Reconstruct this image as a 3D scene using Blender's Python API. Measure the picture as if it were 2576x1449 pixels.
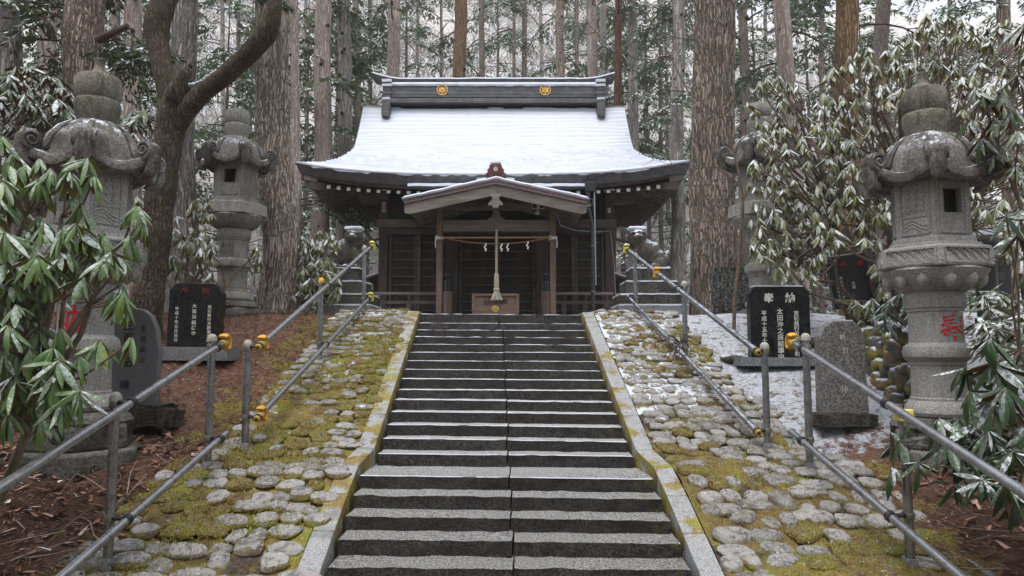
import bpy, bmesh, math, random
import numpy as np
from mathutils import Vector, Matrix

for o in list(bpy.data.objects):
    bpy.data.objects.remove(o, do_unlink=True)
scene = bpy.context.scene
COL = scene.collection
R = math.radians
rng = np.random.default_rng(7)
random.seed(7)

# ------------------------------------------------------------------ camera
EYE = 1.6
PITCH = R(5.03)
FPX, CX, CY = 1788.2, 1288.0, 724.5
cd = bpy.data.cameras.new('camera')
cam = bpy.data.objects.new('camera', cd)
COL.objects.link(cam)
cam.location = (0, 0, EYE)
cam.rotation_euler = (R(90) + PITCH, 0, 0)
cd.sensor_width = 36.0
cd.lens = 36.0 * FPX / 2576.0
cd.clip_start = 0.05
cd.clip_end = 600
scene.camera = cam

# ------------------------------------------------------------------ sky, sun, exposure
SUN_EL, SUN_AZ = R(72), R(200)
world = bpy.data.worlds.new('World')
scene.world = world
world.use_nodes = True
wt = world.node_tree
for n in list(wt.nodes):
    wt.nodes.remove(n)
sky = wt.nodes.new('ShaderNodeTexSky')
sky.sky_type = 'NISHITA'
sky.sun_disc = False
sky.sun_elevation = SUN_EL
sky.sun_rotation = SUN_AZ
sky.altitude = 800
sky.air_density = 1.0
sky.dust_density = 4.0
sky.ozone_density = 1.0
hs = wt.nodes.new('ShaderNodeHueSaturation')
hs.inputs['Saturation'].default_value = 0.22
hs.inputs['Value'].default_value = 1.0
bg = wt.nodes.new('ShaderNodeBackground')
bg.inputs['Strength'].default_value = 0.15
wo = wt.nodes.new('ShaderNodeOutputWorld')
wt.links.new(sky.outputs[0], hs.inputs['Color'])
wt.links.new(hs.outputs[0], bg.inputs['Color'])
wt.links.new(bg.outputs[0], wo.inputs['Surface'])

sd = bpy.data.lights.new('sun', 'SUN')
sd.energy = 0.85
sd.angle = R(40)
sd.color = (1.0, 0.97, 0.93)
sun = bpy.data.objects.new('sun', sd)
COL.objects.link(sun)
sdir = Vector((math.sin(SUN_AZ) * math.cos(SUN_EL), math.cos(SUN_AZ) * math.cos(SUN_EL), math.sin(SUN_EL)))
sun.rotation_euler = sdir.to_track_quat('Z', 'Y').to_euler()
sun.location = (0, 0, 40)

vs = scene.view_settings
vs.view_transform = 'Standard'
vs.look = 'None'
vs.exposure = 1.22
vs.gamma = 1.0
vs.use_curve_mapping = False
scene.render.engine = 'CYCLES'
scene.cycles.max_bounces = 6
scene.cycles.diffuse_bounces = 4
scene.cycles.glossy_bounces = 2

def at(x, y, Y):
    """A point of the place from where it appears (2576 px wide picture) and how far away it stands."""
    dx, dy = (x - CX) / FPX, (CY - y) / FPX
    fy = math.cos(PITCH) - dy * math.sin(PITCH)
    fz = math.sin(PITCH) + dy * math.cos(PITCH)
    t = Y / fy
    return Vector((dx * t, Y, EYE + fz * t))

def zat(y, Y):
    return at(CX, y, Y).z

def xat(x, Y, y=800):
    return at(x, y, Y).x

# ------------------------------------------------------------------ noise
def _h(a, b, c, seed):
    n = (a * 374761393 + b * 668265263 + c * 1442695041 + seed * 974711) & 0xffffffff
    n = ((n ^ (n >> 13)) * 1274126177) & 0xffffffff
    n = n ^ (n >> 16)
    return (n & 0xffff) / 65535.0

def vnoise(p, seed=0):
    p = np.asarray(p, float)
    i = np.floor(p).astype(np.int64)
    f = p - i
    f = f * f * (3 - 2 * f)
    x, y, z = i[:, 0], i[:, 1], i[:, 2]
    u, v, w = f[:, 0], f[:, 1], f[:, 2]
    L = lambda a, b, t: a + (b - a) * t
    return L(L(L(_h(x, y, z, seed), _h(x + 1, y, z, seed), u), L(_h(x, y + 1, z, seed), _h(x + 1, y + 1, z, seed), u), v),
             L(L(_h(x, y, z + 1, seed), _h(x + 1, y, z + 1, seed), u), L(_h(x, y + 1, z + 1, seed), _h(x + 1, y + 1, z + 1, seed), u), v), w) * 2 - 1

def fbm(p, o=3, seed=0):
    p = np.asarray(p, float)
    s, a = np.zeros(len(p)), 1.0
    for k in range(o):
        s += a * vnoise(p * (2 ** k), seed + k * 17)
        a *= 0.5
    return s

# ------------------------------------------------------------------ mesh collector
class MB:
    def __init__(self):
        self.v, self.f, self.n = [], [], 0
    def add(self, v, f, m=0):
        v = np.asarray(v, float).reshape(-1, 3)
        if isinstance(f, np.ndarray):
            self.f.append((f + self.n, m))
        else:
            by = {}
            for q in f:
                by.setdefault(len(q), []).append(q)
            for k, qs in by.items():
                self.f.append((np.array(qs, np.int64) + self.n, m))
        self.v.append(v)
        self.n += len(v)
        return self
    def box(self, c, s, M=None, m=0, taper=None):
        x, y, z = s[0] / 2, s[1] / 2, s[2] / 2
        v = np.array([(-x, -y, -z), (x, -y, -z), (x, y, -z), (-x, y, -z), (-x, -y, z), (x, -y, z), (x, y, z), (-x, y, z)])
        if taper:
            v[4:, :2] *= taper
        if M is not None:
            v = v @ np.array(M.to_3x3()).T
        v = v + np.array(c)
        return self.add(v, [(0, 3, 2, 1), (4, 5, 6, 7), (0, 1, 5, 4), (1, 2, 6, 5), (2, 3, 7, 6), (3, 0, 4, 7)], m)
    def beam(self, a, b, w, h, m=0, up=(0, 0, 1)):
        """square bar from a to b, w across, h along up"""
        a, b = Vector(a), Vector(b)
        d = (b - a)
        L = d.length
        y = d.normalized()
        x = y.cross(Vector(up)).normalized()
        z = x.cross(y)
        M = Matrix((x, y, z)).transposed()
        return self.box((a + b) / 2, (w, L, h), M, m)
    def grid(self, P, m=0, flip=False, wrap=False):
        P = np.asarray(P, float)
        r, c = P.shape[:2]
        I = np.arange(r * c).reshape(r, c)
        if wrap:
            I = np.concatenate([I, I[:, :1]], 1)
        a, b, cc, d = I[:-1, :-1], I[:-1, 1:], I[1:, 1:], I[1:, :-1]
        q = np.stack([a, b, cc, d], -1).reshape(-1, 4)
        if flip:
            q = q[:, ::-1]
        return self.add(P.reshape(-1, 3), q, m)
    def tube(self, pts, rad, n=8, m=0, caps=True):
        pts = [Vector(p) for p in pts]
        if not hasattr(rad, '__len__'):
            rad = [rad] * len(pts)
        rows, ref = [], None
        for i, p in enumerate(pts):
            d = (pts[min(i + 1, len(pts) - 1)] - pts[max(i - 1, 0)]).normalized()
            if ref is None:
                ref = Vector((0, 0, 1)) if abs(d.z) < 0.9 else Vector((0, 1, 0))
            x = d.cross(ref).normalized()
            y = x.cross(d).normalized()
            ref = y
            rows.append([p + (x * math.cos(k * 2 * math.pi / n) + y * math.sin(k * 2 * math.pi / n)) * rad[i] for k in range(n)])
        base = self.n
        self.grid(np.array([[tuple(q) for q in r] for r in rows]), m, wrap=True, flip=True)
        if caps:
            k = len(pts)
            self.f.append((np.array([list(range(n))], np.int64) + base, m))
            self.f.append((np.array([list(range(k * n - 1, k * n - n - 1, -1))], np.int64) + base, m))
        return self
    def lathe(self, prof, n=24, c=(0, 0, 0), m=0, rot=0.0, mod=None):
        """prof: (radius, z) from the bottom up"""
        P = np.zeros((len(prof), n, 3))
        t = rot + np.arange(n) * 2 * math.pi / n
        for i, (r, z) in enumerate(prof):
            rr = r if mod is None else r * mod(t, i)
            P[i, :, 0] = rr * np.cos(t) + c[0]
            P[i, :, 1] = rr * np.sin(t) + c[1]
            P[i, :, 2] = z + c[2]
        base = self.n
        self.grid(P, m, wrap=True)
        self.f.append((np.array([list(range(n - 1, -1, -1))], np.int64) + base, m))
        k = len(prof)
        self.f.append((np.array([list(range((k - 1) * n, k * n))], np.int64) + base, m))
        return self
    def prism(self, poly, a, b, m=0, plane='xz'):
        """polygon in x,z drawn out along y from a to b (or in x,y along z)"""
        k = len(poly)
        if plane == 'xz':
            v = [(p[0], a, p[1]) for p in poly] + [(p[0], b, p[1]) for p in poly]
        elif plane == 'yz':
            v = [(a, p[0], p[1]) for p in poly] + [(b, p[0], p[1]) for p in poly]
        else:
            v = [(p[0], p[1], a) for p in poly] + [(p[0], p[1], b) for p in poly]
        f = [tuple(range(k)), tuple(range(2 * k - 1, k - 1, -1))]
        f += [(i + k, (i + 1) % k + k, (i + 1) % k, i) for i in range(k)]
        return self.add(v, f, m)
    def rough(self, c, s, n, amp, seed=0, sc=6.0, M=None, m=0, rnd=0.0):
        """a rough-hewn block"""
        nx, ny, nz = n
        idx, V = {}, []
        for i in range(nx + 1):
            for j in range(ny + 1):
                for k in range(nz + 1):
                    if i in (0, nx) or j in (0, ny) or k in (0, nz):
                        idx[(i, j, k)] = len(V)
                        V.append((i / nx - .5, j / ny - .5, k / nz - .5))
        V = np.array(V)
        F = []
        for i in range(nx):
            for j in range(ny):
                F.append((idx[i, j, 0], idx[i, j + 1, 0], idx[i + 1, j + 1, 0], idx[i + 1, j, 0]))
                F.append((idx[i, j, nz], idx[i + 1, j, nz], idx[i + 1, j + 1, nz], idx[i, j + 1, nz]))
            for k in range(nz):
                F.append((idx[i, 0, k], idx[i + 1, 0, k], idx[i + 1, 0, k + 1], idx[i, 0, k + 1]))
                F.append((idx[i, ny, k], idx[i, ny, k + 1], idx[i + 1, ny, k + 1], idx[i + 1, ny, k]))
        for j in range(ny):
            for k in range(nz):
                F.append((idx[0, j, k], idx[0, j, k + 1], idx[0, j + 1, k + 1], idx[0, j + 1, k]))
                F.append((idx[nx, j, k], idx[nx, j + 1, k], idx[nx, j + 1, k + 1], idx[nx, j, k + 1]))
        S = np.array(s)
        P = V * S
        if rnd:
            e = np.abs(V) * 2
            near = (e > 0.999).sum(1)
            sh = 1 - rnd * np.where(near >= 2, 1.0, 0.0)
            P = P * sh[:, None]
        q = P * sc + seed * 7.3
        P = P + np.stack([fbm(q, 2, seed), fbm(q + 31.7, 2, seed + 3), fbm(q + 57.1, 2, seed + 5)], 1) * np.array(amp)
        if M is not None:
            P = P @ np.array(M.to_3x3()).T
        return self.add(P + np.array(c), F, m)
    def mesh(self, name, mats, smooth=True, angle=40):
        me = bpy.data.meshes.new(name)
        V = np.concatenate(self.v) if self.v else np.zeros((0, 3))
        me.vertices.add(len(V))
        me.vertices.foreach_set('co', V.ravel().astype(np.float32))
        li, ls, mi, tot = [], [], [], 0
        for f, m in self.f:
            k = f.shape[1]
            li.append(f.ravel())
            ls.append(tot + np.arange(len(f)) * k)
            mi.append(np.full(len(f), m))
            tot += f.size
        li = np.concatenate(li)
        me.loops.add(len(li))
        me.loops.foreach_set('vertex_index', li.astype(np.int32))
        ls = np.concatenate(ls)
        me.polygons.add(len(ls))
        me.polygons.foreach_set('loop_start', ls.astype(np.int32))
        me.polygons.foreach_set('material_index', np.concatenate(mi).astype(np.int32))
        me.polygons.foreach_set('use_smooth', np.full(len(ls), bool(smooth)))
        me.update(calc_edges=True)
        me.validate()
        for mt in (mats if isinstance(mats, (list, tuple)) else [mats]):
            me.materials.append(mt)
        if smooth and angle:
            me.set_sharp_from_angle(angle=R(angle))
        return me
    def build(self, name, mats, parent=None, smooth=True, angle=40, **kw):
        return link(name, self.mesh(name, mats, smooth, angle), parent, **kw)

def link(name, me, parent=None, loc=None, rot=None, scale=None):
    o = bpy.data.objects.new(name, me)
    COL.objects.link(o)
    if parent is not None:
        o.parent = parent
    if loc is not None:
        o.location = loc
    if rot is not None:
        o.rotation_euler = rot
    if scale is not None:
        o.scale = scale
    return o

def tag(o, label=None, cat=None, group=None, kind=None):
    if label: o['label'] = label
    if cat: o['category'] = cat
    if group: o['group'] = group
    if kind: o['kind'] = kind
    return o

def thing(name, label, cat, loc=(0, 0, 0), rz=0.0, group=None):
    e = bpy.data.objects.new(name, None)
    COL.objects.link(e)
    e.empty_display_size = 0.2
    e.location = loc
    e.rotation_euler = (0, 0, rz)
    return tag(e, label, cat, group)

def bevel(o, w=0.01, seg=2):
    md = o.modifiers.new('bevel', 'BEVEL')
    md.width, md.segments, md.limit_method = w, seg, 'ANGLE'
    md.harden_normals = False
    return o
# ------------------------------------------------------------------ materials
class NB:
    def __init__(s, name):
        s.mat = bpy.data.materials.new(name)
        s.mat.use_nodes = True
        s.t = s.mat.node_tree
        s.t.nodes.clear()
        s.out = s.t.nodes.new('ShaderNodeOutputMaterial')
    def put(s, sock, v):
        if isinstance(v, bpy.types.NodeSocket):
            s.t.links.new(v, sock)
        elif isinstance(v, (tuple, list)) and len(v) == 3 and sock.type == 'RGBA':
            sock.default_value = (*v, 1)
        else:
            sock.default_value = v
    def node(s, ty, out=0, ins=None, **props):
        n = s.t.nodes.new(ty)
        for k, v in props.items():
            setattr(n, k, v)
        for k, v in (ins or {}).items():
            s.put(n.inputs[k], v)
        return n.outputs[out]
    def obj(s, rand=True):
        c = s.node('ShaderNodeTexCoord', 'Object')
        if not rand:
            return c
        r = s.node('ShaderNodeObjectInfo', 'Random')
        return s.node('ShaderNodeVectorMath', 0, {0: c, 1: s.node('ShaderNodeVectorMath', 0, {0: (37., 61., 23.), 3: s.math('MULTIPLY', r, 3.0)}, operation='SCALE')}, operation='ADD')
    def pos(s):
        return s.node('ShaderNodeNewGeometry', 'Position')
    def orand(s):
        return s.node('ShaderNodeObjectInfo', 'Random')
    def island(s):
        return s.node('ShaderNodeNewGeometry', 'Random Per Island')
    def stretch(s, v, sc):
        return s.node('ShaderNodeVectorMath', 0, {0: v, 1: sc}, operation='MULTIPLY')
    def noise(s, v, scale, detail=3.0, rough=0.55, dist=0.0):
        return s.node('ShaderNodeTexNoise', 0, {'Vector': v, 'Scale': scale, 'Detail': detail, 'Roughness': rough, 'Distortion': dist})
    def vor(s, v, scale, out='Distance', feature='F1', rnd=1.0):
        return s.node('ShaderNodeTexVoronoi', out, {'Vector': v, 'Scale': scale, 'Randomness': rnd}, feature=feature)
    def mr(s, v, a, b, c=0.0, d=1.0, smooth=True):
        return s.node('ShaderNodeMapRange', 0, {0: v, 1: a, 2: b, 3: c, 4: d}, interpolation_type='SMOOTHSTEP' if smooth else 'LINEAR')
    def math(s, op, a, b=0.0, clamp=False):
        return s.node('ShaderNodeMath', 0, {0: a, 1: b}, operation=op, use_clamp=clamp)
    def mix(s, f, a, b, mode='MIX'):
        n = s.t.nodes.new('ShaderNodeMix')
        n.data_type = 'RGBA'
        n.blend_type = mode
        s.put(n.inputs[0], f)
        s.put(n.inputs[6], a)
        s.put(n.inputs[7], b)
        return n.outputs[2]
    def ramp(s, f, stops):
        n = s.t.nodes.new('ShaderNodeValToRGB')
        e = n.color_ramp.elements
        while len(e) < len(stops):
            e.new(0.5)
        for x, (p, c) in zip(e, stops):
            x.position = p
            x.color = (*c, 1)
        s.put(n.inputs[0], f)
        return n.outputs[0]
    def nz(s):
        return s.node('ShaderNodeSeparateXYZ', 2, {0: s.node('ShaderNodeNewGeometry', 'Normal')})
    def xyz(s, v):
        n = s.t.nodes.new('ShaderNodeSeparateXYZ')
        s.put(n.inputs[0], v)
        return n.outputs[0], n.outputs[1], n.outputs[2]
    def bump(s, h, strength=0.4, dist=0.01, normal=None):
        d = {'Height': h, 'Strength': strength, 'Distance': dist}
        if normal is not None:
            d['Normal'] = normal
        return s.node('ShaderNodeBump', 0, d)
    def snow(s, amount=0.5, lo=0.35, hi=0.8, scale=11.0):
        """where snow lies: on faces that look up, patchy"""
        n = s.noise(s.pos(), scale, 4.0, 0.65)
        f = s.math('ADD', n, amount - 0.5)
        return s.math('MULTIPLY', s.mr(s.nz(), lo, hi), s.mr(f, 0.45, 0.56))
    def done(s, col, rough=0.8, normal=None, metal=0.0, spec=0.5, **kw):
        b = s.t.nodes.new('ShaderNodeBsdfPrincipled')
        s.put(b.inputs['Base Color'], col)
        s.put(b.inputs['Roughness'], rough)
        s.put(b.inputs['Metallic'], metal)
        s.put(b.inputs['Specular IOR Level'], spec)
        if normal is not None:
            s.put(b.inputs['Normal'], normal)
        tl = kw.pop('translucent', 0.0)
        for k, v in kw.items():
            s.put(b.inputs[k], v)
        if tl:
            tr = s.t.nodes.new('ShaderNodeBsdfTranslucent')
            s.put(tr.inputs['Color'], col)
            mx = s.t.nodes.new('ShaderNodeMixShader')
            mx.inputs[0].default_value = tl
            s.t.links.new(b.outputs[0], mx.inputs[1])
            s.t.links.new(tr.outputs[0], mx.inputs[2])
            s.t.links.new(mx.outputs[0], s.out.inputs[0])
        else:
            s.t.links.new(b.outputs[0], s.out.inputs[0])
        return s.mat

SNOWC = (0.62, 0.66, 0.73)

def m_granite(name, a, b, speck=0.5, scale=60.0, snow=None, moss=0.0, stain=0.4, rough=0.75, bumpd=0.004, mosscol=(0.10, 0.10, 0.03), world=False, tint=0.25):
    n = NB(name)
    v = n.pos() if world else n.obj()
    g = n.noise(v, scale, 2.0, 0.7)
    col = n.mix(n.mr(g, 0.38, 0.62), a, b)
    g2 = n.vor(v, scale * 1.4)
    col = n.mix(n.math('MULTIPLY', n.mr(g2, 0.05, 0.25, 1.0, 0.0), speck), col, tuple(x * 0.25 for x in a))
    big = n.noise(v, 2.3, 5.0, 0.6)
    col = n.mix(n.math('MULTIPLY', n.mr(big, 0.45, 0.7), stain), col, tuple(x * 0.35 for x in a))
    streak = n.noise(n.stretch(v, (1, 1, 0.12)), 11.0, 4.0, 0.7)
    col = n.mix(n.math('MULTIPLY', n.mr(streak, 0.5, 0.68), stain * 0.8), col, tuple(x * 0.4 for x in a))
    bigger = n.noise(v, 5.5, 3.0, 0.6)
    col = n.mix(n.math('MULTIPLY', n.mr(bigger, 0.5, 0.7), tint), col, (a[0] * 1.15, a[1] * 1.05, a[2] * 0.7))
    h = n.math('ADD', g, n.math('MULTIPLY', bigger, 1.5))
    if moss:
        mm = n.math('ADD', n.noise(v, 9.0, 4.0, 0.7), moss - 0.5)
        mf = n.mr(mm, 0.5, 0.62)
        col = n.mix(mf, col, n.mix(n.noise(v, 40.0), mosscol, tuple(x * 1.9 for x in mosscol)))
    if snow is not None:
        sf = n.snow(snow)
        col = n.mix(sf, col, SNOWC)
        h = n.math('ADD', h, n.math('MULTIPLY', sf, 2.0))
    return n.done(col, rough, n.bump(h, 0.8, bumpd * 1.6), spec=0.08)

def m_wood(name, a, b, axis='z', scale=14.0, rough=0.8, grey=0.3, snow=None):
    n = NB(name)
    v = n.obj()
    st = {'x': (0.12, 1, 1), 'y': (1, 0.12, 1), 'z': (1, 1, 0.12)}[axis]
    w = n.stretch(v, st)
    g = n.noise(w, scale, 5.0, 0.65, 0.6)
    col = n.mix(n.mr(g, 0.35, 0.68), a, b)
    col = n.mix(n.math('MULTIPLY', n.mr(n.noise(v, 2.2, 4.0), 0.42, 0.7), grey), col, (0.22, 0.20, 0.185))
    col = n.mix(n.math('MULTIPLY', n.orand(), 0.35), col, tuple(x * 0.55 for x in a))
    f = n.noise(w, scale * 6, 2.0)
    if snow is not None:
        col = n.mix(n.snow(snow), col, SNOWC)
    return n.done(col, rough, n.bump(n.math('ADD', g, n.math('MULTIPLY', f, 0.4)), 0.5, 0.006), spec=0.25)

def m_bark(name, a, b, dark, rs=9.0, moss=0.0, mosscol=(0.12, 0.11, 0.03), fur=0.09, lichen=0.0, depth=0.03, snow=None, crackw=0.07):
    n = NB(name)
    v = n.obj()
    w = n.stretch(v, (1, 1, fur))
    wob = n.noise(v, 1.7, 3.0)
    w2 = n.node('ShaderNodeVectorMath', 0, {0: w, 1: n.node('ShaderNodeVectorMath', 0, {0: n.node('ShaderNodeTexNoise', 1, {'Vector': v, 'Scale': 3.0, 'Detail': 2.0}), 3: 0.12}, operation='SCALE')}, operation='ADD')
    rn = n.noise(w2, rs, 4.0, 0.6, 0.5)
    r = n.math('ABSOLUTE', n.math('SUBTRACT', rn, 0.5))
    fine = n.noise(w2, rs * 3.0, 5.0, 0.7)
    vd = n.vor(w2, rs * 0.9, 'Distance', 'DISTANCE_TO_EDGE')
    crack = n.math('MINIMUM', n.mr(r, 0.0, crackw), n.mr(n.math('ADD', vd, n.math('MULTIPLY', n.math('SUBTRACT', fine, 0.5), 0.12)), 0.0, 0.13, 0.15, 1.0))
    col = n.mix(n.mr(fine, 0.3, 0.7), a, b)
    col = n.mix(n.math('MULTIPLY', n.mr(wob, 0.4, 0.7), 0.5), col, tuple(x * 1.35 for x in b))
    col = n.mix(n.math('MULTIPLY', n.math('SUBTRACT', 1.0, crack), 0.85), col, dark)
    if moss:
        mf = n.mr(n.math('ADD', n.noise(v, 4.0, 5.0, 0.7), moss - 0.5), 0.48, 0.62)
        col = n.mix(mf, col, n.mix(n.noise(v, 30.0), mosscol, tuple(x * 1.8 for x in mosscol)))
    if lichen:
        lf = n.mr(n.math('ADD', n.noise(v, 11.0, 3.0, 0.6), lichen - 0.5), 0.56, 0.62)
        col = n.mix(lf, col, (0.36, 0.37, 0.32))
    if snow is not None:
        col = n.mix(n.snow(snow, 0.5, 0.85), col, SNOWC)
    h = n.math('ADD', n.math('MULTIPLY', crack, 1.0), n.math('MULTIPLY', fine, 0.6))
    return n.done(col, 0.9, n.bump(h, 0.9, depth), spec=0.2)

def m_plain(name, col, rough=0.5, metal=0.0, var=0.15, bump=0.0, scale=20.0, snow=None, spec=0.5):
    n = NB(name)
    v = n.obj()
    g = n.noise(v, scale, 4.0, 0.6)
    c = n.mix(n.mr(g, 0.3, 0.7), tuple(x * (1 - var) for x in col), tuple(min(1, x * (1 + var)) for x in col))
    if snow is not None:
        c = n.mix(n.snow(snow), c, SNOWC)
    return n.done(c, rough, n.bump(g, bump, 0.01) if bump else None, metal, spec)

def m_leaf(name, top, snow=0.5, frost=0.4, var=0.5, rough=0.32, lo=0.1, hi=0.75, rib=(0.17, 0.2, 0.06), scale=22.0):
    n = NB(name)
    r = n.math('FRACT', n.math('ADD', n.island(), n.orand()))
    c = n.mix(r, tuple(x * (1 - var) for x in top), tuple(x * (1 + var) for x in top))
    c = n.mix(n.mr(n.math('FRACT', n.math('MULTIPLY', r, 7.31)), 0.8, 1.0), c, (top[0] * 1.7, top[1] * 1.45, top[2] * 0.9))
    p = n.pos()
    ns = n.noise(p, scale, 4.0, 0.7)
    fr = n.math('MULTIPLY', n.math('MULTIPLY', n.mr(n.nz(), -0.1, 0.6), n.mr(n.noise(p, scale * 2.3, 3.0, 0.7), 0.35, 0.65)), frost)
    c = n.mix(fr, c, (0.46, 0.54, 0.45))
    amt = n.math('ADD', ns, n.math('ADD', snow - 0.62, n.math('MULTIPLY', n.math('FRACT', n.math('MULTIPLY', r, 13.7)), 0.24)))
    sf = n.math('MULTIPLY', n.mr(n.nz(), lo, hi), n.mr(amt, 0.42, 0.60))
    c = n.mix(sf, c, (0.78, 0.82, 0.86))
    return n.done(c, n.mix(sf, (rough, rough, rough), (0.85, 0.85, 0.85)), n.bump(ns, 0.35, 0.006), spec=0.5, translucent=0.22)

MAT = {}
MAT['snow'] = (lambda n: n.done(n.mix(n.noise(n.pos(), 3.0, 5.0), (0.52, 0.555, 0.635), (0.59, 0.625, 0.70)), 0.85, n.bump(n.noise(n.pos(), 22.0, 5.0, 0.65), 0.35, 0.02), spec=0.2))(NB('snow'))
MAT['lantern_near'] = m_granite('weathered_granite', (0.22, 0.218, 0.212), (0.40, 0.397, 0.388), 0.55, 75, None, 0.0, 0.35, 0.85, 0.003)
MAT['lantern_roof'] = m_granite('lichened_granite', (0.125, 0.116, 0.108), (0.24, 0.226, 0.212), 0.5, 45, 0.47, 0.10, 0.85, 1.0, 0.007)
MAT['lantern_ball'] = m_granite('stained_granite', (0.14, 0.135, 0.115), (0.26, 0.245, 0.205), 0.5, 55, 0.36, 0.18, 0.8, 0.9, 0.005, (0.12, 0.11, 0.05))
MAT['lantern_far'] = m_granite('grey_granite', (0.19, 0.185, 0.165), (0.31, 0.30, 0.275), 0.4, 50, 0.36, 0.08, 0.55, 0.9, 0.005)
MAT['dark_stone'] = m_granite('dark_pedestal_stone', (0.045, 0.042, 0.037), (0.10, 0.093, 0.083), 0.4, 40, 0.22, 0.12, 0.7, 0.9, 0.008, (0.09, 0.09, 0.05))
MAT['komainu'] = m_granite('dark_carved_stone', (0.06, 0.056, 0.050), (0.12, 0.112, 0.10), 0.4, 45, 0.50, 0.1, 0.7, 0.9, 0.006)
MAT['stele_grey'] = m_granite('dark_grey_slate', (0.115, 0.118, 0.126), (0.155, 0.158, 0.166), 0.1, 90, None, 0.0, 0.1, 0.45, 0.0006, tint=0.1)
MAT['stele_rough'] = m_granite('speckled_granite', (0.10, 0.097, 0.094), (0.26, 0.25, 0.245), 0.6, 50, None, 0.0, 0.25, 0.8, 0.004)
MAT['stele_base'] = m_granite('blue_grey_granite', (0.13, 0.135, 0.145), (0.25, 0.255, 0.265), 0.5, 70, None, 0.02, 0.2, 0.8, 0.003)
MAT['base_mossy'] = m_granite('mossy_base_stone', (0.10, 0.10, 0.09), (0.20, 0.19, 0.17), 0.4, 45, None, 0.28, 0.7, 0.9, 0.008)

def m_black(name, base, dirt):
    n = NB(name)
    v = n.obj()
    streak = n.noise(n.stretch(v, (1, 1, 0.15)), 26.0, 4.0, 0.7)
    sp = n.noise(v, 26.0, 5.0, 0.75)
    f = n.math('MULTIPLY', n.mr(n.math('ADD', sp, n.math('MULTIPLY', streak, 0.4)), 0.62, 0.85), dirt)
    c = n.mix(f, base, (0.20, 0.20, 0.18))
    return n.done(c, n.mr(sp, 0.3, 0.7, 0.28, 0.5), None, spec=0.25)
MAT['black'] = m_black('polished_black_granite', (0.008, 0.008, 0.010), 0.10)
MAT['black_dirty'] = m_black('weathered_black_granite', (0.018, 0.019, 0.021), 1.0)
MAT['black_flat'] = m_plain('dark_grey_granite', (0.035, 0.036, 0.040), 0.4, 0, 0.2)

def m_step():
    n = NB('step_granite')
    v = n.pos()
    x, y, z = n.xyz(v)
    g = n.noise(v, 55.0, 3.0, 0.75)
    big = n.noise(v, 7.0, 5.0, 0.7)
    col = n.mix(n.mr(g, 0.36, 0.64), (0.017, 0.016, 0.0145), (0.088, 0.082, 0.074))  # base kept dark, so the risers' shade is partly in the colour
    col = n.mix(n.math('MULTIPLY', n.mr(big, 0.40, 0.66), 0.6), col, (0.014, 0.014, 0.014))
    col = n.mix(n.math('MULTIPLY', n.orand(), 0.5), col, (0.022, 0.019, 0.016))
    up = n.mr(n.nz(), 0.55, 0.9)
    # frost and dry dust on the treads, thicker upward, with overhead light painted in
    dust_toplight = n.math('MULTIPLY', up, n.mr(n.math('ADD', n.noise(v, 70.0, 3.0, 0.7), n.math('MULTIPLY', n.mr(y, 4.5, 9.5, 0.02, 0.16), 1.0)), 0.38, 0.66))
    col = n.mix(dust_toplight, col, n.mix(n.mr(y, 5.0, 9.0), (0.36, 0.36, 0.355), (0.50, 0.52, 0.54)))
    moss = n.math('MULTIPLY', n.mr(n.math('ABSOLUTE', n.math('ADD', x, n.math('MULTIPLY', y, 0.027))), 0.9, 1.3), n.mr(n.noise(v, 12.0, 4.0, 0.7), 0.52, 0.66))
    col = n.mix(n.math('MULTIPLY', moss, 0.7), col, (0.085, 0.09, 0.02))
    h = n.math('ADD', g, n.math('MULTIPLY', big, 2.2))
    return n.done(col, 0.85, n.bump(h, 1.0, 0.016), spec=0.3)
MAT['step'] = m_step()

def moss_col(n, v):
    a = n.math('ADD', n.math('MULTIPLY', n.noise(v, 3.2, 4.0, 0.65), 0.62), n.math('MULTIPLY', n.noise(v, 17.0, 4.0, 0.7), 0.38))
    c = n.ramp(a, [(0.32, (0.10, 0.062, 0.026)), (0.40, (0.21, 0.142, 0.052)), (0.47, (0.28, 0.205, 0.080)), (0.53, (0.32, 0.265, 0.068)), (0.60, (0.27, 0.28, 0.055)), (0.70, (0.36, 0.34, 0.16))])
    b = n.noise(v, 90.0, 3.0, 0.8)
    return n.mix(n.mr(b, 0.60, 0.36, 0.0, 0.75), c, (0.055, 0.042, 0.016)), b

def side_masks(n, v):
    """patches of moss and lying snow over the cobbled slopes"""
    x, y, z = n.xyz(v)
    right = n.mr(x, -0.4, 0.4)
    mossR = n.math('ADD', n.mr(y, 4.0, 7.5, 0.0, -0.08), -0.03)
    mossL = n.math('ADD', n.mr(y, 4.4, 5.6, -0.10, 0.20), n.mr(y, 8.2, 10.5, 0.0, -0.12))
    moss = n.math('ADD', n.math('MULTIPLY', right, mossR), n.math('MULTIPLY', n.math('SUBTRACT', 1.0, right), mossL))
    edge = n.math('MULTIPLY', n.math('SUBTRACT', 1.0, right), n.mr(x, -1.75, -1.35, 0.0, 0.14))
    mossf = n.mr(n.math('ADD', n.noise(v, 2.1, 5.0, 0.6), n.math('ADD', moss, edge)), 0.44, 0.54)
    snowR = n.mr(y, 5.8, 7.8, -0.28, 0.065)
    snowL = n.mr(y, 6.0, 10.2, -0.17, 0.0)
    sn = n.math('ADD', n.math('MULTIPLY', right, snowR), n.math('MULTIPLY', n.math('SUBTRACT', 1.0, right), snowL))
    snf = n.mr(n.math('ADD', n.noise(v, 5.0, 5.0, 0.65), sn), 0.47, 0.55)
    return mossf, snf

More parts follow.
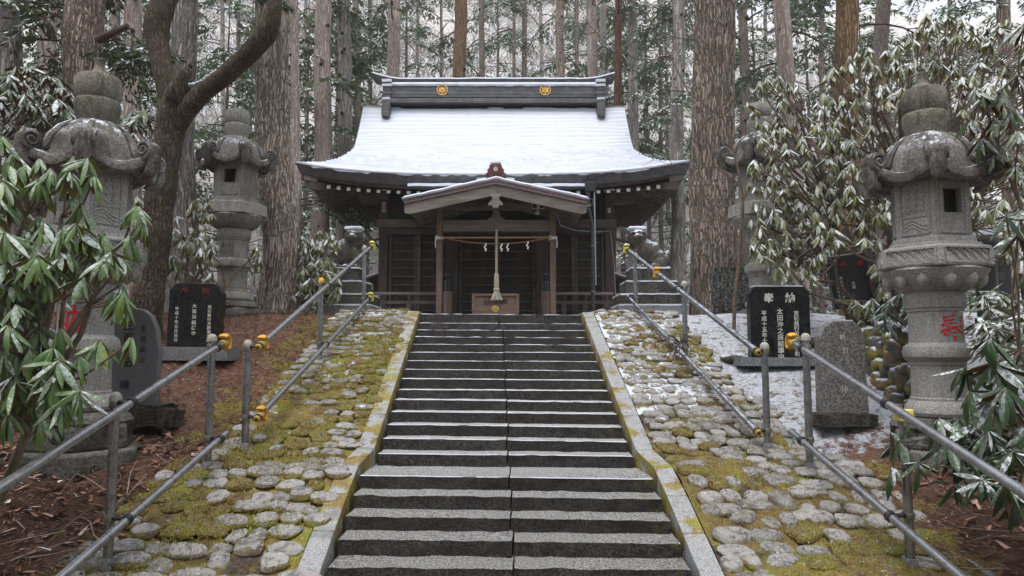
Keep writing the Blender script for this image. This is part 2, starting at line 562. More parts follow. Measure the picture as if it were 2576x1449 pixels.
def m_cobble(mossy):
    n = NB('mossy_cobble' if mossy else 'bare_cobble')
    v = n.pos()
    r = n.orand()
    g = n.noise(v, 45.0, 3.0, 0.7)
    col = n.mix(r, (0.14, 0.135, 0.125), (0.30, 0.285, 0.275))
    col = n.mix(n.mr(g, 0.35, 0.65, 0.0, 0.5), col, (0.38, 0.365, 0.36))
    col = n.mix(n.mr(n.noise(v, 14.0, 5.0, 0.75), 0.46, 0.64, 0.0, 0.75), col, (0.065, 0.06, 0.052))
    mossf, snf = side_masks(n, v)
    mc, mb = moss_col(n, v)
    patch = n.noise(v, 13.0, 5.0, 0.75)
    if mossy:
        mf = n.mr(n.math('ADD', patch, n.mr(n.nz(), 0.7, 1.0, 0.10, -0.02)), 0.36, 0.46)
    else:
        mf = n.math('MULTIPLY', n.mr(n.math('ADD', patch, n.mr(n.nz(), 0.55, 0.95, 0.20, -0.06)), 0.56, 0.66), n.math('ADD', n.math('MULTIPLY', mossf, 0.7), 0.3))
    col = n.mix(mf, col, mc)
    s2 = n.math('MULTIPLY', snf, n.math('MULTIPLY', n.mr(n.nz(), 0.2, 0.75), n.mr(n.noise(v, 14.0, 4.0, 0.7), 0.53, 0.62)))
    fleck = n.math('MULTIPLY', n.mr(n.noise(v, 34.0, 4.0, 0.75), 0.60, 0.68), n.mr(n.nz(), 0.4, 0.8))
    col = n.mix(n.math('MAXIMUM', s2, n.math('MULTIPLY', fleck, 0.8)), col, SNOWC)
    h = n.math('ADD', n.math('ADD', g, n.math('MULTIPLY', patch, 1.5)), n.math('MULTIPLY', n.math('MULTIPLY', mb, mf), 3.0))
    return n.done(col, 0.85, n.bump(h, 0.8, 0.012), spec=0.25)
MAT['cobble'] = m_cobble(False)
MAT['cobble_moss'] = m_cobble(True)

def m_bed():
    n = NB('moss_and_mortar')
    v = n.pos()
    x, y, z = n.xyz(v)
    mossf, snf = side_masks(n, v)
    mc, mb = moss_col(n, v)
    d = n.mix(n.mr(n.noise(v, 30.0, 4.0, 0.7), 0.3, 0.7), (0.035, 0.030, 0.024), (0.11, 0.095, 0.075))
    d = n.mix(n.mr(n.noise(n.stretch(v, (1, 1, 1)), 60.0, 3.0, 0.8), 0.5, 0.65, 0.0, 0.7), d, (0.17, 0.075, 0.045))
    col = n.mix(n.math('MAXIMUM', mossf, n.mr(n.noise(v, 3.0, 4.0), 0.40, 0.55, 0.0, 0.8)), d, mc)
    col = n.mix(n.math('MAXIMUM', snf, n.mr(n.noise(v, 30.0, 4.0, 0.75), 0.66, 0.73, 0.0, 0.8)), col, SNOWC)
    return n.done(col, 0.95, n.bump(n.math('ADD', mb, n.math('MULTIPLY', snf, 0.8)), 0.8, 0.02), spec=0.1)
MAT['bed'] = m_bed()

def m_kerb():
    n = NB('kerb_granite')
    v = n.pos()
    x, y, z = n.xyz(v)
    g = n.noise(v, 90.0, 2.0, 0.7)
    col = n.mix(n.mr(g, 0.36, 0.64), (0.19, 0.192, 0.196), (0.38, 0.382, 0.386))
    col = n.mix(n.mr(n.vor(v, 130.0), 0.05, 0.22, 0.6, 0.0), col, (0.08, 0.08, 0.08))
    mc, mb = moss_col(n, v)
    left = n.mr(x, -0.3, 0.3, 0.09, 0.045)
    side = n.mr(n.nz(), 0.3, 0.7, 0.10, 0.0)
    near = n.mr(y, 4.9, 5.2, -0.25, 0.0)
    mf = n.mr(n.math('ADD', n.math('ADD', n.noise(v, 4.5, 5.0, 0.65), left), n.math('ADD', side, near)), 0.56, 0.64)
    col = n.mix(n.mr(n.noise(v, 6.0, 4.0), 0.5, 0.7, 0.0, 0.5), col, (0.09, 0.088, 0.078))
    col = n.mix(mf, col, mc)
    return n.done(col, 0.8, n.bump(n.math('ADD', g, n.math('MULTIPLY', mf, mb)), 0.5, 0.006), spec=0.3)
MAT['kerb'] = m_kerb()

def m_ground():
    n = NB('forest_floor')
    v = n.pos()
    x, y, z = n.xyz(v)
    f = n.noise(n.stretch(v, (1, 1, 1)), 70.0, 5.0, 0.85, 2.5)
    f2 = n.noise(v, 30.0, 4.0, 0.8, 1.5)
    col = n.ramp(f, [(0.32, (0.04, 0.024, 0.018)), (0.45, (0.15, 0.082, 0.058)), (0.55, (0.26, 0.155, 0.115)), (0.70, (0.45, 0.32, 0.26))])
    col = n.mix(n.mr(f2, 0.5, 0.75, 0.0, 0.6), col, (0.05, 0.03, 0.02))
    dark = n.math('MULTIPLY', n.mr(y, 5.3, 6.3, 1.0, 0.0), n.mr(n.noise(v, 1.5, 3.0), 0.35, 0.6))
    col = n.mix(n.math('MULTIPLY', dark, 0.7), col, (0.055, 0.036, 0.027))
    mc, mb = moss_col(n, v)
    nearbed = n.mr(n.math('ABSOLUTE', x), 2.7, 3.6, 0.10, -0.10)
    col = n.mix(n.mr(n.math('ADD', n.noise(v, 2.6, 5.0, 0.65), nearbed), 0.54, 0.64), col, mc)
    right = n.mr(x, 1.4, 2.4)
    up = n.mr(y, 5.2, 7.0, -0.36, 0.08)
    farr = n.mr(x, 4.0, 6.0, 0.0, -0.05)
    snr = n.math('MULTIPLY', right, n.mr(n.math('ADD', n.noise(v, 9.0, 6.0, 0.75), n.math('ADD', up, farr)), 0.44, 0.54))
    back = n.math('MULTIPLY', n.mr(y, 13.0, 18.0), n.mr(n.noise(v, 1.3, 6.0, 0.75), 0.42, 0.56))
    litter = n.math('MAXIMUM', n.mr(n.noise(v, 55.0, 3.0, 0.8, 1.0), 0.56, 0.64), n.mr(n.noise(v, 4.0, 5.0, 0.75), 0.56, 0.66))
    sn = n.math('MULTIPLY', n.math('MAXIMUM', snr, back), n.math('SUBTRACT', 1.0, n.math('MULTIPLY', litter, 0.85)))
    patch = n.math('MULTIPLY', n.mr(n.noise(v, 14.0, 5.0, 0.8), 0.66, 0.72), n.mr(y, 6.0, 10.0, 0.15, 0.9))
    sn = n.math('MAXIMUM', sn, patch)
    col = n.mix(sn, col, SNOWC)
    return n.done(col, 0.95, n.bump(n.math('ADD', n.math('ADD', f, f2), n.math('MULTIPLY', sn, 0.6)), 0.9, 0.02), spec=0.1)
MAT['ground'] = m_ground()

def m_hill():
    n = NB('snowy_hillside')
    v = n.pos()
    a = n.noise(v, 0.7, 6.0, 0.75)
    b = n.noise(v, 3.5, 6.0, 0.8, 1.0)
    col = n.ramp(b, [(0.30, (0.25, 0.22, 0.20)), (0.43, (0.42, 0.39, 0.37)), (0.54, (0.62, 0.61, 0.61)), (0.66, (0.80, 0.81, 0.84))])
    col = n.mix(n.mr(a, 0.42, 0.65, 0.0, 0.45), col, (0.34, 0.30, 0.275))
    return n.done(col, 1.0, n.bump(b, 1.0, 0.15), spec=0.0)
MAT['hill'] = m_hill()

MAT['wood_dark'] = m_wood('dark_weathered_wood', (0.042, 0.029, 0.024), (0.078, 0.058, 0.049), 'z', 16, 0.75, 0.12)
MAT['wood_panel'] = m_wood('dark_panel_wood', (0.022, 0.016, 0.013), (0.044, 0.032, 0.028), 'z', 12, 0.7, 0.08)
MAT['wood_slat'] = m_wood('dark_batten_wood', (0.055, 0.042, 0.037), (0.105, 0.084, 0.076), 'x', 16, 0.75, 0.25)
MAT['wood_post'] = m_wood('brown_post_wood', (0.117, 0.079, 0.058), (0.211, 0.158, 0.122), 'z', 14, 0.75, 0.3)
MAT['wood_grey'] = m_wood('grey_beam_wood', (0.116, 0.097, 0.088), (0.210, 0.183, 0.172), 'x', 12, 0.8, 0.5)
MAT['wood_barge'] = m_wood('silvered_board_wood', (0.139, 0.119, 0.102), (0.279, 0.250, 0.226), 'x', 12, 0.85, 0.6)
MAT['wood_eave'] = m_wood('brown_eave_wood', (0.072, 0.053, 0.044), (0.139, 0.106, 0.091), 'x', 12, 0.8, 0.25)
MAT['wood_rafter'] = m_wood('rafter_wood', (0.088, 0.060, 0.048), (0.186, 0.133, 0.106), 'y', 12, 0.8, 0.15)
MAT['wood_box'] = m_wood('reddish_box_wood', (0.13, 0.088, 0.070), (0.215, 0.155, 0.128), 'x', 10, 0.75, 0.15)
MAT['bamboo'] = m_wood('pale_bamboo', (0.30, 0.17, 0.085), (0.45, 0.29, 0.17), 'x', 10, 0.6, 0.1)
MAT['copper'] = m_plain('dark_roof_sheet', (0.092, 0.088, 0.094), 0.45, 0.3, 0.3, 0.1, 6.0)
MAT['copper2'] = m_plain('grey_ridge_sheet', (0.105, 0.105, 0.110), 0.5, 0.3, 0.35, 0.15, 5.0)
MAT['maroon'] = m_plain('maroon_glazed_metal', (0.10, 0.022, 0.022), 0.35, 0.0, 0.3)
MAT['trim'] = m_plain('purple_brown_trim', (0.14, 0.09, 0.10), 0.55, 0.0, 0.25)
MAT['white'] = m_plain('white_paint', (0.78, 0.78, 0.78), 0.6, 0, 0.06)
MAT['gold'] = m_plain('gold_leaf', (0.72, 0.43, 0.13), 0.35, 0.6, 0.15)
MAT['brass'] = m_plain('pale_brass', (0.55, 0.46, 0.18), 0.35, 0.7, 0.2)
MAT['rope'] = m_plain('straw_rope', (0.40, 0.35, 0.27), 0.9, 0, 0.3, 0.4, 60)
MAT['rope2'] = m_plain('brown_rope', (0.26, 0.16, 0.085), 0.9, 0, 0.3, 0.4, 60)
MAT['tassel'] = m_plain('hemp_tassel', (0.44, 0.41, 0.35), 0.9, 0, 0.25, 0.3, 40)
MAT['bronze'] = m_plain('dark_bronze', (0.035, 0.042, 0.045), 0.35, 0.6, 0.3)
MAT['red'] = m_plain('red_paint', (0.50, 0.022, 0.025), 0.5, 0, 0.15)
MAT['red_dull'] = m_plain('faded_red_paint', (0.16, 0.022, 0.022), 0.5, 0, 0.2)
MAT['text_white'] = m_plain('white_letter_paint', (0.55, 0.56, 0.50), 0.6, 0, 0.15)
MAT['text_dark'] = m_plain('carved_letter_shadow_paint', (0.015, 0.016, 0.018), 0.6, 0, 0.15)
MAT['text_mid'] = m_plain('worn_letter_stone', (0.045, 0.046, 0.05), 0.6, 0, 0.15)
MAT['text_stone'] = m_plain('carved_grey_stone', (0.12, 0.118, 0.108), 0.9, 0, 0.2)
MAT['text_pale'] = m_plain('pale_chiselled_stone', (0.42, 0.41, 0.40), 0.9, 0, 0.2)
MAT['text_ink'] = m_plain('faded_ink', (0.045, 0.028, 0.024), 0.8, 0, 0.2)
MAT['void'] = m_plain('dark_interior', (0.006, 0.006, 0.007), 0.9, 0, 0.1)
MAT['pipe'] = m_plain('dark_downpipe', (0.045, 0.047, 0.050), 0.35, 0.5, 0.2)
MAT['pipe_pale'] = m_plain('pale_pipe', (0.28, 0.34, 0.36), 0.4, 0.2, 0.1)
MAT['lamp_white'] = m_plain('white_plastic', (0.6, 0.6, 0.56), 0.4, 0, 0.05)

def m_galv(name, a, b, rust=0.15, snow=None):
    n = NB(name)
    v = n.obj()
    g = n.noise(n.stretch(v, (1, 1, 1)), 14.0, 3.0, 0.6)
    s = n.noise(n.stretch(v, (1, 1, 1)), 7.0, 3.0, 0.6)
    c = n.mix(n.mr(g, 0.3, 0.7), a, b)
    c = n.mix(n.mr(s, 0.4, 0.7, 0.0, 0.3), c, tuple(x * 0.6 for x in a))
    c = n.mix(n.mr(n.noise(v, 9.0, 4.0), 0.6, 0.72, 0.0, rust), c, (0.13, 0.075, 0.055))
    if snow is not None:
        c = n.mix(n.snow(snow, 0.4, 0.8, 14.0), c, SNOWC)
    return n.done(c, n.mr(g, 0.2, 0.8, 0.22, 0.34), None, 0.85)
MAT['galv'] = m_galv('galvanised_pipe', (0.22, 0.235, 0.255), (0.35, 0.365, 0.385), 0.2)
MAT['galv_rail'] = m_galv('worn_steel_pipe', (0.29, 0.295, 0.31), (0.40, 0.405, 0.42), 0.35)
MAT['galv_snow'] = m_galv('snowy_steel_pipe', (0.22, 0.225, 0.24), (0.40, 0.41, 0.42), 0.2, 0.50)
MAT['clamp'] = m_plain('dull_clamp_metal', (0.23, 0.225, 0.19), 0.45, 0.7, 0.4, 0.2, 40)
MAT['clamp_dark'] = m_plain('dark_clamp_metal', (0.05, 0.045, 0.042), 0.5, 0.5, 0.4, 0.2, 40)
MAT['capgrey'] = m_plain('weathered_plastic_cap', (0.34, 0.32, 0.28), 0.6, 0, 0.25)
MAT['yellow'] = m_plain('orange_yellow_rubber', (0.62, 0.30, 0.025), 0.5, 0, 0.18, 0.15, 18)
MAT['yellow2'] = m_plain('lemon_yellow_rubber', (0.55, 0.49, 0.06), 0.5, 0, 0.18, 0.15, 18, 0.45)
MAT['tape'] = m_plain('bright_yellow_tape', (0.68, 0.64, 0.11), 0.55, 0, 0.12)
MAT['ochre'] = m_plain('ochre_plug', (0.42, 0.29, 0.07), 0.55, 0, 0.2)
# ------------------------------------------------------------------ lie of the land
PY = [-300, 4.40, 5.88, 6.41, 10.134, 400]
PZ = [0.0, 0.0, 0.573, 0.673, 2.10, 2.10]
def prof(Y):
    return np.interp(Y, PY, PZ)
def xa(Y):
    return 0.114 - 0.027 * np.minimum(Y, 20)
def gz(x, Y):
    """height of the open ground"""
    x, Y = np.asarray(x, float), np.asarray(Y, float)
    z = prof(Y) + 0.0 * x
    w = np.clip((np.abs(x) - 2.6) / 3.0, 0, 1)
    z = z * (1 - w) + w * np.interp(Y, [-300, 3.2, 10.5, 400], [0.15, 0.35, 2.12, 2.12])
    # the terrace held by the boulder wall on the right
    tm_ = np.clip((x - 3.95) / 0.12, 0, 1) * np.clip((Y - 6.75) / 0.3, 0, 1) * np.clip((11.0 - Y) / 1.5, 0, 1)
    z = np.maximum(z, z * (1 - tm_) + 1.74 * tm_)
    p = np.stack([np.ravel(x) * 0.9, np.ravel(Y) * 0.9, np.zeros(x.size)], 1)
    z = z + 0.05 * fbm(p, 3, 5).reshape(x.shape) * np.clip((np.abs(x) - 2.4) / 0.6, 0, 1)
    return z + 0.012
def hill(x, Y):
    x, Y = np.asarray(x, float), np.asarray(Y, float)
    s = np.clip((Y - 23) / 10, 0, 1)
    h = (Y - 23) * 0.70 * s * (1 - 0.18 * np.clip((x - 6) / 30, 0, 1))
    p = np.stack([np.ravel(x) * 0.08, np.ravel(Y) * 0.08, np.zeros(x.size)], 1)
    return 1.9 + h + 2.0 * fbm(p, 3, 9).reshape(x.shape) * s

def lines(*segs):
    out = []
    for a, b, n in segs:
        out += list(np.linspace(a, b, n, endpoint=False))
    return np.array(out + [segs[-1][1]])

gx = lines((-260, -40, 8), (-40, -9, 16), (-9, 9, 150), (9, 40, 16), (40, 260, 8))
gy = lines((-260, -20, 8), (-20, 2, 20), (2, 13, 110), (13, 30, 24), (30, 260, 10))
X, Y = np.meshgrid(gx, gy)
Z = gz(X, Y)
fine = fbm(np.stack([X.ravel() * 7, Y.ravel() * 7, X.ravel() * 0], 1), 2, 3).reshape(X.shape)
Z = Z + 0.012 * fine * (np.abs(X) < 9) * (np.abs(X) > 2.4)
cor = np.clip((2.4 - np.abs(X - xa(Y))) / 0.3, 0, 1) * np.clip((10.5 - Y) / 0.2, 0, 1) * np.clip((Y - 4.0) / 0.3, 0, 1)
Z = Z - 0.22 * cor
Z = Z - 0.03 * (Y < 4.3) * (np.abs(X) < 2.4)
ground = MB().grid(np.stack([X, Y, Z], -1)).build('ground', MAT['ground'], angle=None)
tag(ground, 'red-brown needle-strewn forest ground, snowy on the right', kind='structure')

hx = np.linspace(-110, 110, 70)
hy = np.linspace(22, 150, 60)
X, Y = np.meshgrid(hx, hy)
hl = MB().grid(np.stack([X, Y, hill(X, Y)], -1)).build('hillside', MAT['hill'], angle=None)
tag(hl, 'pale snow-dusted wooded hillside rising behind the shrine', kind='structure')

# ------------------------------------------------------------------ stone stairs
ND, NR = 0.266, 0.100
def S_(mb, name, mat, parent):
    return mb.build(name, mat, parent, True, 60)
steps = []
for k in range(-6, -1):                       # lower flight and landing edge
    i = k + 2
    steps.append((5.88 + i * ND, 0.573 + i * NR, 2.41, ND))
steps[-1] = (5.88, 0.573, 2.41, 0.56)
for k in range(0, 15):
    steps.append((6.41 + k * ND, 0.673 + k * NR + (0.035 if k == 14 else 0), 2.29, ND if k < 14 else 0.5))
steps.insert(0, (5.88 - 5 * ND, 0.573 - 5 * NR, 2.41, ND))
stairs = thing('stone_stairs', 'long flight of dark granite steps with pale kerbs climbing to the shrine', 'stairs', (0, 5, 0))
SO = Vector((0, 5, 0))
for i, (y0, z0, W, dep) in enumerate(steps):
    rz = -0.018 + random.uniform(-0.006, 0.006)
    ry = 0.008 + random.uniform(-0.003, 0.003)
    M = Matrix.Rotation(rz, 4, 'Z') @ Matrix.Rotation(ry, 4, 'Y')
    c = float(xa(y0))
    jx = c + (0.03 if i < 19 else -0.04) + random.uniform(-0.015, 0.015)
    for s in (0, 1):
        lo, hi = (c - W / 2 + 0.012, jx - 0.006) if s == 0 else (jx + 0.006, c + W / 2 - 0.012)
        w = hi - lo
        h = 0.15
        up = random.uniform(-0.004, 0.004)
        dy = random.uniform(-0.006, 0.006)
        mb = MB()
        mb.rough((0, 0, 0), (w, dep + 0.05, h), (26, 4, 6), (0.003, 0.013 if i < 7 else 0.008, 0.005), 11 * i + s, 9.0, rnd=0.0)
        me = mb.mesh('step_stone', MAT['step'], True, 35)
        loc = Vector(((lo + hi) / 2, y0 + dy + (dep + 0.05) / 2, z0 + up - h / 2))
        # the tread as a whole leans a little to the right
        loc.z -= ry * ((lo + hi) / 2 - c)
        loc.y += rz * ((lo + hi) / 2 - c)
        o = link('step_stone', me, stairs, loc - SO, M.to_euler())
        if i >= 5:
            # thin line of snow left along the edge of the tread
            n_ = 70
            xs_ = np.linspace(-w / 2 + 0.004, w / 2 - 0.004, n_)
            wv_ = fbm(np.stack([xs_ * 9, np.full(n_, i * 3.7 + s), xs_ * 0], 1), 3, i)
            th_ = np.interp(i, [5, 9, 20], [0.0015, 0.004, 0.006]) * np.clip(0.9 + 0.8 * wv_, 0.0, 2.0) + 0.0008
            dp_ = np.interp(i, [5, 20], [0.02, 0.08])
            e0 = -(dep + 0.05) / 2
            rows_ = [np.stack([xs_, np.full(n_, e0 + a_) + 0.004 * wv_, h / 2 + th_ * b_], 1) for a_, b_ in ((0.006, -0.4), (0.002, 0.3), (0.010, 0.9), (0.03, 1.0), (dp_, 0.4), (dp_ + 0.01, -0.5))]
            sl_ = MB().grid(np.stack(rows_, 0))
            S_(sl_, 'snow_line', MAT['snow'], o)
# landing behind the top step
mb = MB()
for k in range(2):
    mb2 = MB().rough((0, 0, 0), (1.25, 0.9, 0.12), (8, 6, 2), (0.003, 0.004, 0.003), 300 + k, 6.0)
    link('step_stone', mb2.mesh('step_stone', MAT['step'], True, 35), stairs, Vector((float(xa(10.5)) + (-0.64 + k * 1.27), 11.09, 2.028)) - SO)

def kerb_piece(ya, yb, side, W):
    V = []
    for (yy) in (ya + 0.003, yb - 0.003):
        xin = float(xa(yy)) + side * (W(yy) / 2 + 0.008)
        xout = xin + side * 0.155
        zt = float(prof(yy)) + 0.052 - 0.008 * side
        for (xx, zz) in ((xin, zt), (xout, zt + 0.004), (xout, zt - 0.4), (xin, zt - 0.4)):
            V.append((xx, yy - 0.018 * xx * 0, zz))
    F = [(0, 1, 2, 3), (7, 6, 5, 4), (4, 5, 1, 0), (5, 6, 2, 1), (6, 7, 3, 2), (7, 4, 0, 3)]
    if side < 0:
        F = [f[::-1] for f in F]
    mb = MB().add(np.array(V) - np.array(SO), F)
    o = mb.build('kerb_stone', MAT['kerb'], stairs, True, 30)
    bevel(o, 0.008, 2)
Wlo = lambda y: 2.43
Wup = lambda y: 2.31
Wjog = lambda y: float(np.interp(y, [6.0, 6.42], [2.43, 2.31]))
for side in (-1, 1):
    ys = [4.12, 4.62, 5.12, 5.56, 6.0]
    for a, b in zip(ys[:-1], ys[1:]):
        kerb_piece(a, b, side, Wlo)
    kerb_piece(6.0, 6.42, side, Wjog)
    ys = [6.42, 7.05, 7.66, 8.3, 8.9, 9.55, 10.14]
    for a, b in zip(ys[:-1], ys[1:]):
        kerb_piece(a, b, side, Wup)
    kerb_piece(10.14, 11.0, side, Wup)

# ------------------------------------------------------------------ cobbled slopes
def bed_in(Y, s):
    W = np.interp(Y, [6.0, 6.42], [2.43, 2.31])
    return xa(Y) + s * (W / 2 + 0.168)
def bed_out(Y, s):
    if s < 0:
        return np.interp(Y, [4.2, 5.9, 6.4, 10.2, 12.0], [-3.05, -2.86, -2.66, -2.52, -2.5])
    return np.interp(Y, [4.2, 5.9, 6.4, 10.2, 12.0], [2.98, 2.84, 2.58, 2.25, 2.2])

cob_meshes = []
for k in range(10):
    bm = bmesh.new()
    bmesh.ops.create_icosphere(bm, subdivisions=2, radius=1.0)
    P = np.array([v.co[:] for v in bm.verts])
    P[:, :2] = np.sign(P[:, :2]) * np.abs(P[:, :2]) ** 0.85
    P = P * (1 + 0.30 * vnoise(P * 1.2 + k * 9.1, k)[:, None] + 0.14 * vnoise(P * 2.9 + k * 5.1, k)[:, None])
    P[:, 2] = np.sign(P[:, 2]) * np.abs(P[:, 2]) ** 0.5
    for v, p in zip(bm.verts, P):
        v.co = p
    me = bpy.data.meshes.new('cobble')
    bm.to_mesh(me)
    bm.free()
    me.materials.append(MAT['cobble'])
    me.polygons.foreach_set('use_smooth', [True] * len(me.polygons))
    m2 = me.copy()
    m2.materials.clear()
    m2.materials.append(MAT['cobble_moss'])
    cob_meshes.append((me, m2))

fuzz_pts = []
for s, nm, lab in ((-1, 'left', 'mossy cobbled slope left of the steps'), (1, 'right', 'snow-streaked cobbled slope right of the steps')):
    yy = np.linspace(4.1, 11.2, 150)
    uu = np.linspace(0, 1, 42)
    YY, UU = np.meshgrid(yy, uu, indexing='ij')
    XX = bed_in(YY, s) * (1 - UU) + bed_out(YY, s) * UU
    pp = np.stack([XX.ravel() * 9, YY.ravel() * 9, XX.ravel() * 0], 1)
    ZZ = prof(YY) + 0.046 + 0.014 * fbm(pp, 3, 21).reshape(XX.shape) + 0.03 * fbm(pp * 0.22, 2, 33).reshape(XX.shape) * np.clip(UU * 4, 0, 1)
    ZZ = ZZ - 0.16 * np.clip((UU - 0.93) / 0.07, 0, 1)
    bed = MB().grid(np.stack([XX, YY, ZZ], -1), flip=(s > 0)).build('cobbled_slope', MAT['bed'], angle=None)
    tag(bed, lab, kind='structure')
    y = 4.35
    cells = []
    row = 0
    while y < 10.8:
        low = y < 6.3
        pitch = (0.160 if low else 0.132) * random.uniform(0.92, 1.08)
        xi, xo = float(bed_in(y, s)), float(bed_out(y, s))
        x = min(xi, xo) + random.uniform(0.0, 0.07)
        while x < max(xi, xo) - 0.06:
            w = random.uniform(0.12, 0.28) if low else random.uniform(0.11, 0.22)
            cells.append((x + w / 2, y + random.uniform(-0.035, 0.035), w, pitch, low))
            x += w * random.uniform(0.96, 1.10)
        y += pitch * math.cos(0.36)
        row += 1
    for (cx, cy, w, pitch, low) in cells:
        if random.random() < 0.04:
            continue
        sl = math.atan((float(prof(cy + 0.1)) - float(prof(cy - 0.1))) / 0.2)
        hh = random.uniform(0.022, 0.038) * (1.1 if low else 0.9)
        mq = float(fbm(np.array([[cx * 1.3, cy * 1.3, s * 9.0]]), 3, 61)[0])
        if s < 0:
            pm = np.interp(cy, [4.4, 5.2, 6.0, 8.0, 9.2, 10.5], [0.10, 0.34, 0.52, 0.46, 0.30, 0.20]) + 0.45 * mq
        else:
            pm = np.interp(cy, [4.4, 5.6, 6.4, 7.5, 10.5], [0.20, 0.24, 0.26, 0.24, 0.16]) + 0.55 * mq + np.interp(cx, [1.6, 2.6], [-0.05, 0.05])
        mossy = random.random() < pm
        sc3 = (w * 0.52, pitch * random.uniform(0.48, 0.57), hh)
        cz_ = float(prof(cy)) + 0.050 + random.uniform(-0.012, 0.008)
        rot3 = (sl, random.uniform(-0.10, 0.10), random.uniform(-0.35, 0.35))
        o = link('cobble', random.choice(cob_meshes)[1 if mossy else 0], bed, (cx, cy, cz_), rot3, sc3)
        if mossy:
            nfz = 130 if low else 80
            dd = rng.normal(0, 1, (nfz, 3))
            dd[:, 2] = np.abs(dd[:, 2])
            dd /= np.linalg.norm(dd, axis=1)[:, None]
            q3 = dd * np.array(sc3) * rng.uniform(0.93, 1.04, nfz)[:, None]
            Mr = np.array(Matrix.Rotation(rot3[2], 3, 'Z')) @ np.array(Matrix.Rotation(sl, 3, 'X'))
            Mr = np.array(Matrix.Rotation(sl, 3, 'X')) if False else Mr
            fuzz_pts.append(q3 @ Mr.T + np.array([cx, cy, cz_]))
    # moss fuzz
    nf = 34000 if s < 0 else 9000
    fy = rng.uniform(4.6, 10.6, nf) if s < 0 else rng.uniform(4.3, 7.2, nf)
    fu = rng.uniform(0.0, 0.97, nf)
    fx = bed_in(fy, s) * (1 - fu) + bed_out(fy, s) * fu
    keep = fbm(np.stack([fx * 2.3, fy * 2.3, fx * 0], 1), 3, 77) > (-0.15 if s < 0 else 0.12)
    fx, fy = fx[keep], fy[keep]
    fuzz_pts.append(np.stack([fx, fy, prof(fy) + 0.045 + rng.uniform(0.0, 0.055, len(fx))], 1))

def slivers(P, L, W, mat, name, label, lift=0.6, up=None):
    """many little blades lying or standing at points P"""
    n = len(P)
    a = rng.uniform(0, 2 * math.pi, n)
    t = rng.uniform(-0.1, lift, n)
    d = np.stack([np.cos(a) * np.cos(t), np.sin(a) * np.cos(t), np.sin(t)], 1)
    sd_ = np.stack([-np.sin(a), np.cos(a), np.zeros(n)], 1)
    l = rng.uniform(L[0], L[1], n)[:, None]
    w = rng.uniform(W[0], W[1], n)[:, None]
    V = np.stack([P - sd_ * w, P + sd_ * w, P + d * l * 0.6 + sd_ * w * 0.8 + np.array([0, 0, 0.004]), P + d * l, P + d * l * 0.6 - sd_ * w * 0.8 + np.array([0, 0, 0.004])], 1).reshape(-1, 3)
    I = np.arange(n)[:, None] * 5
    q = np.concatenate([I, I + 1, I + 2, I + 3, I + 4], 1)
    o = MB().add(V, q).build(name, mat, smooth=False)
    return tag(o, label, kind='stuff')

def m_fuzz():
    n = NB('moss_fuzz')
    c, b = moss_col(n, n.pos())
    c = n.mix(n.island(), n.mix(0.15, c, (0.10, 0.08, 0.02)), n.mix(0.5, c, (0.54, 0.50, 0.14)))
    return n.done(c, 0.95, spec=0.1)
def m_needle():
    n = NB('cedar_needle_litter')
    c = n.ramp(n.island(), [(0.0, (0.045, 0.022, 0.016)), (0.35, (0.17, 0.078, 0.052)), (0.7, (0.29, 0.155, 0.11)), (0.93, (0.42, 0.29, 0.23)), (1.0, (0.6, 0.55, 0.52))])
    return n.done(c, 0.9, spec=0.2)
MAT['fuzz'] = m_fuzz()
MAT['needle'] = m_needle()
slivers(np.concatenate(fuzz_pts), (0.010, 0.026), (0.0018, 0.0036), MAT['fuzz'], 'moss', 'short yellow-green moss growing between the cobbles', 1.5)
nl = 60000
lx = -rng.uniform(2.55, 7.5, nl)
ly = rng.uniform(4.0, 11.5, nl)
rx = rng.uniform(2.4, 6.5, 26000)
ry_ = rng.uniform(4.0, 9.5, 26000)
k2 = (rng.uniform(0, 1, 26000) > np.clip((ry_ - 5.6) / 1.6, 0, 0.80))
ax_, ay_ = np.concatenate([lx, rx[k2]]), np.concatenate([ly, ry_[k2]])
slivers(np.stack([ax_, ay_, gz(ax_, ay_) + 0.006 + rng.uniform(0, 0.02, len(ax_))], 1), (0.025, 0.075), (0.0018, 0.0042), MAT['needle'], 'needle_litter', 'red-brown cedar needles covering the ground', 0.35)
nl = 700
dx_ = np.concatenate([-rng.uniform(2.6, 5.0, nl), rng.uniform(3.0, 5.0, 250)])
dy_ = np.concatenate([rng.uniform(3.8, 6.6, nl), rng.uniform(4.0, 5.8, 250)])
slivers(np.stack([dx_, dy_, gz(dx_, dy_) + 0.015 + rng.uniform(0, 0.02, len(dx_))], 1), (0.06, 0.13), (0.012, 0.022), MAT['needle'], 'dead_leaves', 'curled brown dead leaves lying under the bushes', 0.5)
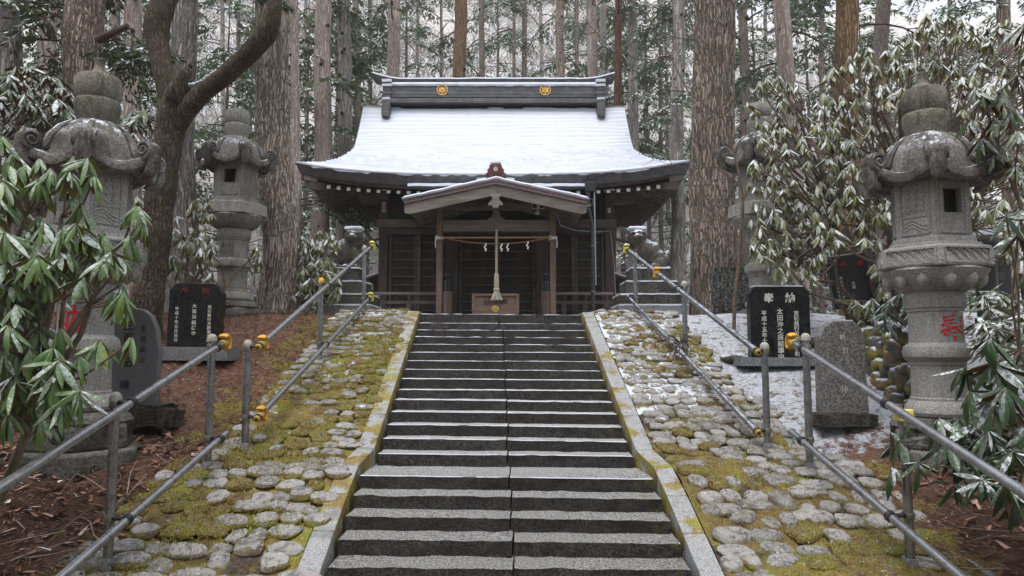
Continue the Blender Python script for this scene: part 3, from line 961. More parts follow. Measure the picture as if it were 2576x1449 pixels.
# fallen twigs, bottom left
MAT['twig'] = m_plain('dry_twig', (0.12, 0.085, 0.062), 0.9, 0, 0.4)
MAT['twig_pale'] = m_plain('pale_dry_twig', (0.24, 0.19, 0.15), 0.9, 0, 0.3)
mb = MB()
for k in range(150):
    x, y = (-random.uniform(2.7, 4.9), random.uniform(3.9, 6.3)) if k < 120 else (random.uniform(3.0, 4.6), random.uniform(4.2, 6.4))
    a, L = random.uniform(0, 6.28), random.uniform(0.15, 0.6)
    pts = []
    for j in range(4):
        px, py = x + math.cos(a) * L * j / 3 + random.uniform(-.03, .03), y + math.sin(a) * L * j / 3 + random.uniform(-.03, .03)
        pts.append((px, py, float(gz(np.array([px]), np.array([py]))[0]) + 0.02 + random.uniform(0, 0.05)))
    mb.tube(pts, [0.006, 0.005, 0.004, 0.002], 4, m=k % 2)
tag(mb.build('fallen_twigs', [MAT['twig'], MAT['twig_pale']]), 'dry fallen twigs scattered on the ground under the bushes', kind='stuff')
# pale concrete edging on the right of the lower cobbles
mb = MB()
for a, b in ((4.1, 5.0), (5.0, 5.62)):
    V = []
    for yy in (a, b - 0.01):
        xo = float(bed_out(yy, 1)) + 0.02 + (0.06 if yy < 4.5 else 0.03)
        for xx, zz in ((xo, 0.055), (xo + 0.11, 0.05), (xo + 0.11, -0.3), (xo, -0.3)):
            V.append((xx, yy, float(prof(yy)) + zz))
    mb.add(V, [(0, 1, 2, 3), (7, 6, 5, 4), (4, 5, 1, 0), (5, 6, 2, 1), (6, 7, 3, 2), (7, 4, 0, 3)])
tag(mb.build('path_edging', MAT['kerb']), 'pale concrete edging beside the lower right cobbles', kind='structure')
# ------------------------------------------------------------------ the shrine hall
PZL = 2.10
SH = Vector((-0.365, 16.6, PZL))
ROT = 0.0
shrine = thing('shrine_hall', 'dark wooden shrine hall with snow-covered curved roof at the top of the steps', 'shrine', SH, ROT)
HW, WD = 2.65, 3.6            # half width of the hall, depth
EW, EF, EB = 4.37, -1.22, 4.82  # eave half width, front, back
def S(mb, name, mat, parent=shrine, smooth=True, angle=35, bv=0):
    o = mb.build(name, mat, parent, smooth, angle)
    if bv:
        bevel(o, bv, 2)
    return o
def hz(y, Y):
    return zat(y, Y) - PZL

# roof -------------------------------------------------------------
RX = -0.05
ry = np.array([EF, -0.25, 0.62, 1.32, 1.80])
rzp = np.array([3.36, 3.76, 4.34, 5.12, 5.98])
def roof_pt(t, s):
    """t 0 eave .. 1 ridge, s -1..1 across; front slope"""
    y = np.interp(t, np.linspace(0, 1, 5), ry)
    # smooth concave profile
    tt = t
    y = EF + (1.80 - EF) * tt ** 0.93
    z = 3.36 + 2.62 * (0.42 * tt + 0.58 * tt ** 2.1)
    hw = np.where(tt < 0.56, 3.45 + (EW - 3.45) * (1 - tt / 0.56) ** 1.15, 3.45 + 0.05 * (tt - 0.56))
    lift = (0.27 + 0.05 * (s > 0)) * np.clip(1 - tt / 0.6, 0, 1) ** 1.6
    z = z + lift * np.abs(s) ** 3.2
    return np.stack([RX - 0.022 * (y - EF) + s * hw, y, z], -1)
def slope_grid(nt, ns, off=0.0, saw=0.0, nz_=0.0, back=False, t1=1.0, inset=0.0):
    t = np.linspace(0, t1, nt)
    s = np.linspace(-1, 1, ns)
    T, Sg = np.meshgrid(t, s, indexing='ij')
    P = roof_pt(T, Sg * (1 - inset))
    P[..., 2] += off
    if saw:
        rows = 27.0
        fr = (T * rows + 0.35 * fbm(np.stack([Sg.ravel() * 3, T.ravel() * 9, T.ravel() * 0], 1), 2, 4).reshape(T.shape)) % 1.0
        P[..., 2] += saw * (1 - fr) ** 1.5 * np.clip(T * 8, 0, 1)
    if nz_:
        q = np.stack([P[..., 0].ravel() * 5, P[..., 1].ravel() * 7, P[..., 2].ravel() * 3], 1)
        P[..., 2] += nz_ * fbm(q, 3, 8).reshape(T.shape)
    if back:
        P[..., 1] = 3.60 - P[..., 1]
    return P
roof = MB()
roof.grid(slope_grid(24, 41))
roof.grid(slope_grid(24, 41, back=True), flip=True)
# hip slopes at the two sides
for s in (-1, 1):
    t = np.linspace(0, 0.56, 14)
    fr = roof_pt(t, np.full(14, float(s)))
    bk = fr.copy()
    bk[:, 1] = 3.60 - bk[:, 1]
    u = np.linspace(0, 1, 15)
    P = fr[:, None, :] * (1 - u)[None, :, None] + bk[:, None, :] * u[None, :, None]
    P[..., 2] -= (0.27 * np.clip(1 - t / 0.6, 0, 1) ** 1.6)[:, None] * (1 - np.abs(2 * u - 1) ** 3)[None, :] * 0.9
    roof.grid(P, flip=(s < 0))
    # gable wall under the upper roof
    tt = np.linspace(0.56, 1, 8)
    fg = roof_pt(tt, np.full(8, float(s)))
    fg[:, 0] -= s * 0.35
    fg[:, 2] -= 0.05
    bg_ = fg.copy()
    bg_[:, 1] = 3.60 - bg_[:, 1]
    roof.grid(np.stack([fg, bg_], 1), flip=(s < 0))
roof_o = S(roof, 'roof', MAT['copper'])
# verge boards of the upper roof
for s in (-1, 1):
    for bk in (False, True):
        tt = np.linspace(0.52, 1, 10)
        a = roof_pt(tt, np.full(10, float(s)))
        a[:, 0] += s * 0.012
        b = a.copy()
        b[:, 2] -= 0.20
        if bk:
            a[:, 1], b[:, 1] = 3.60 - a[:, 1], 3.60 - b[:, 1]
        c = b.copy(); c[:, 0] -= s * 0.09
        d = a.copy(); d[:, 0] -= s * 0.09
        d[:, 2] -= 0.01
        mbv = MB().grid(np.stack([a, b, c, d], 1), wrap=True)
        S(mbv, 'verge_board', MAT['copper'], roof_o)
# snow on the roof, laid in courses
sn = MB()
P = slope_grid(217, 90, 0.035, 0.046, 0.010, t1=0.965, inset=0.004)
sn.grid(P)
e = P[0].copy(); e2 = e.copy()
rag = fbm(np.stack([e[:, 0] * 6, e[:, 0] * 0, e[:, 0] * 0], 1), 3, 31)
e2[:, 2] -= 0.05 + 0.022 * rag; e2[:, 1] += 0.006
sn.grid(np.stack([e2, e], 0))
for col_, fl in ((0, True), (-1, False)):
    a = P[:, col_].copy(); b = a.copy(); b[:, 2] -= 0.06
    sn.grid(np.stack([a, b], 1), flip=not fl)
Pb = slope_grid(60, 40, 0.035, 0.0, 0.01, back=True, t1=0.965)
sn.grid(Pb, flip=True)
S(sn, 'roof_snow', MAT['snow'], roof_o, True, 60)
# needles and bits of bark fallen on the snow
nn_ = 80
tq, sq = rng.uniform(0.03, 0.95, nn_), np.clip(rng.normal(0.45, 0.5, nn_), -0.97, 0.97)
Pq = roof_pt(tq, sq) + np.array([0, 0, 0.062])
aq = rng.uniform(0, 6.28, nn_)
dq = np.stack([np.cos(aq), np.sin(aq) * 0.7, np.sin(aq) * 0.5], 1) * rng.uniform(0.008, 0.025, nn_)[:, None]
wq_ = np.array([0.0, 0.0, 0.004])
Vq = np.stack([Pq - dq - wq_, Pq + dq - wq_, Pq + dq + wq_, Pq - dq + wq_], 1).reshape(-1, 3)
fo_ = S(MB().add(Vq, np.arange(nn_ * 4).reshape(-1, 4)), 'fallen_needles', MAT['wood_dark'], roof_o, False)
fo_['kind'] = 'stuff'
ssn = MB()
for s in (-1, 1):
    t = np.linspace(0, 0.55, 14)
    fr = roof_pt(t, np.full(14, float(s))) + np.array([0, 0, 0.03])
    bk = fr.copy(); bk[:, 1] = 3.60 - bk[:, 1]
    u = np.linspace(0, 1, 15)
    P = fr[:, None, :] * (1 - u)[None, :, None] + bk[:, None, :] * u[None, :, None]
    P[..., 2] -= (0.27 * np.clip(1 - t / 0.6, 0, 1) ** 1.6)[:, None] * (1 - np.abs(2 * u - 1) ** 3)[None, :] * 0.9 - 0.004
    ssn.grid(P, flip=(s < 0))
S(ssn, 'roof_snow', MAT['snow'], roof_o)

# thick eave edge all round
def eave_ring(n=30, dz=0.0, inset=0.0):
    pts = []
    s = np.linspace(-1, 1, n)
    f = roof_pt(np.zeros(n), s)
    pts.append(f)
    lift = 0.27
    y = np.linspace(EF, 3.60 - EF, n)
    u = (y - EF) / (3.60 - 2 * EF)
    z = 3.36 + lift - lift * (1 - np.abs(2 * u - 1) ** 3) * 0.9
    r = np.stack([np.full(n, RX + EW), y, z], 1)
    b = f[::-1].copy(); b[:, 1] = 3.60 - EF
    l = np.stack([np.full(n, RX - EW), y[::-1], z], 1)
    ring = np.concatenate([f[:-1], r[:-1], b[:-1], l[:-1]])
    c = np.array([RX, 1.8, 0])
    out = ring.copy()
    out[:, 2] += dz
    sx = (EW - inset) / EW
    sy = ((1.8 - EF) - inset) / (1.8 - EF)
    out[:, 0] = RX + (ring[:, 0] - RX) * sx
    out[:, 1] = 1.8 + (ring[:, 1] - 1.8) * sy
    return out
r0, r1, r2, r3 = eave_ring(dz=-0.004), eave_ring(dz=-0.22, inset=0.10), eave_ring(dz=-0.235, inset=0.16), eave_ring(dz=-0.10, inset=0.20)
S(MB().grid(np.stack([r0, r1, r2, r3], 0), wrap=True, flip=True), 'eave_edge', MAT['copper'], roof_o)
k0, k1, k2_, k3 = eave_ring(dz=-0.226, inset=0.165), eave_ring(dz=-0.290, inset=0.20), eave_ring(dz=-0.290, inset=0.30), eave_ring(dz=-0.2, inset=0.30)
S(MB().grid(np.stack([k0, k1, k2_, k3], 0), wrap=True, flip=True), 'eave_board', MAT['wood_eave'], roof_o)
# soffit
def soff(x, y):
    """height of the underside boards at a place under the eaves"""
    ex = max(0, abs(x - RX) - HW) / (EW - HW)
    ey = max(0, -y, y - WD) / (-EF)
    e = max(ex, ey)
    u = min(1, abs(x - RX) / EW) if ey >= ex else min(1, abs(y - 1.8) / (1.8 - EF))
    return 3.56 - 0.65 * e + 0.32 * e * u ** 3.4
so = MB()
for side in ('f', 'b', 'l', 'r'):
    n1, n2 = 6, 30
    G = np.zeros((n1, n2, 3))
    for i in range(n1):
        for j in range(n2):
            e = i / (n1 - 1) * 0.80
            u = j / (n2 - 1) * 2 - 1
            if side in 'fb':
                hw = HW + (EW - HW) * e
                x = RX * e + u * hw
                y = EF * e if side == 'f' else WD + (3.60 - EF - WD) * e
            else:
                ya, yb = EF * e, WD + (3.60 - EF - WD) * e
                y = ya + (yb - ya) * (u + 1) / 2
                x = (RX * e) + (-1 if side == 'l' else 1) * (HW + (EW - HW) * e)
            G[i, j] = (x, y, 3.56 - 0.65 * e + 0.32 * e * abs(u) ** 3.4)
    so.grid(G, flip=side in 'fr')
S(so, 'soffit', MAT['wood_dark'], roof_o)
# rafters
nR = 36
x0 = xat(846, 15.7) - SH.x
x1 = xat(1677, 15.7) - SH.x
x0, x1 = -3.92 + RX, 3.92 + RX
for k in range(nR):
    x = x0 + (x1 - x0) * k / (nR - 1)
    inner = max(0.0, (abs(x - RX) - HW) / (EW - HW))
    yb = min(-0.02, EF * inner * 1.0)
    yf = EF + 0.30
    if yb - yf < 0.06:
        yb = yf + 0.08
    zf, zb = soff(x, yf) - 0.045, soff(x, yb) - 0.045
    r_ = S(MB().beam((x, yf, zf), (x, yb, zb), 0.075, 0.085), 'rafter', MAT['wood_rafter'], roof_o)
    S(MB().box((x, yf - 0.005, zf), (0.078, 0.012, 0.088)), 'rafter_end', MAT['white'], roof_o)
for s in (-1, 1):
    for k in range(26):
        y = -0.86 + k * 0.205
        inner = max(0.0, max(-y, y - WD) / (-EF))
        xb = HW + 0.01 if inner <= 0 else HW + (EW - HW) * inner
        xf = EW - 0.33
        if xf - xb < 0.1:
            continue
        S(MB().beam((s * xb + RX * inner, y, soff(s * (xb + .01), y) - 0.04), (RX + s * xf, y, soff(RX + s * xf, y) - 0.045), 0.07, 0.08), 'rafter', MAT['wood_rafter'], roof_o)
# hip beams at the corners
for s in (-1, 1):
    S(MB().beam((s * HW, 0, 3.42), (RX + s * (EW - 0.28), EF + 0.16, soff(RX + s * (EW - .28), EF + .2) - 0.09), 0.15, 0.17), 'hip_beam', MAT['wood_eave'], roof_o)
    # long edge board with a pale sawn end
    S(MB().beam((RX + s * (EW - 0.45), EF + 0.20, 3.30), (RX + s * (EW - 0.16), EF + 0.17, 3.36), 0.10, 0.15), 'beam_end', MAT['wood_grey'], roof_o, bv=0.01)

# ridge ------------------------------------------------------------
RYc = 1.80
RX = -0.115
RZ0 = 5.93
rd = MB()
rd.box((RX, RYc, 6.235), (5.66, 0.50, 0.52))
ridge = S(rd, 'ridge', MAT['copper2'], roof_o, bv=0.01)
for k, (z, h, d) in enumerate(((6.02, 0.12, 0.62), (6.135, 0.05, 0.58), (6.50, 0.05, 0.56))):
    S(MB().box((RX, RYc, z), (5.70, d, h)), 'ridge_course', MAT['copper'], roof_o, bv=0.008)
for zz in (6.25, 6.37):
    for k in range(7):
        S(MB().box((RX - 2.43 + k * 0.81 + (0.2 if zz > 6.3 else 0), RYc - 0.255, zz), (0.80, 0.012, 0.112)), 'ridge_panel', MAT['copper2'], roof_o)
xs = np.linspace(-3.2, 3.2, 41)
bend = 0.17 * np.clip((np.abs(xs) - 2.45) / 0.75, 0, 1) ** 1.6
cz = 6.585 + bend
c = np.zeros((41, 4, 3))
for j, (dy, dz) in enumerate(((-0.30, 0.02), (-0.26, -0.07), (0.26, -0.07), (0.30, 0.02))):
    c[:, j] = np.stack([RX + xs, np.full(41, RYc + dy), cz + dz], 1)
cm = MB().grid(np.concatenate([c, np.stack([RX + xs, np.full(41, RYc), cz + 0.07], 1)[:, None]], 1), wrap=True)
cm.f.append((np.array([[0, 1, 2, 3, 4]]), 0)); cm.f.append((np.array([[204, 203, 202, 201, 200]]), 0))
S(cm, 'ridge_cap', MAT['copper2'], roof_o)
sx = np.linspace(-3.18, 3.18, 90)
sb = 0.17 * np.clip((np.abs(sx) - 2.45) / 0.75, 0, 1) ** 1.6
w = 0.03 * fbm(np.stack([sx * 4, sx * 0, sx * 0], 1), 2, 2)
rows = []
for dy, dz in ((-0.305, 0.02), (-0.29, 0.06), (-0.1, 0.115), (0.1, 0.115), (0.30, 0.05)):
    rows.append(np.stack([RX + sx, np.full(90, RYc + dy), 6.585 + sb + dz + w * 0.25], 1))
S(MB().grid(np.stack(rows, 0)), 'ridge_snow', MAT['snow'], roof_o)
sx = np.linspace(-2.72, 2.72, 110)
w = fbm(np.stack([sx * 7, sx * 0, sx * 0], 1), 3, 6)
rows = []
for dy, dz in ((-0.285, 6.52), (-0.31, 6.50), (-0.325, 6.455), (-0.30, 6.415), (-0.27, 6.42)):
    rows.append(np.stack([RX + sx, np.full(110, RYc + dy) + 0.006 * w, dz + 0.015 * w * (dz < 6.46) ], 1))
S(MB().grid(np.stack(rows[::-1], 0)), 'ridge_snow', MAT['snow'], roof_o)
for s in (-1, 1):
    # end ornament: stacked blocks with snow on each ledge
    ex = RX + s * 2.80
    t = MB()
    for z, h, w_, d in ((6.46, 0.10, 0.24, 0.66), (6.34, 0.12, 0.20, 0.60), (6.22, 0.10, 0.25, 0.64), (6.10, 0.12, 0.20, 0.62), (5.98, 0.11, 0.23, 0.72), (5.86, 0.12, 0.20, 0.76), (5.73, 0.14, 0.22, 0.86), (5.60, 0.12, 0.20, 0.94)):
        t.box((ex, RYc - 0.02, z), (w_, d, h))
    orn = S(t, 'ridge_end_ornament', MAT['copper'], roof_o, bv=0.012)
    for z, w_, d, h in ((6.54, 0.25, 0.62, 0.07), (6.42, 0.25, 0.62, 0.05), (6.05, 0.2, 0.66, 0.05)):
        S(MB().rough((ex, RYc - 0.06, z), (w_, d, h), (6, 8, 2), 0.012, 41, 9), 'snow_cap', MAT['snow'], orn)
# two gold crests
def crest(x):
    disc = MB()
    n = 36
    a = np.arange(n) * 2 * math.pi / n
    rr = [(0.150, 0.0), (0.150, -0.03), (0.142, -0.04), (0.124, -0.04), (0.118, -0.03), (0.118, -0.018)]
    P = np.array([[(x + r * math.cos(t), RYc - 0.262 + d, 6.31 + r * math.sin(t)) for t in a] for r, d in rr])
    disc.grid(P, wrap=True)
    disc.f.append((np.array([list(range(5 * n, 6 * n))]), 1))
    o = S(disc, 'crest', [MAT['gold'], MAT['copper']], roof_o)
    fan = MB()
    for k in range(7):
        t = R(90 + (k - 3) * 24)
        L = 0.098
        d = Vector((math.cos(t), 0, math.sin(t)))
        q = Vector((-d.z, 0, d.x))
        c0 = Vector((x, RYc - 0.300, 6.31 - 0.045))
        fan.tube([c0 + d * 0.015, c0 + d * 0.06, c0 + d * (L + (0.018 if abs(k - 3) < 3 else -0.01))], [0.008, 0.020, 0.017], 6)
    fan.box((x, RYc - 0.295, 6.31 - 0.085), (0.028, 0.02, 0.07))
    fan.beam((x, RYc - 0.295, 6.235), (x - 0.085, RYc - 0.295, 6.27), 0.02, 0.03, up=(0, 1, 0))
    fan.beam((x, RYc - 0.297, 6.235), (x + 0.085, RYc - 0.297, 6.27), 0.02, 0.03, up=(0, 1, 0))
    S(fan, 'crest_fan', MAT['gold'], o)
crest(RX - 1.35)
crest(RX + 1.35)

RX = -0.05
# hall body -----------------------------------------------------------
FZ = 0.0
for x in (-HW, HW):
    for y in (0.0, WD):
        S(MB().box((x, y, 1.75), (0.215, 0.215, 3.50)), 'corner_post', MAT['wood_dark'], bv=0.01)
        if y == 0.0:
            S(MB().box((x + math.copysign(0.0, x), -0.20, 3.30), (0.235, 0.26, 0.17)), 'beam_end', MAT['white'], bv=0.008)
            S(MB().box((x, -0.16, 3.12), (0.22, 0.30, 0.16)), 'bracket', MAT['wood_eave'], bv=0.02)
            S(MB().prism([(x + math.copysign(0.12, x), 3.20), (x + math.copysign(0.62, x), 3.20), (x + math.copysign(0.62, x), 3.06), (x + math.copysign(0.54, x), 2.98), (x + math.copysign(0.12, x), 2.96)], -0.10, 0.08), 'bracket', MAT['wood_eave'])
# intermediate posts either side of the doors
for x in (-1.0, 1.03):
    S(MB().box((x, -0.01, 1.6), (0.20, 0.2, 3.2)), 'door_post', MAT['wood_dark'], bv=0.01)
S(MB().box((0, -0.09, 2.47), (5.62, 0.10, 0.20)), 'lintel', MAT['wood_eave'], bv=0.01)
S(MB().box((0, -0.05, 2.285), (5.08, 0.10, 0.15)), 'lower_lintel', MAT['wood_dark'], bv=0.008)
S(MB().box((0, -0.06, 3.42), (5.7, 0.16, 0.22)), 'eave_beam', MAT['wood_dark'], bv=0.01)
# walls
for nm, cx, cy, sx_, sy_ in (('front_wall', 0, 0.08, 5.1, 0.06), ('back_wall', 0, WD - 0.03, 5.1, 0.06), ('side_wall', -HW + 0.02, WD / 2, 0.06, WD - 0.2), ('side_wall', HW - 0.02, WD / 2, 0.06, WD - 0.2)):
    S(MB().box((cx, cy, 1.72), (sx_, sy_, 3.44)), nm, MAT['wood_panel'])
# upright boards between the beams, front
for x in np.arange(-2.42, 2.5, 0.27):
    S(MB().box((x, 0.040, 2.95), (0.255, 0.022, 0.74)), 'plank', MAT['wood_panel'], bv=0.004)
slat_z = [2.03 - 0.2 * k for k in range(10)]
def panel(xl, xr, mid=None, zt=2.20):
    cx = (xl + xr) / 2
    for x in (xl + 0.035, xr - 0.035):
        S(MB().box((x, -0.005, 1.12), (0.07, 0.07, 2.2)), 'stile', MAT['wood_slat'], bv=0.005)
    k = max(2, int((xr - xl) / 0.2))
    for i in range(k):
        w_ = (xr - xl - 0.14) / k
        S(MB().box((xl + 0.07 + w_ * (i + 0.5), 0.036, 1.1), (w_ - 0.006, 0.02, 2.2)), 'plank', MAT['wood_panel'], bv=0.003)
    for z in slat_z:
        S(MB().box((cx, 0.006, z), (xr - xl - 0.14, 0.034, 0.034)), 'slat', MAT['wood_slat'], bv=0.003)
panel(-2.53, -1.86)
panel(-1.855, -1.11)
panel(1.14, 1.83)
panel(1.835, 2.53)
panel(-0.88, 0.01)
panel(0.015, 0.92)
# small side roofs and propped shutters
for s in (-1, 1):
    h = MB()
    h.box((s * (HW + 0.27), 0.55, 1.24), (0.42, 1.1, 0.04), Matrix.Rotation(s * 0.32, 4, 'Y'))
    S(h, 'side_hood', MAT['wood_eave'], bv=0.005)
    S(MB().box((s * (HW + 0.275), 0.55, 1.275), (0.43, 1.1, 0.03), Matrix.Rotation(s * 0.32, 4, 'Y')), 'hood_snow', MAT['snow'], bv=0.012)
    S(MB().beam((s * (HW + 0.12), 0.08, 0.62), (s * (HW + 0.44), 0.08, 1.15), 0.05, 0.05), 'hood_brace', MAT['wood_eave'])
    S(MB().box((s * (HW + 0.2), 0.4, 1.02), (0.24, 0.03, 0.28)), 'hood_board', MAT['wood_dark'])
    S(MB().beam((s * (HW + 0.12), 0.5, 2.22), (s * (HW + 0.80), 0.4, 2.05), 0.06, 0.06), 'shutter_arm', MAT['wood_eave'])
S(MB().beam((-HW - 0.12, -0.1, 1.92), (-HW - 0.62, -0.1, 2.50), 0.5, 0.04, up=(0.75, 0, 0.65)), 'propped_shutter', MAT['wood_slat'])
# veranda: floor edge, rails, posts
S(MB().box((0, -0.45, 0.20), (5.9, 0.9, 0.10)), 'veranda_floor', MAT['wood_eave'], bv=0.01)
for xl, xr in ((-2.92, -1.12), (1.17, 2.62)):
    S(MB().beam((xl, -0.80, 0.765), (xr, -0.80, 0.765), 0.06, 0.065), 'veranda_rail', MAT['wood_grey'], bv=0.01)
    S(MB().beam((xl + 0.05, -0.80, 0.565), (xr, -0.80, 0.565), 0.05, 0.07), 'veranda_rail', MAT['wood_slat'], bv=0.008)
    for k in range(3):
        x = xl + 0.35 + (xr - xl - 0.5) * k / 2
        S(MB().box((x, -0.80, 0.42), (0.11, 0.07, 0.24)), 'rail_post', MAT['wood_slat'], bv=0.008)
        S(MB().lathe([(0.035, 0.60), (0.035, 0.66), (0.055, 0.70), (0.05, 0.735)], 10, (x, -0.80, 0)), 'rail_strut', MAT['wood_slat'])
for x in (-1.045, 1.10):
    o = S(MB().lathe([(0.098, 0.0), (0.098, 0.78), (0.09, 0.80)], 20, (x, -0.98, 0)), 'newel_post', MAT['wood_post'])
    S(MB().lathe([(0.085, 0.80), (0.088, 0.86), (0.078, 0.87), (0.078, 0.98), (0.088, 0.99), (0.088, 1.03), (0.06, 1.06), (0.045, 1.08), (0.045, 1.11), (0.075, 1.14), (0.08, 1.18), (0.06, 1.22), (0.025, 1.24), (0.006, 1.27)], 20, (x, -0.98, 0)), 'post_finial', MAT['bronze'], o)

# front porch ----------------------------------------------------------
KX = 0.0
PY_ = -1.6
xl = xat(1104.5, 15.0) - SH.x
xr = xat(1391.5, 15.0) - SH.x
for x in (xl, xr):
    S(MB().box((x, PY_, 1.33), (0.128, 0.128, 2.66)), 'porch_post', MAT['wood_post'], bv=0.012)
    S(MB().box((x, PY_, 2.64), (0.15, 0.3, 0.07)), 'post_head', MAT['wood_grey'], bv=0.008)
    S(MB().rough((x, PY_, 0.05), (0.3, 0.3, 0.12), (3, 3, 2), 0.006, 9), 'post_base', MAT['stele_base'])
xm = (xl + xr) / 2
S(MB().box((xm, PY_, 2.145), (xr - xl - 0.13, 0.11, 0.245)), 'porch_beam', MAT['wood_grey'], bv=0.012)
S(MB().box((xm, PY_ + 0.02, 2.57), (xr - xl - 0.13, 0.10, 0.155)), 'tie_beam', MAT['wood_grey'], bv=0.01)
for x in (xl, xr):
    S(MB().beam((x, PY_ + 0.06, 2.35), (x, 0.0, 2.45), 0.10, 0.18), 'link_beam', MAT['wood_grey'], bv=0.01)
    S(MB().beam((x, PY_ - 0.62, 2.66), (x, -0.25, 2.66), 0.11, 0.12), 'purlin', MAT['wood_grey'], bv=0.01)
AP, ET, GH = 2.965, 2.555, 1.865      # apex height, tip height, half width
gy0, gy1 = -2.30, -0.30
sl = (AP - ET) / GH
pr = S(MB().prism([(xm - GH, ET - 0.02), (xm, AP - 0.02), (xm + GH, ET - 0.02), (xm + GH, ET - 0.075), (xm, AP - 0.075), (xm - GH, ET - 0.075)], gy0 + 0.02, gy1), 'porch_roof', MAT['wood_eave'])
S(MB().prism([(xm - GH - 0.03, ET + 0.012), (xm, AP + 0.02), (xm + GH + 0.03, ET + 0.012), (xm + GH + 0.03, ET - 0.018), (xm, AP - 0.018), (xm - GH - 0.03, ET - 0.018)], gy0 - 0.04, gy1 + 0.01), 'roof_sheet', MAT['trim'], pr)
n = 60
sxx = np.linspace(-GH - 0.05, GH + 0.05, n)
zz = AP + 0.03 - np.abs(sxx) * sl
wv = 0.010 * fbm(np.stack([sxx * 6, sxx * 0, sxx * 0], 1), 3, 12)
rows = []
for yy, dz in ((gy0 - 0.05, -0.012), (gy0 - 0.065, 0.022), (gy0 - 0.03, 0.055), (gy0 + 0.3, 0.06), (gy1, 0.06)):
    rows.append(np.stack([xm + sxx, np.full(n, yy) + wv * 0.5, zz + dz * np.clip((GH + 0.06 - np.abs(sxx)) / 0.06, 0.3, 1) + wv], 1))
S(MB().grid(np.stack(rows, 0)), 'roof_snow', MAT['snow'], pr, True, 60)
for s in (-1, 1):
    S(MB().prism([(xm, AP - 0.078), (xm, AP - 0.30), (xm + s * (GH - 0.10), ET - 0.285), (xm + s * (GH - 0.01), ET - 0.26), (xm + s * (GH - 0.0), ET - 0.078)][::s], gy0, gy0 + 0.055), 'barge_board', MAT['wood_barge'], pr, bv=0.005)
    S(MB().prism([(xm, AP - 0.02), (xm, AP - 0.075), (xm + s * GH, ET - 0.075), (xm + s * GH, ET - 0.02)][::s], gy0 - 0.03, gy0 - 0.002), 'trim_strip', MAT['trim'], pr)
    # boards under the porch eaves, stepped
    for k in range(5):
        e0 = 0.90 + k * 0.185
        S(MB().prism([(xm + s * e0, AP - 0.12 - e0 * sl - 0.012 * k), (xm + s * (e0 + 0.175), AP - 0.12 - (e0 + 0.175) * sl - 0.012 * k), (xm + s * (e0 + 0.175), AP - 0.15 - (e0 + 0.175) * sl - 0.012 * k), (xm + s * e0, AP - 0.15 - e0 * sl - 0.012 * k)][::s], gy0 + 0.06, gy1 - 0.02), 'soffit_board', MAT['wood_grey'], pr)
    for k in range(4):
        y = gy0 + 0.45 + k * 0.42
        S(MB().beam((xm + s * 0.04, y, AP - 0.13), (xm + s * (GH - 0.10), y, ET - 0.16), 0.05, 0.06), 'rafter', MAT['wood_grey'], pr)
S(MB().beam((xm, gy0 + 0.06, AP - 0.15), (xm, gy1, AP - 0.15), 0.10, 0.12), 'ridge_beam', MAT['wood_grey'], pr)
# carved pendant and strut
pend = [(0.0, 0.0), (0.055, -0.02), (0.11, -0.0), (0.115, -0.05), (0.07, -0.075), (0.085, -0.14), (0.15, -0.20), (0.145, -0.245), (0.075, -0.24), (0.06, -0.29), (0.045, -0.30)]
poly = [(xm + a, AP - 0.27 + b) for a, b in pend] + [(xm - a, AP - 0.27 + b) for a, b in pend[::-1][:-1]]
S(MB().prism(poly[::-1], gy0 - 0.01, gy0 + 0.05), 'gable_pendant', MAT['wood_barge'], bv=0.006)
strut = [(0.06, 0.24), (0.06, 0.17), (0.09, 0.16), (0.075, 0.12), (0.105, 0.10), (0.09, 0.06), (0.16, 0.05), (0.18, 0.0)]
poly = [(xm - a, 2.27 + b) for a, b in strut] + [(xm + a, 2.27 + b) for a, b in strut[::-1]]
S(MB().prism(poly, PY_ - 0.05, PY_ + 0.04), 'carved_strut', MAT['wood_barge'], bv=0.005)
# red ridge-end tile on the porch
ot = [(0.20, 0.0), (0.235, 0.06), (0.20, 0.10), (0.215, 0.15), (0.165, 0.19), (0.175, 0.245), (0.135, 0.27), (0.13, 0.33), (0.075, 0.37), (0.0, 0.385)]
poly = [(xm + a, AP + 0.0 + b) for a, b in ot] + [(xm - a, AP + 0.0 + b) for a, b in ot[::-1][1:]]
oni = S(MB().prism(poly[::-1], gy0 + 0.02, gy0 + 0.12), 'ridge_end_tile', MAT['maroon'], bv=0.015)
S(MB().lathe([(0.050, 0), (0.050, 0.015), (0.04, 0.025)], 16, (0, 0, 0)), 'tile_boss', MAT['tassel'], oni)
bo = oni.children[-1]; bo.rotation_euler = (R(90), 0, 0); bo.location = (xm, gy0 + 0.02, AP + 0.24)
rg = MB()
for k in range(24):
    a = k * 2 * math.pi / 24
    rg.tube([(xm + 0.07 * math.cos(a), gy0 + 0.012, AP + 0.24 + 0.075 * math.sin(a)), (xm + 0.07 * math.cos(a + 0.28), gy0 + 0.012, AP + 0.24 + 0.075 * math.sin(a + 0.28))], 0.014, 6)
for k in range(9):
    rg.lathe([(0.004, -0.03), (0.028, -0.01), (0.028, 0.012), (0.004, 0.03)], 8, (xm - 0.16 + k * 0.04, gy0 + 0.015, AP + 0.10 + 0.035 * math.cos(k * 2.1)))
S(rg, 'tile_relief', MAT['maroon'], oni)
for s in (-1, 1):
    S(MB().rough((xm + s * 0.30, gy0 + 0.06, AP + 0.03 - 0.02), (0.17, 0.14, 0.11), (4, 3, 3), 0.02, 5 + s, 8), 'snow_cap', MAT['snow'], oni)
S(MB().rough((xm, gy0 + 0.07, AP + 0.385), (0.22, 0.10, 0.035), (6, 3, 2), 0.008, 3, 8), 'snow_cap', MAT['snow'], oni)
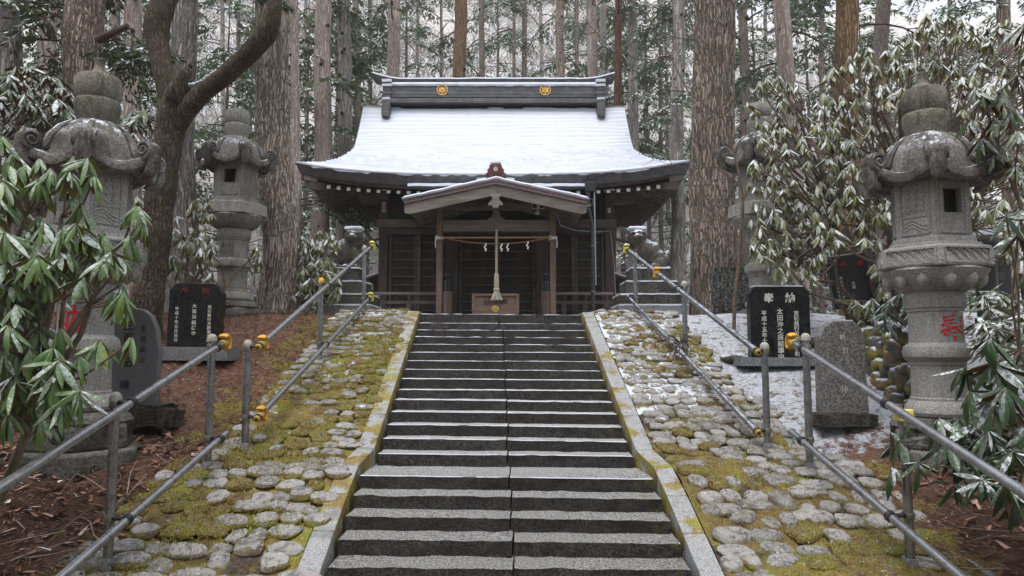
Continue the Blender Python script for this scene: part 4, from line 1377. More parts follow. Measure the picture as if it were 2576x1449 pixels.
# gutter, hopper and downpipes
gl, gr = xat(1022, 15.3) - SH.x, xat(1480, 15.3) - SH.x
gut = MB()
gut.tube([(gl, EF - 0.09, 3.075), (gr, EF - 0.09, 3.065)], 0.055, 10)
g_o = S(gut, 'gutter', MAT['pipe'], roof_o)
n = 60
gxs = np.linspace(gl, gr, n)
wv = 0.008 * fbm(np.stack([gxs * 9, gxs * 0, gxs * 0], 1), 2, 6)
S(MB().grid(np.stack([np.stack([gxs, np.full(n, EF - 0.09 + dy), 3.10 + dz + wv], 1) for dy, dz in ((-0.06, -0.03), (-0.05, 0.03), (0.0, 0.045), (0.05, 0.02))], 0)), 'gutter_snow', MAT['snow'], g_o)
hx_ = xat(1489, 15.2) - SH.x
S(MB().box((hx_, EF - 0.10, 3.05), (0.22, 0.2, 0.2), taper=1.15), 'rain_hopper', MAT['pipe'], bv=0.01)
S(MB().tube([(hx_ - 0.05, EF - 0.12, 2.96), (hx_ - 0.04, EF - 0.13, 2.6), (hx_ + 0.03, EF - 0.14, 2.2), (hx_ + 0.03, EF - 0.14, 0.0)], 0.042, 12), 'downpipe', MAT['pipe'])
S(MB().tube([(hx_ + 0.085, EF - 0.13, 3.06), (hx_ + 0.095, EF - 0.15, 0.9)], 0.016, 8), 'downpipe', MAT['pipe_pale'])
for z in (2.62, 1.75, 0.75):
    S(MB().lathe([(0.05, z), (0.05, z + 0.025)], 12, (hx_ + (0.03 if z < 2.3 else -0.03), EF - 0.14, 0)), 'pipe_bracket', MAT['clamp'])
# lamp, cable, votive stickers
lx_ = xat(1355, 15.0) - SH.x
lm = S(MB().box((lx_, PY_ - 0.05, 2.58), (0.26, 0.03, 0.13)), 'lamp_bracket', MAT['lamp_white'], bv=0.01)
for s in (-1, 1):
    S(MB().box((lx_ + s * 0.075, PY_ - 0.075, 2.575), (0.085, 0.02, 0.10)), 'lamp_panel', MAT['void'], lm)
S(MB().lathe([(0.02, 0.0), (0.055, 0.02), (0.05, 0.05), (0.015, 0.08), (0.012, 0.13)], 12, (lx_ - 0.02, PY_ - 0.06, 2.38)), 'lamp_bulb', MAT['lamp_white'], lm)
S(MB().tube([(xr + 0.07, PY_, 2.42), (xr + 0.22, -1.0, 2.26), (xr + 0.6, -0.5, 2.24), (xr + 1.1, -0.2, 2.26), (HW + 0.02, -0.13, 2.29), (HW + 0.10, -0.1, 1.5), (HW + 0.14, -0.1, 0.4)], 0.010, 6), 'cable', MAT['pipe_pale'])

def text_mesh(body, size, mat, ext=0.002, off=0.0, space=1.0, name='inscription'):
    cu = bpy.data.curves.new('inscription', 'FONT')
    cu.body = body
    cu.size = size
    cu.align_x = 'CENTER'
    cu.align_y = 'CENTER'
    cu.space_line = space
    cu.extrude = ext
    cu.offset = off
    cu.resolution_u = 3
    t = bpy.data.objects.new('inscription', cu)
    COL.objects.link(t)
    bpy.context.view_layer.update()
    me = bpy.data.meshes.new_from_object(t.evaluated_get(bpy.context.evaluated_depsgraph_get()))
    bpy.data.objects.remove(t, do_unlink=True)
    bpy.data.curves.remove(cu)
    me.materials.clear()
    me.materials.append(mat)
    return me
def text(body, size, mat, parent, loc, rot=(R(90), 0, 0), name='inscription', **kw):
    return link(name, text_mesh(body, size, mat, name=name, **kw), parent, loc, rot)
# paper votive slips on the posts
st = S(MB().box((-HW + 0.0, -0.112, 2.86), (0.085, 0.006, 0.24)), 'paper_slip', MAT['tassel'])
text('山\n岡', 0.09, MAT['text_ink'], st, (-HW, -0.117, 2.86), space=0.9)
st = S(MB().box((HW - 0.0, -0.112, 2.78), (0.07, 0.006, 0.12)), 'paper_slip', MAT['tassel'])
st = S(MB().box((HW - 0.50, -0.145, 2.99), (0.24, 0.006, 0.14)), 'paper_slip', MAT['tassel'])
for s in (-1, 1):
    S(MB().box((HW - 0.50 + s * 0.06, -0.150, 2.985), (0.09, 0.004, 0.10)), 'slip_print', MAT['void'], st)

# ------------------------------------------------------------------ things at the shrine front
def W(x, y, z):
    """shrine-local to world"""
    c, s = math.cos(ROT), math.sin(ROT)
    return Vector((SH.x + x * c - y * s, SH.y + x * s + y * c, SH.z + z))
# offering box
bp = W(xat(1247, 15.1) - SH.x, -1.42, 0)
box = thing('offering_box', 'reddish wooden offering box with gold crest below the bell rope', 'offering box', bp, ROT)
bw, bh, bd = 0.99, 0.69, 0.5
S(MB().box((0, 0, bh / 2), (bw - 0.1, bd - 0.04, bh - 0.06)), 'box_body', MAT['wood_box'], box, bv=0.004)
for x in (-bw / 2 + 0.03, bw / 2 - 0.03):
    for y in (-bd / 2 + 0.02, bd / 2 - 0.02):
        S(MB().box((x, y, bh / 2), (0.065, 0.06, bh)), 'corner_post', MAT['wood_box'], box, bv=0.006)
for y in (-bd / 2 + 0.01, bd / 2 - 0.01):
    S(MB().box((0, y, bh - 0.02), (bw - 0.125, 0.055, 0.045)), 'top_rail', MAT['wood_box'], box, bv=0.005)
    S(MB().box((0, y, 0.05), (bw - 0.125, 0.05, 0.08)), 'bottom_rail', MAT['wood_box'], box, bv=0.005)
for k in range(9):
    S(MB().beam((-0.40 + k * 0.1, -bd / 2 + 0.05, bh - 0.02), (-0.40 + k * 0.1, bd / 2 - 0.05, bh - 0.02), 0.03, 0.04), 'slat', MAT['wood_box'], box)
text('納', 0.155, MAT['text_ink'], box, (-0.175, -bd / 2 + 0.017, 0.505), off=0.002)
text('奉', 0.155, MAT['text_ink'], box, (0.185, -bd / 2 + 0.017, 0.505), off=0.002)
cr = S(MB().lathe([(0.078, 0), (0.078, 0.012), (0.070, 0.018)], 28), 'crest', MAT['brass'], box)
cr.rotation_euler = (R(90), 0, 0)
cr.location = (-0.005, -bd / 2 + 0.022, 0.375)
sw = MB()
for k in range(3):
    a0 = k * 2 * math.pi / 3 + 0.5
    pts = [(0.05 * (1 - t * 0.75) * math.cos(a0 + t * 2.2), 0.05 * (1 - t * 0.75) * math.sin(a0 + t * 2.2), 0.02) for t in np.linspace(0, 1, 7)]
    sw.tube(pts, [0.004, 0.007, 0.010, 0.013, 0.015, 0.015, 0.010], 6)
S(sw, 'crest_swirl', MAT['gold'], cr)
# bell rope
rp = W(xat(1249, 15.0) - SH.x, PY_ - 0.09, 0)
rope = thing('bell_rope', 'twisted straw bell rope with pale tassel hanging from the porch beam', 'rope', (rp.x, rp.y, PZL), 0)
zt, zb = 2.05, hz(688, 14.9)
tw = MB()
for k in range(3):
    a = np.linspace(0, 2 * math.pi * 15, 220) + k * 2 * math.pi / 3
    z = np.linspace(zt, zb, 220)
    tw.tube([(0.013 * math.cos(t), 0.013 * math.sin(t), zz_) for t, zz_ in zip(a, z)], 0.0155, 6)
S(tw, 'twisted_rope', MAT['rope'], rope)
z1, z2 = hz(725, 14.9), hz(755, 14.9)
S(MB().lathe([(0.052, z1), (0.055, z1 + 0.1), (0.050, zb - 0.03), (0.03, zb + 0.01)], 16), 'rope_sleeve', MAT['rope'], rope)
S(MB().lathe([(0.055, z1 - 0.055), (0.068, z1 - 0.04), (0.068, z1 - 0.01), (0.05, z1)], 16), 'tassel_knot', MAT['tassel'], rope)
ts = MB()
for k in range(70):
    a, q = random.uniform(0, 6.28), math.sqrt(random.random())
    ts.tube([(0.05 * q * math.cos(a), 0.05 * q * math.sin(a), z1 - 0.05), (0.085 * q * math.cos(a), 0.085 * q * math.sin(a), (z1 + z2) / 2 - 0.03), (0.135 * q * math.cos(a), 0.12 * q * math.sin(a), z2 + random.uniform(-0.012, 0.012))], [0.008, 0.011, 0.009], 5)
S(ts, 'tassel', MAT['tassel'], rope)
# bamboo pole tied between the posts
zp = hz(597, 14.85)
pa, pb = W(xl - 0.06, PY_ - 0.085, zp), W(xr + 0.06, PY_ - 0.085, zp + 0.01)
po = thing('bamboo_pole', 'straight pale bamboo pole tied across the porch posts', 'pole', ((pa + pb) / 2))
S(MB().tube([pa - po.location, pb - po.location], 0.018, 10), 'cane', MAT['bamboo'], po)
for p in (W(xl, PY_, zp), W(xr, PY_, zp)):
    t = MB()
    for k in range(4):
        d = (k - 1.5) * 0.016
        t.tube([p - po.location + Vector(((-1) ** k * 0.0 + a, b, d + a * 0.15 * (-1) ** k)) for a, b in ((-0.08, -0.112), (0.08, -0.112), (0.08, 0.08), (-0.08, 0.08), (-0.08, -0.112))], 0.008, 5)
    sgn = 1 if p.x > po.location.x else -1
    t.tube([p - po.location + Vector((sgn * 0.07, -0.115, 0)), p - po.location + Vector((sgn * 0.085, -0.118, -0.10)), p - po.location + Vector((sgn * 0.075, -0.118, -0.22))], 0.010, 5)
    S(t, 'tie', MAT['white'], po)
# sacred rope with paper streamers
sh = thing('shimenawa_rope', 'thin brown sacred rope sagging across the porch with four white paper streamers', 'rope', W(xm, PY_ - 0.12, zp))
rel = lambda v: v - sh.location
def sag(t):
    x = xl + (xr - xl) * t
    return W(x, PY_ - 0.125, zp + 0.02 - 0.155 * (1 - (2 * t - 1) ** 2) - 0.0)
S(MB().tube([rel(sag(t)) for t in np.linspace(0, 1, 24)], 0.012, 6), 'rope', MAT['rope2'], sh)
for t in (0.405, 0.545, 0.60, 0.775):
    p = rel(sag(t))
    m_ = MB()
    for j in range(3):
        dx = (0.010, -0.012, 0.012)[j]
        m_.box(p + Vector((dx, -0.012 - 0.004 * j, -0.03 - j * 0.052)), (0.032, 0.006, 0.062), Matrix.Rotation((-1) ** j * 0.25, 4, 'Y'))
    S(m_, 'paper_streamer', MAT['white'], sh)
# ------------------------------------------------------------------ handrails
def handrail(label, posts, up, low, caps, mat_rail, ext=None, side=-1):
    """posts: (x px, top px, depth); up/low: two rail points (far, near) ; caps: list of (point, colour, kind)"""
    h = thing('handrail', label, 'handrail', (posts[0][0], posts[0][2], float(prof(posts[0][2]))), 0, 'steel pipe handrails beside the steps')
    O = h.location
    for (X_, zt, Y_, capm) in posts:
        zb = float(prof(Y_)) + 0.03
        S(MB().tube([(X_ - O.x, Y_ - O.y, zb - 0.1 - O.z), (X_ - O.x, Y_ - O.y, zt - 0.02 - O.z)], 0.0305, 16), 'post', MAT['galv'], h)
        S(MB().lathe([(0.044, zb - 0.02), (0.042, zb + 0.06), (0.034, zb + 0.075)], 16, (X_ - O.x, Y_ - O.y, -O.z)), 'post_socket', MAT['stele_base'], h)
        S(MB().lathe([(0.040, zt - 0.035), (0.041, zt - 0.02), (0.036, zt + 0.005), (0.022, zt + 0.022), (0.004, zt + 0.028)], 16, (X_ - O.x, Y_ - O.y, -O.z)), 'post_cap', MAT[capm], h)
        for (a, b), dz in ((up, 0), (low, 0)):
            t = (Y_ - a.y) / (b.y - a.y)
            pr_ = a + (b - a) * t
            if ext is None and not (-0.1 < t < 1.1):
                continue
            c = Vector((X_, Y_, min(pr_.z + 0.01, zt - 0.055)))
            S(MB().lathe([(0.038, -0.022), (0.040, -0.012), (0.040, 0.012), (0.038, 0.022)], 14, c - O), 'post_clamp', MAT['clamp'], h)
            dd = (pr_ - c)
            S(MB().tube([c - O, c + dd * 0.5 + Vector((0, -0.03, 0.012)) - O, pr_ - O], [0.014, 0.016, 0.014], 8), 'clamp_arm', MAT['clamp_dark'], h)
            dr = (b - a).normalized()
            S(MB().tube([pr_ - dr * 0.018 - O, pr_ + dr * 0.018 - O], 0.037, 14), 'rail_clamp', MAT['clamp_dark'], h)
    for nm, (a, b) in (('upper_rail', up), ('lower_rail', low)):
        d = (b - a)
        e = b if ext is None else a + d * ((ext - a.y) / d.y)
        S(MB().tube([a - O, a + (e - a) * 0.5 - O, e - O], 0.0285, 18), nm, mat_rail, h)
        for q in (0.52, 0.31):
            p_ = a + (e - a) * q
            S(MB().tube([p_ - d.normalized() * 0.05 - O, p_ + d.normalized() * 0.05 - O], 0.0305, 16), 'rail_joint', mat_rail, h)
    for (p, dr, m, kind) in caps:
        dr = dr.normalized()
        upv = (Vector((0, 0, 1)) - dr * dr.z).normalized()
        if kind == 'hook':
            c = MB()
            n = 15
            rows = []
            for k in range(n):
                a = R(-75 + 190 * k / (n - 1))
                ctr = p - dr * 0.004 + (dr * math.cos(a) * 0.052 + upv * math.sin(a) * 0.062)
                rad = (dr * math.cos(a) + upv * math.sin(a))
                sd_ = dr.cross(upv)
                fat = 0.023 * (0.55 + 0.45 * math.sin(math.pi * (k + 0.6) / n))
                rows.append([tuple(ctr + rad * math.cos(t) * fat + sd_ * math.sin(t) * 0.040 - O) for t in np.linspace(0, 2 * math.pi, 12, endpoint=False)])
            c.grid(np.array(rows), wrap=True)
            c.f.append((np.array([list(range(12))]), 0)); c.f.append((np.array([list(range(12 * n - 1, 12 * n - 13, -1))]), 0))
            S(c, 'end_guard', MAT[m], h)
            S(MB().tube([p - dr * 0.06 - O, p + dr * 0.012 - O], 0.034, 14), 'guard_sleeve', MAT['ochre'] if m != 'yellow2' else MAT[m], h)
        else:
            S(MB().tube([p - dr * 0.03 - O, p + dr * 0.02 - O, p + dr * 0.032 - O], [0.034, 0.034, 0.024], 16), 'end_plug', MAT['ochre'], h)
            S(MB().tube([p + dr * 0.030 - O, p + dr * 0.036 - O], 0.011, 10), 'plug_hole', MAT['void'], h)
    return h
def pst(xb, ytop, Y_, capm='capgrey', yb=None):
    return (at(xb, (ytop + 1000) / 2, Y_).x, zat(ytop, Y_), Y_, capm)

A, B = at(565, 862, 6.08), at(318, 1022, 4.72)
C, D = at(570, 1090, 6.06), at(300, 1325, 4.70)
handrail('galvanised two-pipe handrail nearest on the left, crossing in front of the grey round-topped stone', [pst(531, 848, 5.95), pst(291, 996, 4.78), (-2.73, 0.78, 3.35, 'capgrey')], (A, B), (C, D),
         [(A, A - B, 'yellow', 'hook')], MAT['galv_rail'], 3.3)
A, B = at(1992, 860, 6.10), at(2235, 1018, 4.76)
C, D = at(1990, 1086, 6.10), at(2250, 1308, 4.74)
hr = handrail('galvanised two-pipe handrail nearest on the right, crossing in front of the small speckled stone', [pst(2029, 846, 5.92), pst(2272, 1044, 4.78), (2.73, 0.78, 3.35, 'capgrey')], (A, B), (C, D),
         [(A, A - B, 'yellow', 'hook')], MAT['galv_rail'], 3.3)
px_, pzt, pY, _ = pst(2272, 1044, 4.78)
S(MB().rough((px_ - hr.location.x, pY - hr.location.y, pzt + 0.0 - hr.location.z), (0.10, 0.095, 0.075), (5, 5, 4), 0.006, 4, 14, rnd=0.12), 'tape_wrap', MAT['tape'], hr)
A, B = at(936, 619, 10.5), at(652, 872, 6.42)
C, D = at(932, 748, 10.5), at(648, 1052, 6.42)
handrail('upper left handrail climbing to the left guardian statue', [pst(914, 622, 10.38), pst(805, 704, 8.4, 'yellow'), pst(622, 862, 6.42)], (A, B), (C, D),
         [(A, A - B, 'yellow2', 'hook'), (C, C - D, 'yellow2', 'hook'), (B, B - A, 'yellow', 'plug'), (D, D - C, 'yellow', 'plug'), (B + (A - B) * 0.02, A - B, 'yellow', 'hook'), (D + (C - D) * 0.02, C - D, 'yellow', 'hook')], MAT['galv_rail'])
A, B = at(1576, 626, 10.5), at(1905, 884, 6.42)
C, D = at(1578, 745, 10.5), at(1905, 1086, 6.42)
hr = handrail('upper right handrail with snow on the pipe climbing to the right guardian statue', [pst(1600, 640, 10.38), pst(1724, 712, 8.4), pst(1925, 868, 6.42)], (A, B), (C, D),
         [(A, A - B, 'yellow2', 'hook'), (B, B - A, 'yellow', 'plug'), (D, D - C, 'yellow', 'plug'), (A + (B - A) * 0.335, A - B, 'yellow', 'hook')], MAT['galv_snow'])

# ------------------------------------------------------------------ stone lanterns
def hexmod(t, rot):
    a = ((t - rot + math.pi / 6) % (math.pi / 3)) - math.pi / 6   # 0 at a corner
    return math.cos(math.pi / 6) / np.cos(math.pi / 6 - np.abs(a)), np.abs(a) / (math.pi / 6)

def h6(y):
    return zat(y, 6.2) - zat(1045, 6.2)

def lantern(label, X_, Y_, zf, sc, rot, spike=True, body='lantern_near', cap='lantern_ball', roofm='lantern_roof', glyph=None, gm='red', gx=0.0, detail=True, ped=0.45):
    L = thing('stone_lantern', label, 'stone lantern', (X_, Y_, zf), rot, 'tall stone lanterns')
    L.scale = (sc, sc, sc)
    mb_, mr_, mc_ = MAT[body], MAT[roofm], MAT[cap]
    # pedestal
    S(MB().lathe([(0.50, -ped - 0.1), (0.50, -ped + 0.13), (0.475, -ped + 0.15)], 6, rot=0), 'pedestal_slab', MAT['base_mossy'], L, bv=0.012)
    S(MB().lathe([(0.42, -ped + 0.15), (0.435, -ped + 0.18), (0.42, -0.13), (0.39, -0.10)], 6, rot=0), 'pedestal', MAT['base_mossy'], L, bv=0.015)
    if detail:
        for k in range(6):
            a = math.pi / 6 + k * math.pi / 3
            q = Matrix.Rotation(a, 4, 'Z')
            p_ = MB()
            for dx in (-0.11, 0.11):
                p_.add([tuple(q @ Vector((0.374, dx * 0.85 + 0.07 * math.cos(t), (-ped + 0.03) / 2 + 0.03 + 0.07 * math.sin(t)))) for t in np.linspace(0, 2 * math.pi, 14, endpoint=False)], [tuple(range(14))])
            S(p_, 'pedestal_relief', MAT['dark_stone'], L)
    S(MB().lathe([(0.36, -0.12), (0.385, -0.09), (0.365, -0.05), (0.29, -0.01)], 32, mod=lambda t, i: 1 + 0.03 * np.abs(np.cos(6 * t))), 'base_lotus', MAT['base_mossy'], L)
    # shaft with rings
    pr_ = [(0.262, 0.0), (0.275, 0.03), (0.265, 0.08), (0.235, 0.12), (0.222, 0.13), (0.222, 0.15), (0.212, 0.16), (0.208, h6(920)), (0.218, h6(917)), (0.218, h6(910)), (0.235, h6(906)), (0.262, h6(898)), (0.268, h6(886)), (0.255, h6(872)), (0.225, h6(865)),
           (0.213, h6(862)), (0.210, h6(786)), (0.222, h6(784)), (0.222, h6(778)), (0.232, h6(776)), (0.245, h6(765)), (0.242, h6(745)), (0.225, h6(735))]
    S(MB().lathe(pr_, 40), 'shaft', mb_, L, True, 30)
    # lotus bowl
    n1 = 18
    def petal(t, i):
        k = (0.02, 0.045, 0.05, 0.03, 0.0)[i]
        return 1 + k * (np.abs(np.sin(t * n1 / 2)) ** 0.5 - 0.6)
    S(MB().lathe([(0.235, h6(737)), (0.32, h6(722)), (0.395, h6(700)), (0.425, h6(685)), (0.415, h6(680))], 144, mod=petal), 'lotus_bowl', mb_, L, True, 50)
    if detail:
        for k in range(12):
            a = k * math.pi / 6 + 0.2
            S(MB().lathe([(0.005, -0.085), (0.045, -0.05), (0.058, 0.0), (0.045, 0.045), (0.01, 0.06)], 10, (0.352 * math.cos(a), 0.352 * math.sin(a), h6(706))), 'lotus_petal', mb_, L)
    # hexagonal middle platform
    z0, z1 = h6(681), h6(632)
    S(MB().lathe([(0.47, z0), (0.485, z0 + 0.01), (0.465, z1 - 0.005), (0.455, z1), (0.40, z1 + 0.015), (0.40, z1 + 0.035), (0.36, z1 + 0.038), (0.36, h6(607))], 6), 'platform', mb_, L, False, bv=0.006)
    rot_ap = math.cos(math.pi / 6)
    for k in range(6):
        a = math.pi / 6 + k * math.pi / 3
        q = Matrix.Rotation(a, 4, 'Z')
        if detail:
            fr = MB()
            r_ = 0.475 * rot_ap + 0.004
            zc, hh, ww = (z0 + z1) / 2 + 0.003, (z1 - z0) / 2 - 0.025, 0.20
            for (dy, dz, sy_, sz_) in ((0, hh, 2 * ww, 0.012), (0, -hh, 2 * ww, 0.012), (ww, 0, 0.012, 2 * hh), (-ww, 0, 0.012, 2 * hh)):
                fr.box(tuple(q @ Vector((r_, dy, zc + dz))), (0.016, sy_, sz_), q)
            for j in range(5):
                y0 = -0.17 + j * 0.075
                for jj in range(2):
                    pts = [q @ Vector((r_ - 0.002, y0 + u * 0.11 + jj * 0.022, zc + (hh * 0.75) * math.cos(u * math.pi))) for u in np.linspace(0, 1, 7)]
                    fr.tube(pts, 0.0065, 5)
            S(fr, 'platform_relief', mb_, L)
    # fire box: six stone sides, open front and back
    zb, zt = h6(607), h6(462)
    Rr = 0.325
    ap = Rr * rot_ap
    fh = zt - zb
    zc = (zb + zt) / 2
    for k in range(6):
        a = math.pi / 6 + k * math.pi / 3
        q = Matrix.Rotation(a, 4, 'Z')
        w_ = Rr - 0.004
        pm = MB()
        op = k in (1, 4)        # open sides face -y / +y once the lantern is turned
        if k in (4, 1):
            o0, o1, oh = h6(549) - zb, h6(490) - zb, 0.083
            pm.box(tuple(q @ Vector((ap - 0.03, 0, zb + o0 / 2))), (0.06, w_, o0), q)
            pm.box(tuple(q @ Vector((ap - 0.03, 0, (zb + o1 + zt) / 2))), (0.06, w_, fh - o1), q)
            for s_ in (-1, 1):
                pm.box(tuple(q @ Vector((ap - 0.03, s_ * (w_ / 2 + oh) / 2, zb + (o0 + o1) / 2))), (0.06, w_ / 2 - oh, o1 - o0), q)
            fr = MB()
            for (dy, dz, sy_, sz_) in ((0.115, zc, 0.014, fh * 0.86), (-0.115, zc, 0.014, fh * 0.86), (0, zb + fh * 0.07, 0.23, 0.014), (0, zt - fh * 0.07, 0.23, 0.014)):
                fr.box(tuple(q @ Vector((ap + 0.002, dy, dz))), (0.016, sy_, sz_), q)
            S(fr, 'window_frame', mb_, L)
        else:
            pm.box(tuple(q @ Vector((ap - 0.03, 0, zc))), (0.06, w_, fh), q)
            if detail:
                fr = MB()
                for (dy, dz, sy_, sz_) in ((0.115, zc, 0.012, fh * 0.86), (-0.115, zc, 0.012, fh * 0.86), (0, zb + fh * 0.07, 0.23, 0.012), (0, zt - fh * 0.07, 0.23, 0.012), (0, zb + fh * 0.36, 0.23, 0.012)):
                    fr.box(tuple(q @ Vector((ap + 0.002, dy, dz))), (0.014, sy_, sz_), q)
                for i in range(3):
                    for j in range(4):
                        c_ = Vector((ap + 0.001, -0.058 + i * 0.058, zb + fh * 0.47 + j * 0.056))
                        fr.box(tuple(q @ c_), (0.014, 0.036, 0.036), q @ Matrix.Rotation(R(45), 4, 'X'))
                for j in range(3):
                    fr.tube([q @ Vector((ap + 0.0, -0.09 + u * 0.18, zb + fh * (0.13 + 0.06 * j) + 0.03 * math.sin(u * 5))) for u in np.linspace(0, 1, 8)], 0.008, 5)
                S(fr, 'panel_relief', mb_, L)
        S(pm, 'fire_box_side', mb_, L, False)
    S(MB().lathe([(0.26, zb + 0.002), (0.26, zb + 0.02)], 6), 'fire_box_floor', mb_, L)
    # roof with scrolled corners
    zr = h6(476)
    n = 96
    t = np.arange(n) * 2 * math.pi / n
    hm, cd_ = hexmod(t, 0.0)
    prof_ = [(0.28, 2.03, 0, 1), (0.42, 1.985, 0.03, 1), (0.53, 1.965, 0.09, 1), (0.578, 1.985, 0.12, 1), (0.588, 2.03, 0.13, 1), (0.572, 2.062, 0.13, 1), (0.50, 2.072, 0.10, 1), (0.43, 2.09, 0.04, 0.8), (0.40, 2.15, 0, 0.6), (0.37, 2.25, 0, 0.5), (0.31, 2.35, 0, 0.35), (0.22, 2.43, 0, 0.2), (0.15, 2.475, 0, 0)]
    P = np.zeros((len(prof_), n, 3))
    for i, (r_, z_, lf, hxs) in enumerate(prof_):
        rr = 0.93 * r_ * (1 + (hm - 1) * hxs)
        P[i, :, 0], P[i, :, 1], P[i, :, 2] = rr * np.cos(t), rr * np.sin(t), z_ + lf * np.clip(1 - cd_, 0, 1) ** 2
    P = P + 0.006 * fbm(P.reshape(-1, 3) * 9 + X_, 3, 4).reshape(P.shape[:2])[..., None] * np.array([1, 1, 0.6])
    rf = MB().grid(P, wrap=True)
    rf.f.append((np.array([list(range(n - 1, -1, -1))]), 0)); rf.f.append((np.array([list(range((len(prof_) - 1) * n, len(prof_) * n))]), 0))
    ro = S(rf, 'lantern_roof', mr_, L, True, 45)
    for k in range(6):
        a = k * math.pi / 3
        q = Matrix.Rotation(a, 4, 'Z')
        sc_ = MB()
        zc_ = 2.195
        # solid roll
        roll = [(0.0, -0.074), (0.074, -0.074), (0.092, -0.060), (0.086, -0.028), (0.097, -0.014), (0.097, 0.014), (0.086, 0.028), (0.092, 0.060), (0.074, 0.074), (0.0, 0.074)]
        nn = 18
        G = np.array([[tuple(q @ Vector((0.505 + 0.93 * r_ * math.cos(v), y_, zc_ + r_ * math.sin(v)))) for v in np.linspace(0, 2 * math.pi, nn, endpoint=False)] for r_, y_ in roll])
        sc_.grid(G, wrap=True)
        for sgn in (-1, 1):
            sp = [q @ Vector((0.505 + 0.070 * (1 - u * 0.85) * math.cos(u * 11 - 1.2), sgn * 0.075, zc_ + 0.074 * (1 - u * 0.85) * math.sin(u * 11 - 1.2))) for u in np.linspace(0, 1, 22)]
            sc_.tube(sp, 0.012, 6)
        # rib running up the roof
        sc_.tube([q @ Vector(v) for v in ((0.49, 0, 2.21), (0.42, 0, 2.15), (0.378, 0, 2.19), (0.345, 0, 2.28), (0.28, 0, 2.37), (0.19, 0, 2.44))], [0.055, 0.05, 0.04, 0.034, 0.028, 0.018], 8)
        # fold of the brim under the scroll
        sc_.tube([q @ Vector(v) for v in ((0.55, 0, 2.16), (0.555, 0, 2.08), (0.525, 0, 2.01), (0.44, 0, 1.975))], [0.06, 0.062, 0.052, 0.02], 8)
        S(sc_, 'corner_scroll', mr_, L)
    # finial
    S(MB().lathe([(0.150, h6(344)), (0.155, h6(335)), (0.165, h6(322)), (0.178, h6(305)), (0.178, h6(292)), (0.165, h6(286))], 60, mod=lambda t, i: 1 + (0.025 if 1 < i < 5 else 0) * np.abs(np.cos(t * 5))), 'finial_lotus', mc_, L)
    S(MB().lathe([(0.160, h6(287)), (0.180, h6(278)), (0.186, h6(258)), (0.182, h6(240)), (0.165, h6(229)), (0.12, h6(224)), (0.05, h6(221)), (0.005, h6(220))], 40), 'finial_jewel', mc_, L)
    if spike:
        S(MB().lathe([(0.085, h6(223)), (0.055, h6(216)), (0.042, h6(205)), (0.040, h6(192)), (0.046, h6(186)), (0.04, h6(184))], 20), 'finial_spike', mc_, L)
    if glyph:
        gz_ = (h6(862) + h6(786)) / 2 + (0.0)
        me = text_mesh(glyph, 0.235, MAT[gm], ext=0.004, off=0.004)
        r_ = 0.2125
        co = np.zeros(len(me.vertices) * 3)
        me.vertices.foreach_get('co', co)
        co = co.reshape(-1, 3)
        th = -math.pi / 2 - rot + (co[:, 0] + gx) / r_
        nw = np.stack([(r_ + co[:, 2]) * np.cos(th), (r_ + co[:, 2]) * np.sin(th), co[:, 1] + gz_ - 0.02], 1)
        me.vertices.foreach_set('co', nw.ravel())
        me.update()
        link('inscription', me, L)
    return L
HEXROT = R(0)
lantern('tall stone lantern half hidden by rhododendron leaves, red character on its shaft, at the left', at(228, 600, 6.05).x, 6.05, zat(1030, 6.05), 1.0, R(-8), True, glyph='納', gx=-0.02, ped=0.46)
lantern('tall stone lantern on the right with a red character and latticed side', at(2347, 700, 6.2).x, 6.2, zat(1045, 6.2), 1.0, R(7), True, glyph='奉', gx=0.035, ped=0.42)
lantern('slimmer grey stone lantern beside the big cedar trunk on the left', at(591, 520, 10.5).x, 10.5, zat(757, 10.5), 1.0, R(4), False, 'lantern_far', 'lantern_far', 'lantern_roof', '納', 'text_stone', -0.02, False, 0.40)
lantern('snow-topped stone lantern mostly hidden behind rhododendron right of the big trunk', at(1918, 520, 10.6).x, 10.6, zat(775, 10.6), 1.08, R(-6), False, 'lantern_far', 'lantern_far', 'lantern_roof', None, 'red', 0, False, 0.40)

# ------------------------------------------------------------------ inscribed stones
def column(parent, chars, size, mat, x, ztop, y, pitch=None, off=0.001):
    pitch = pitch or size * 1.02
    for i, ch in enumerate(chars):
        if ch != ' ':
            text(ch, size, MAT[mat], parent, (x, y, ztop - size * 0.5 - i * pitch), off=off, ext=0.0015)

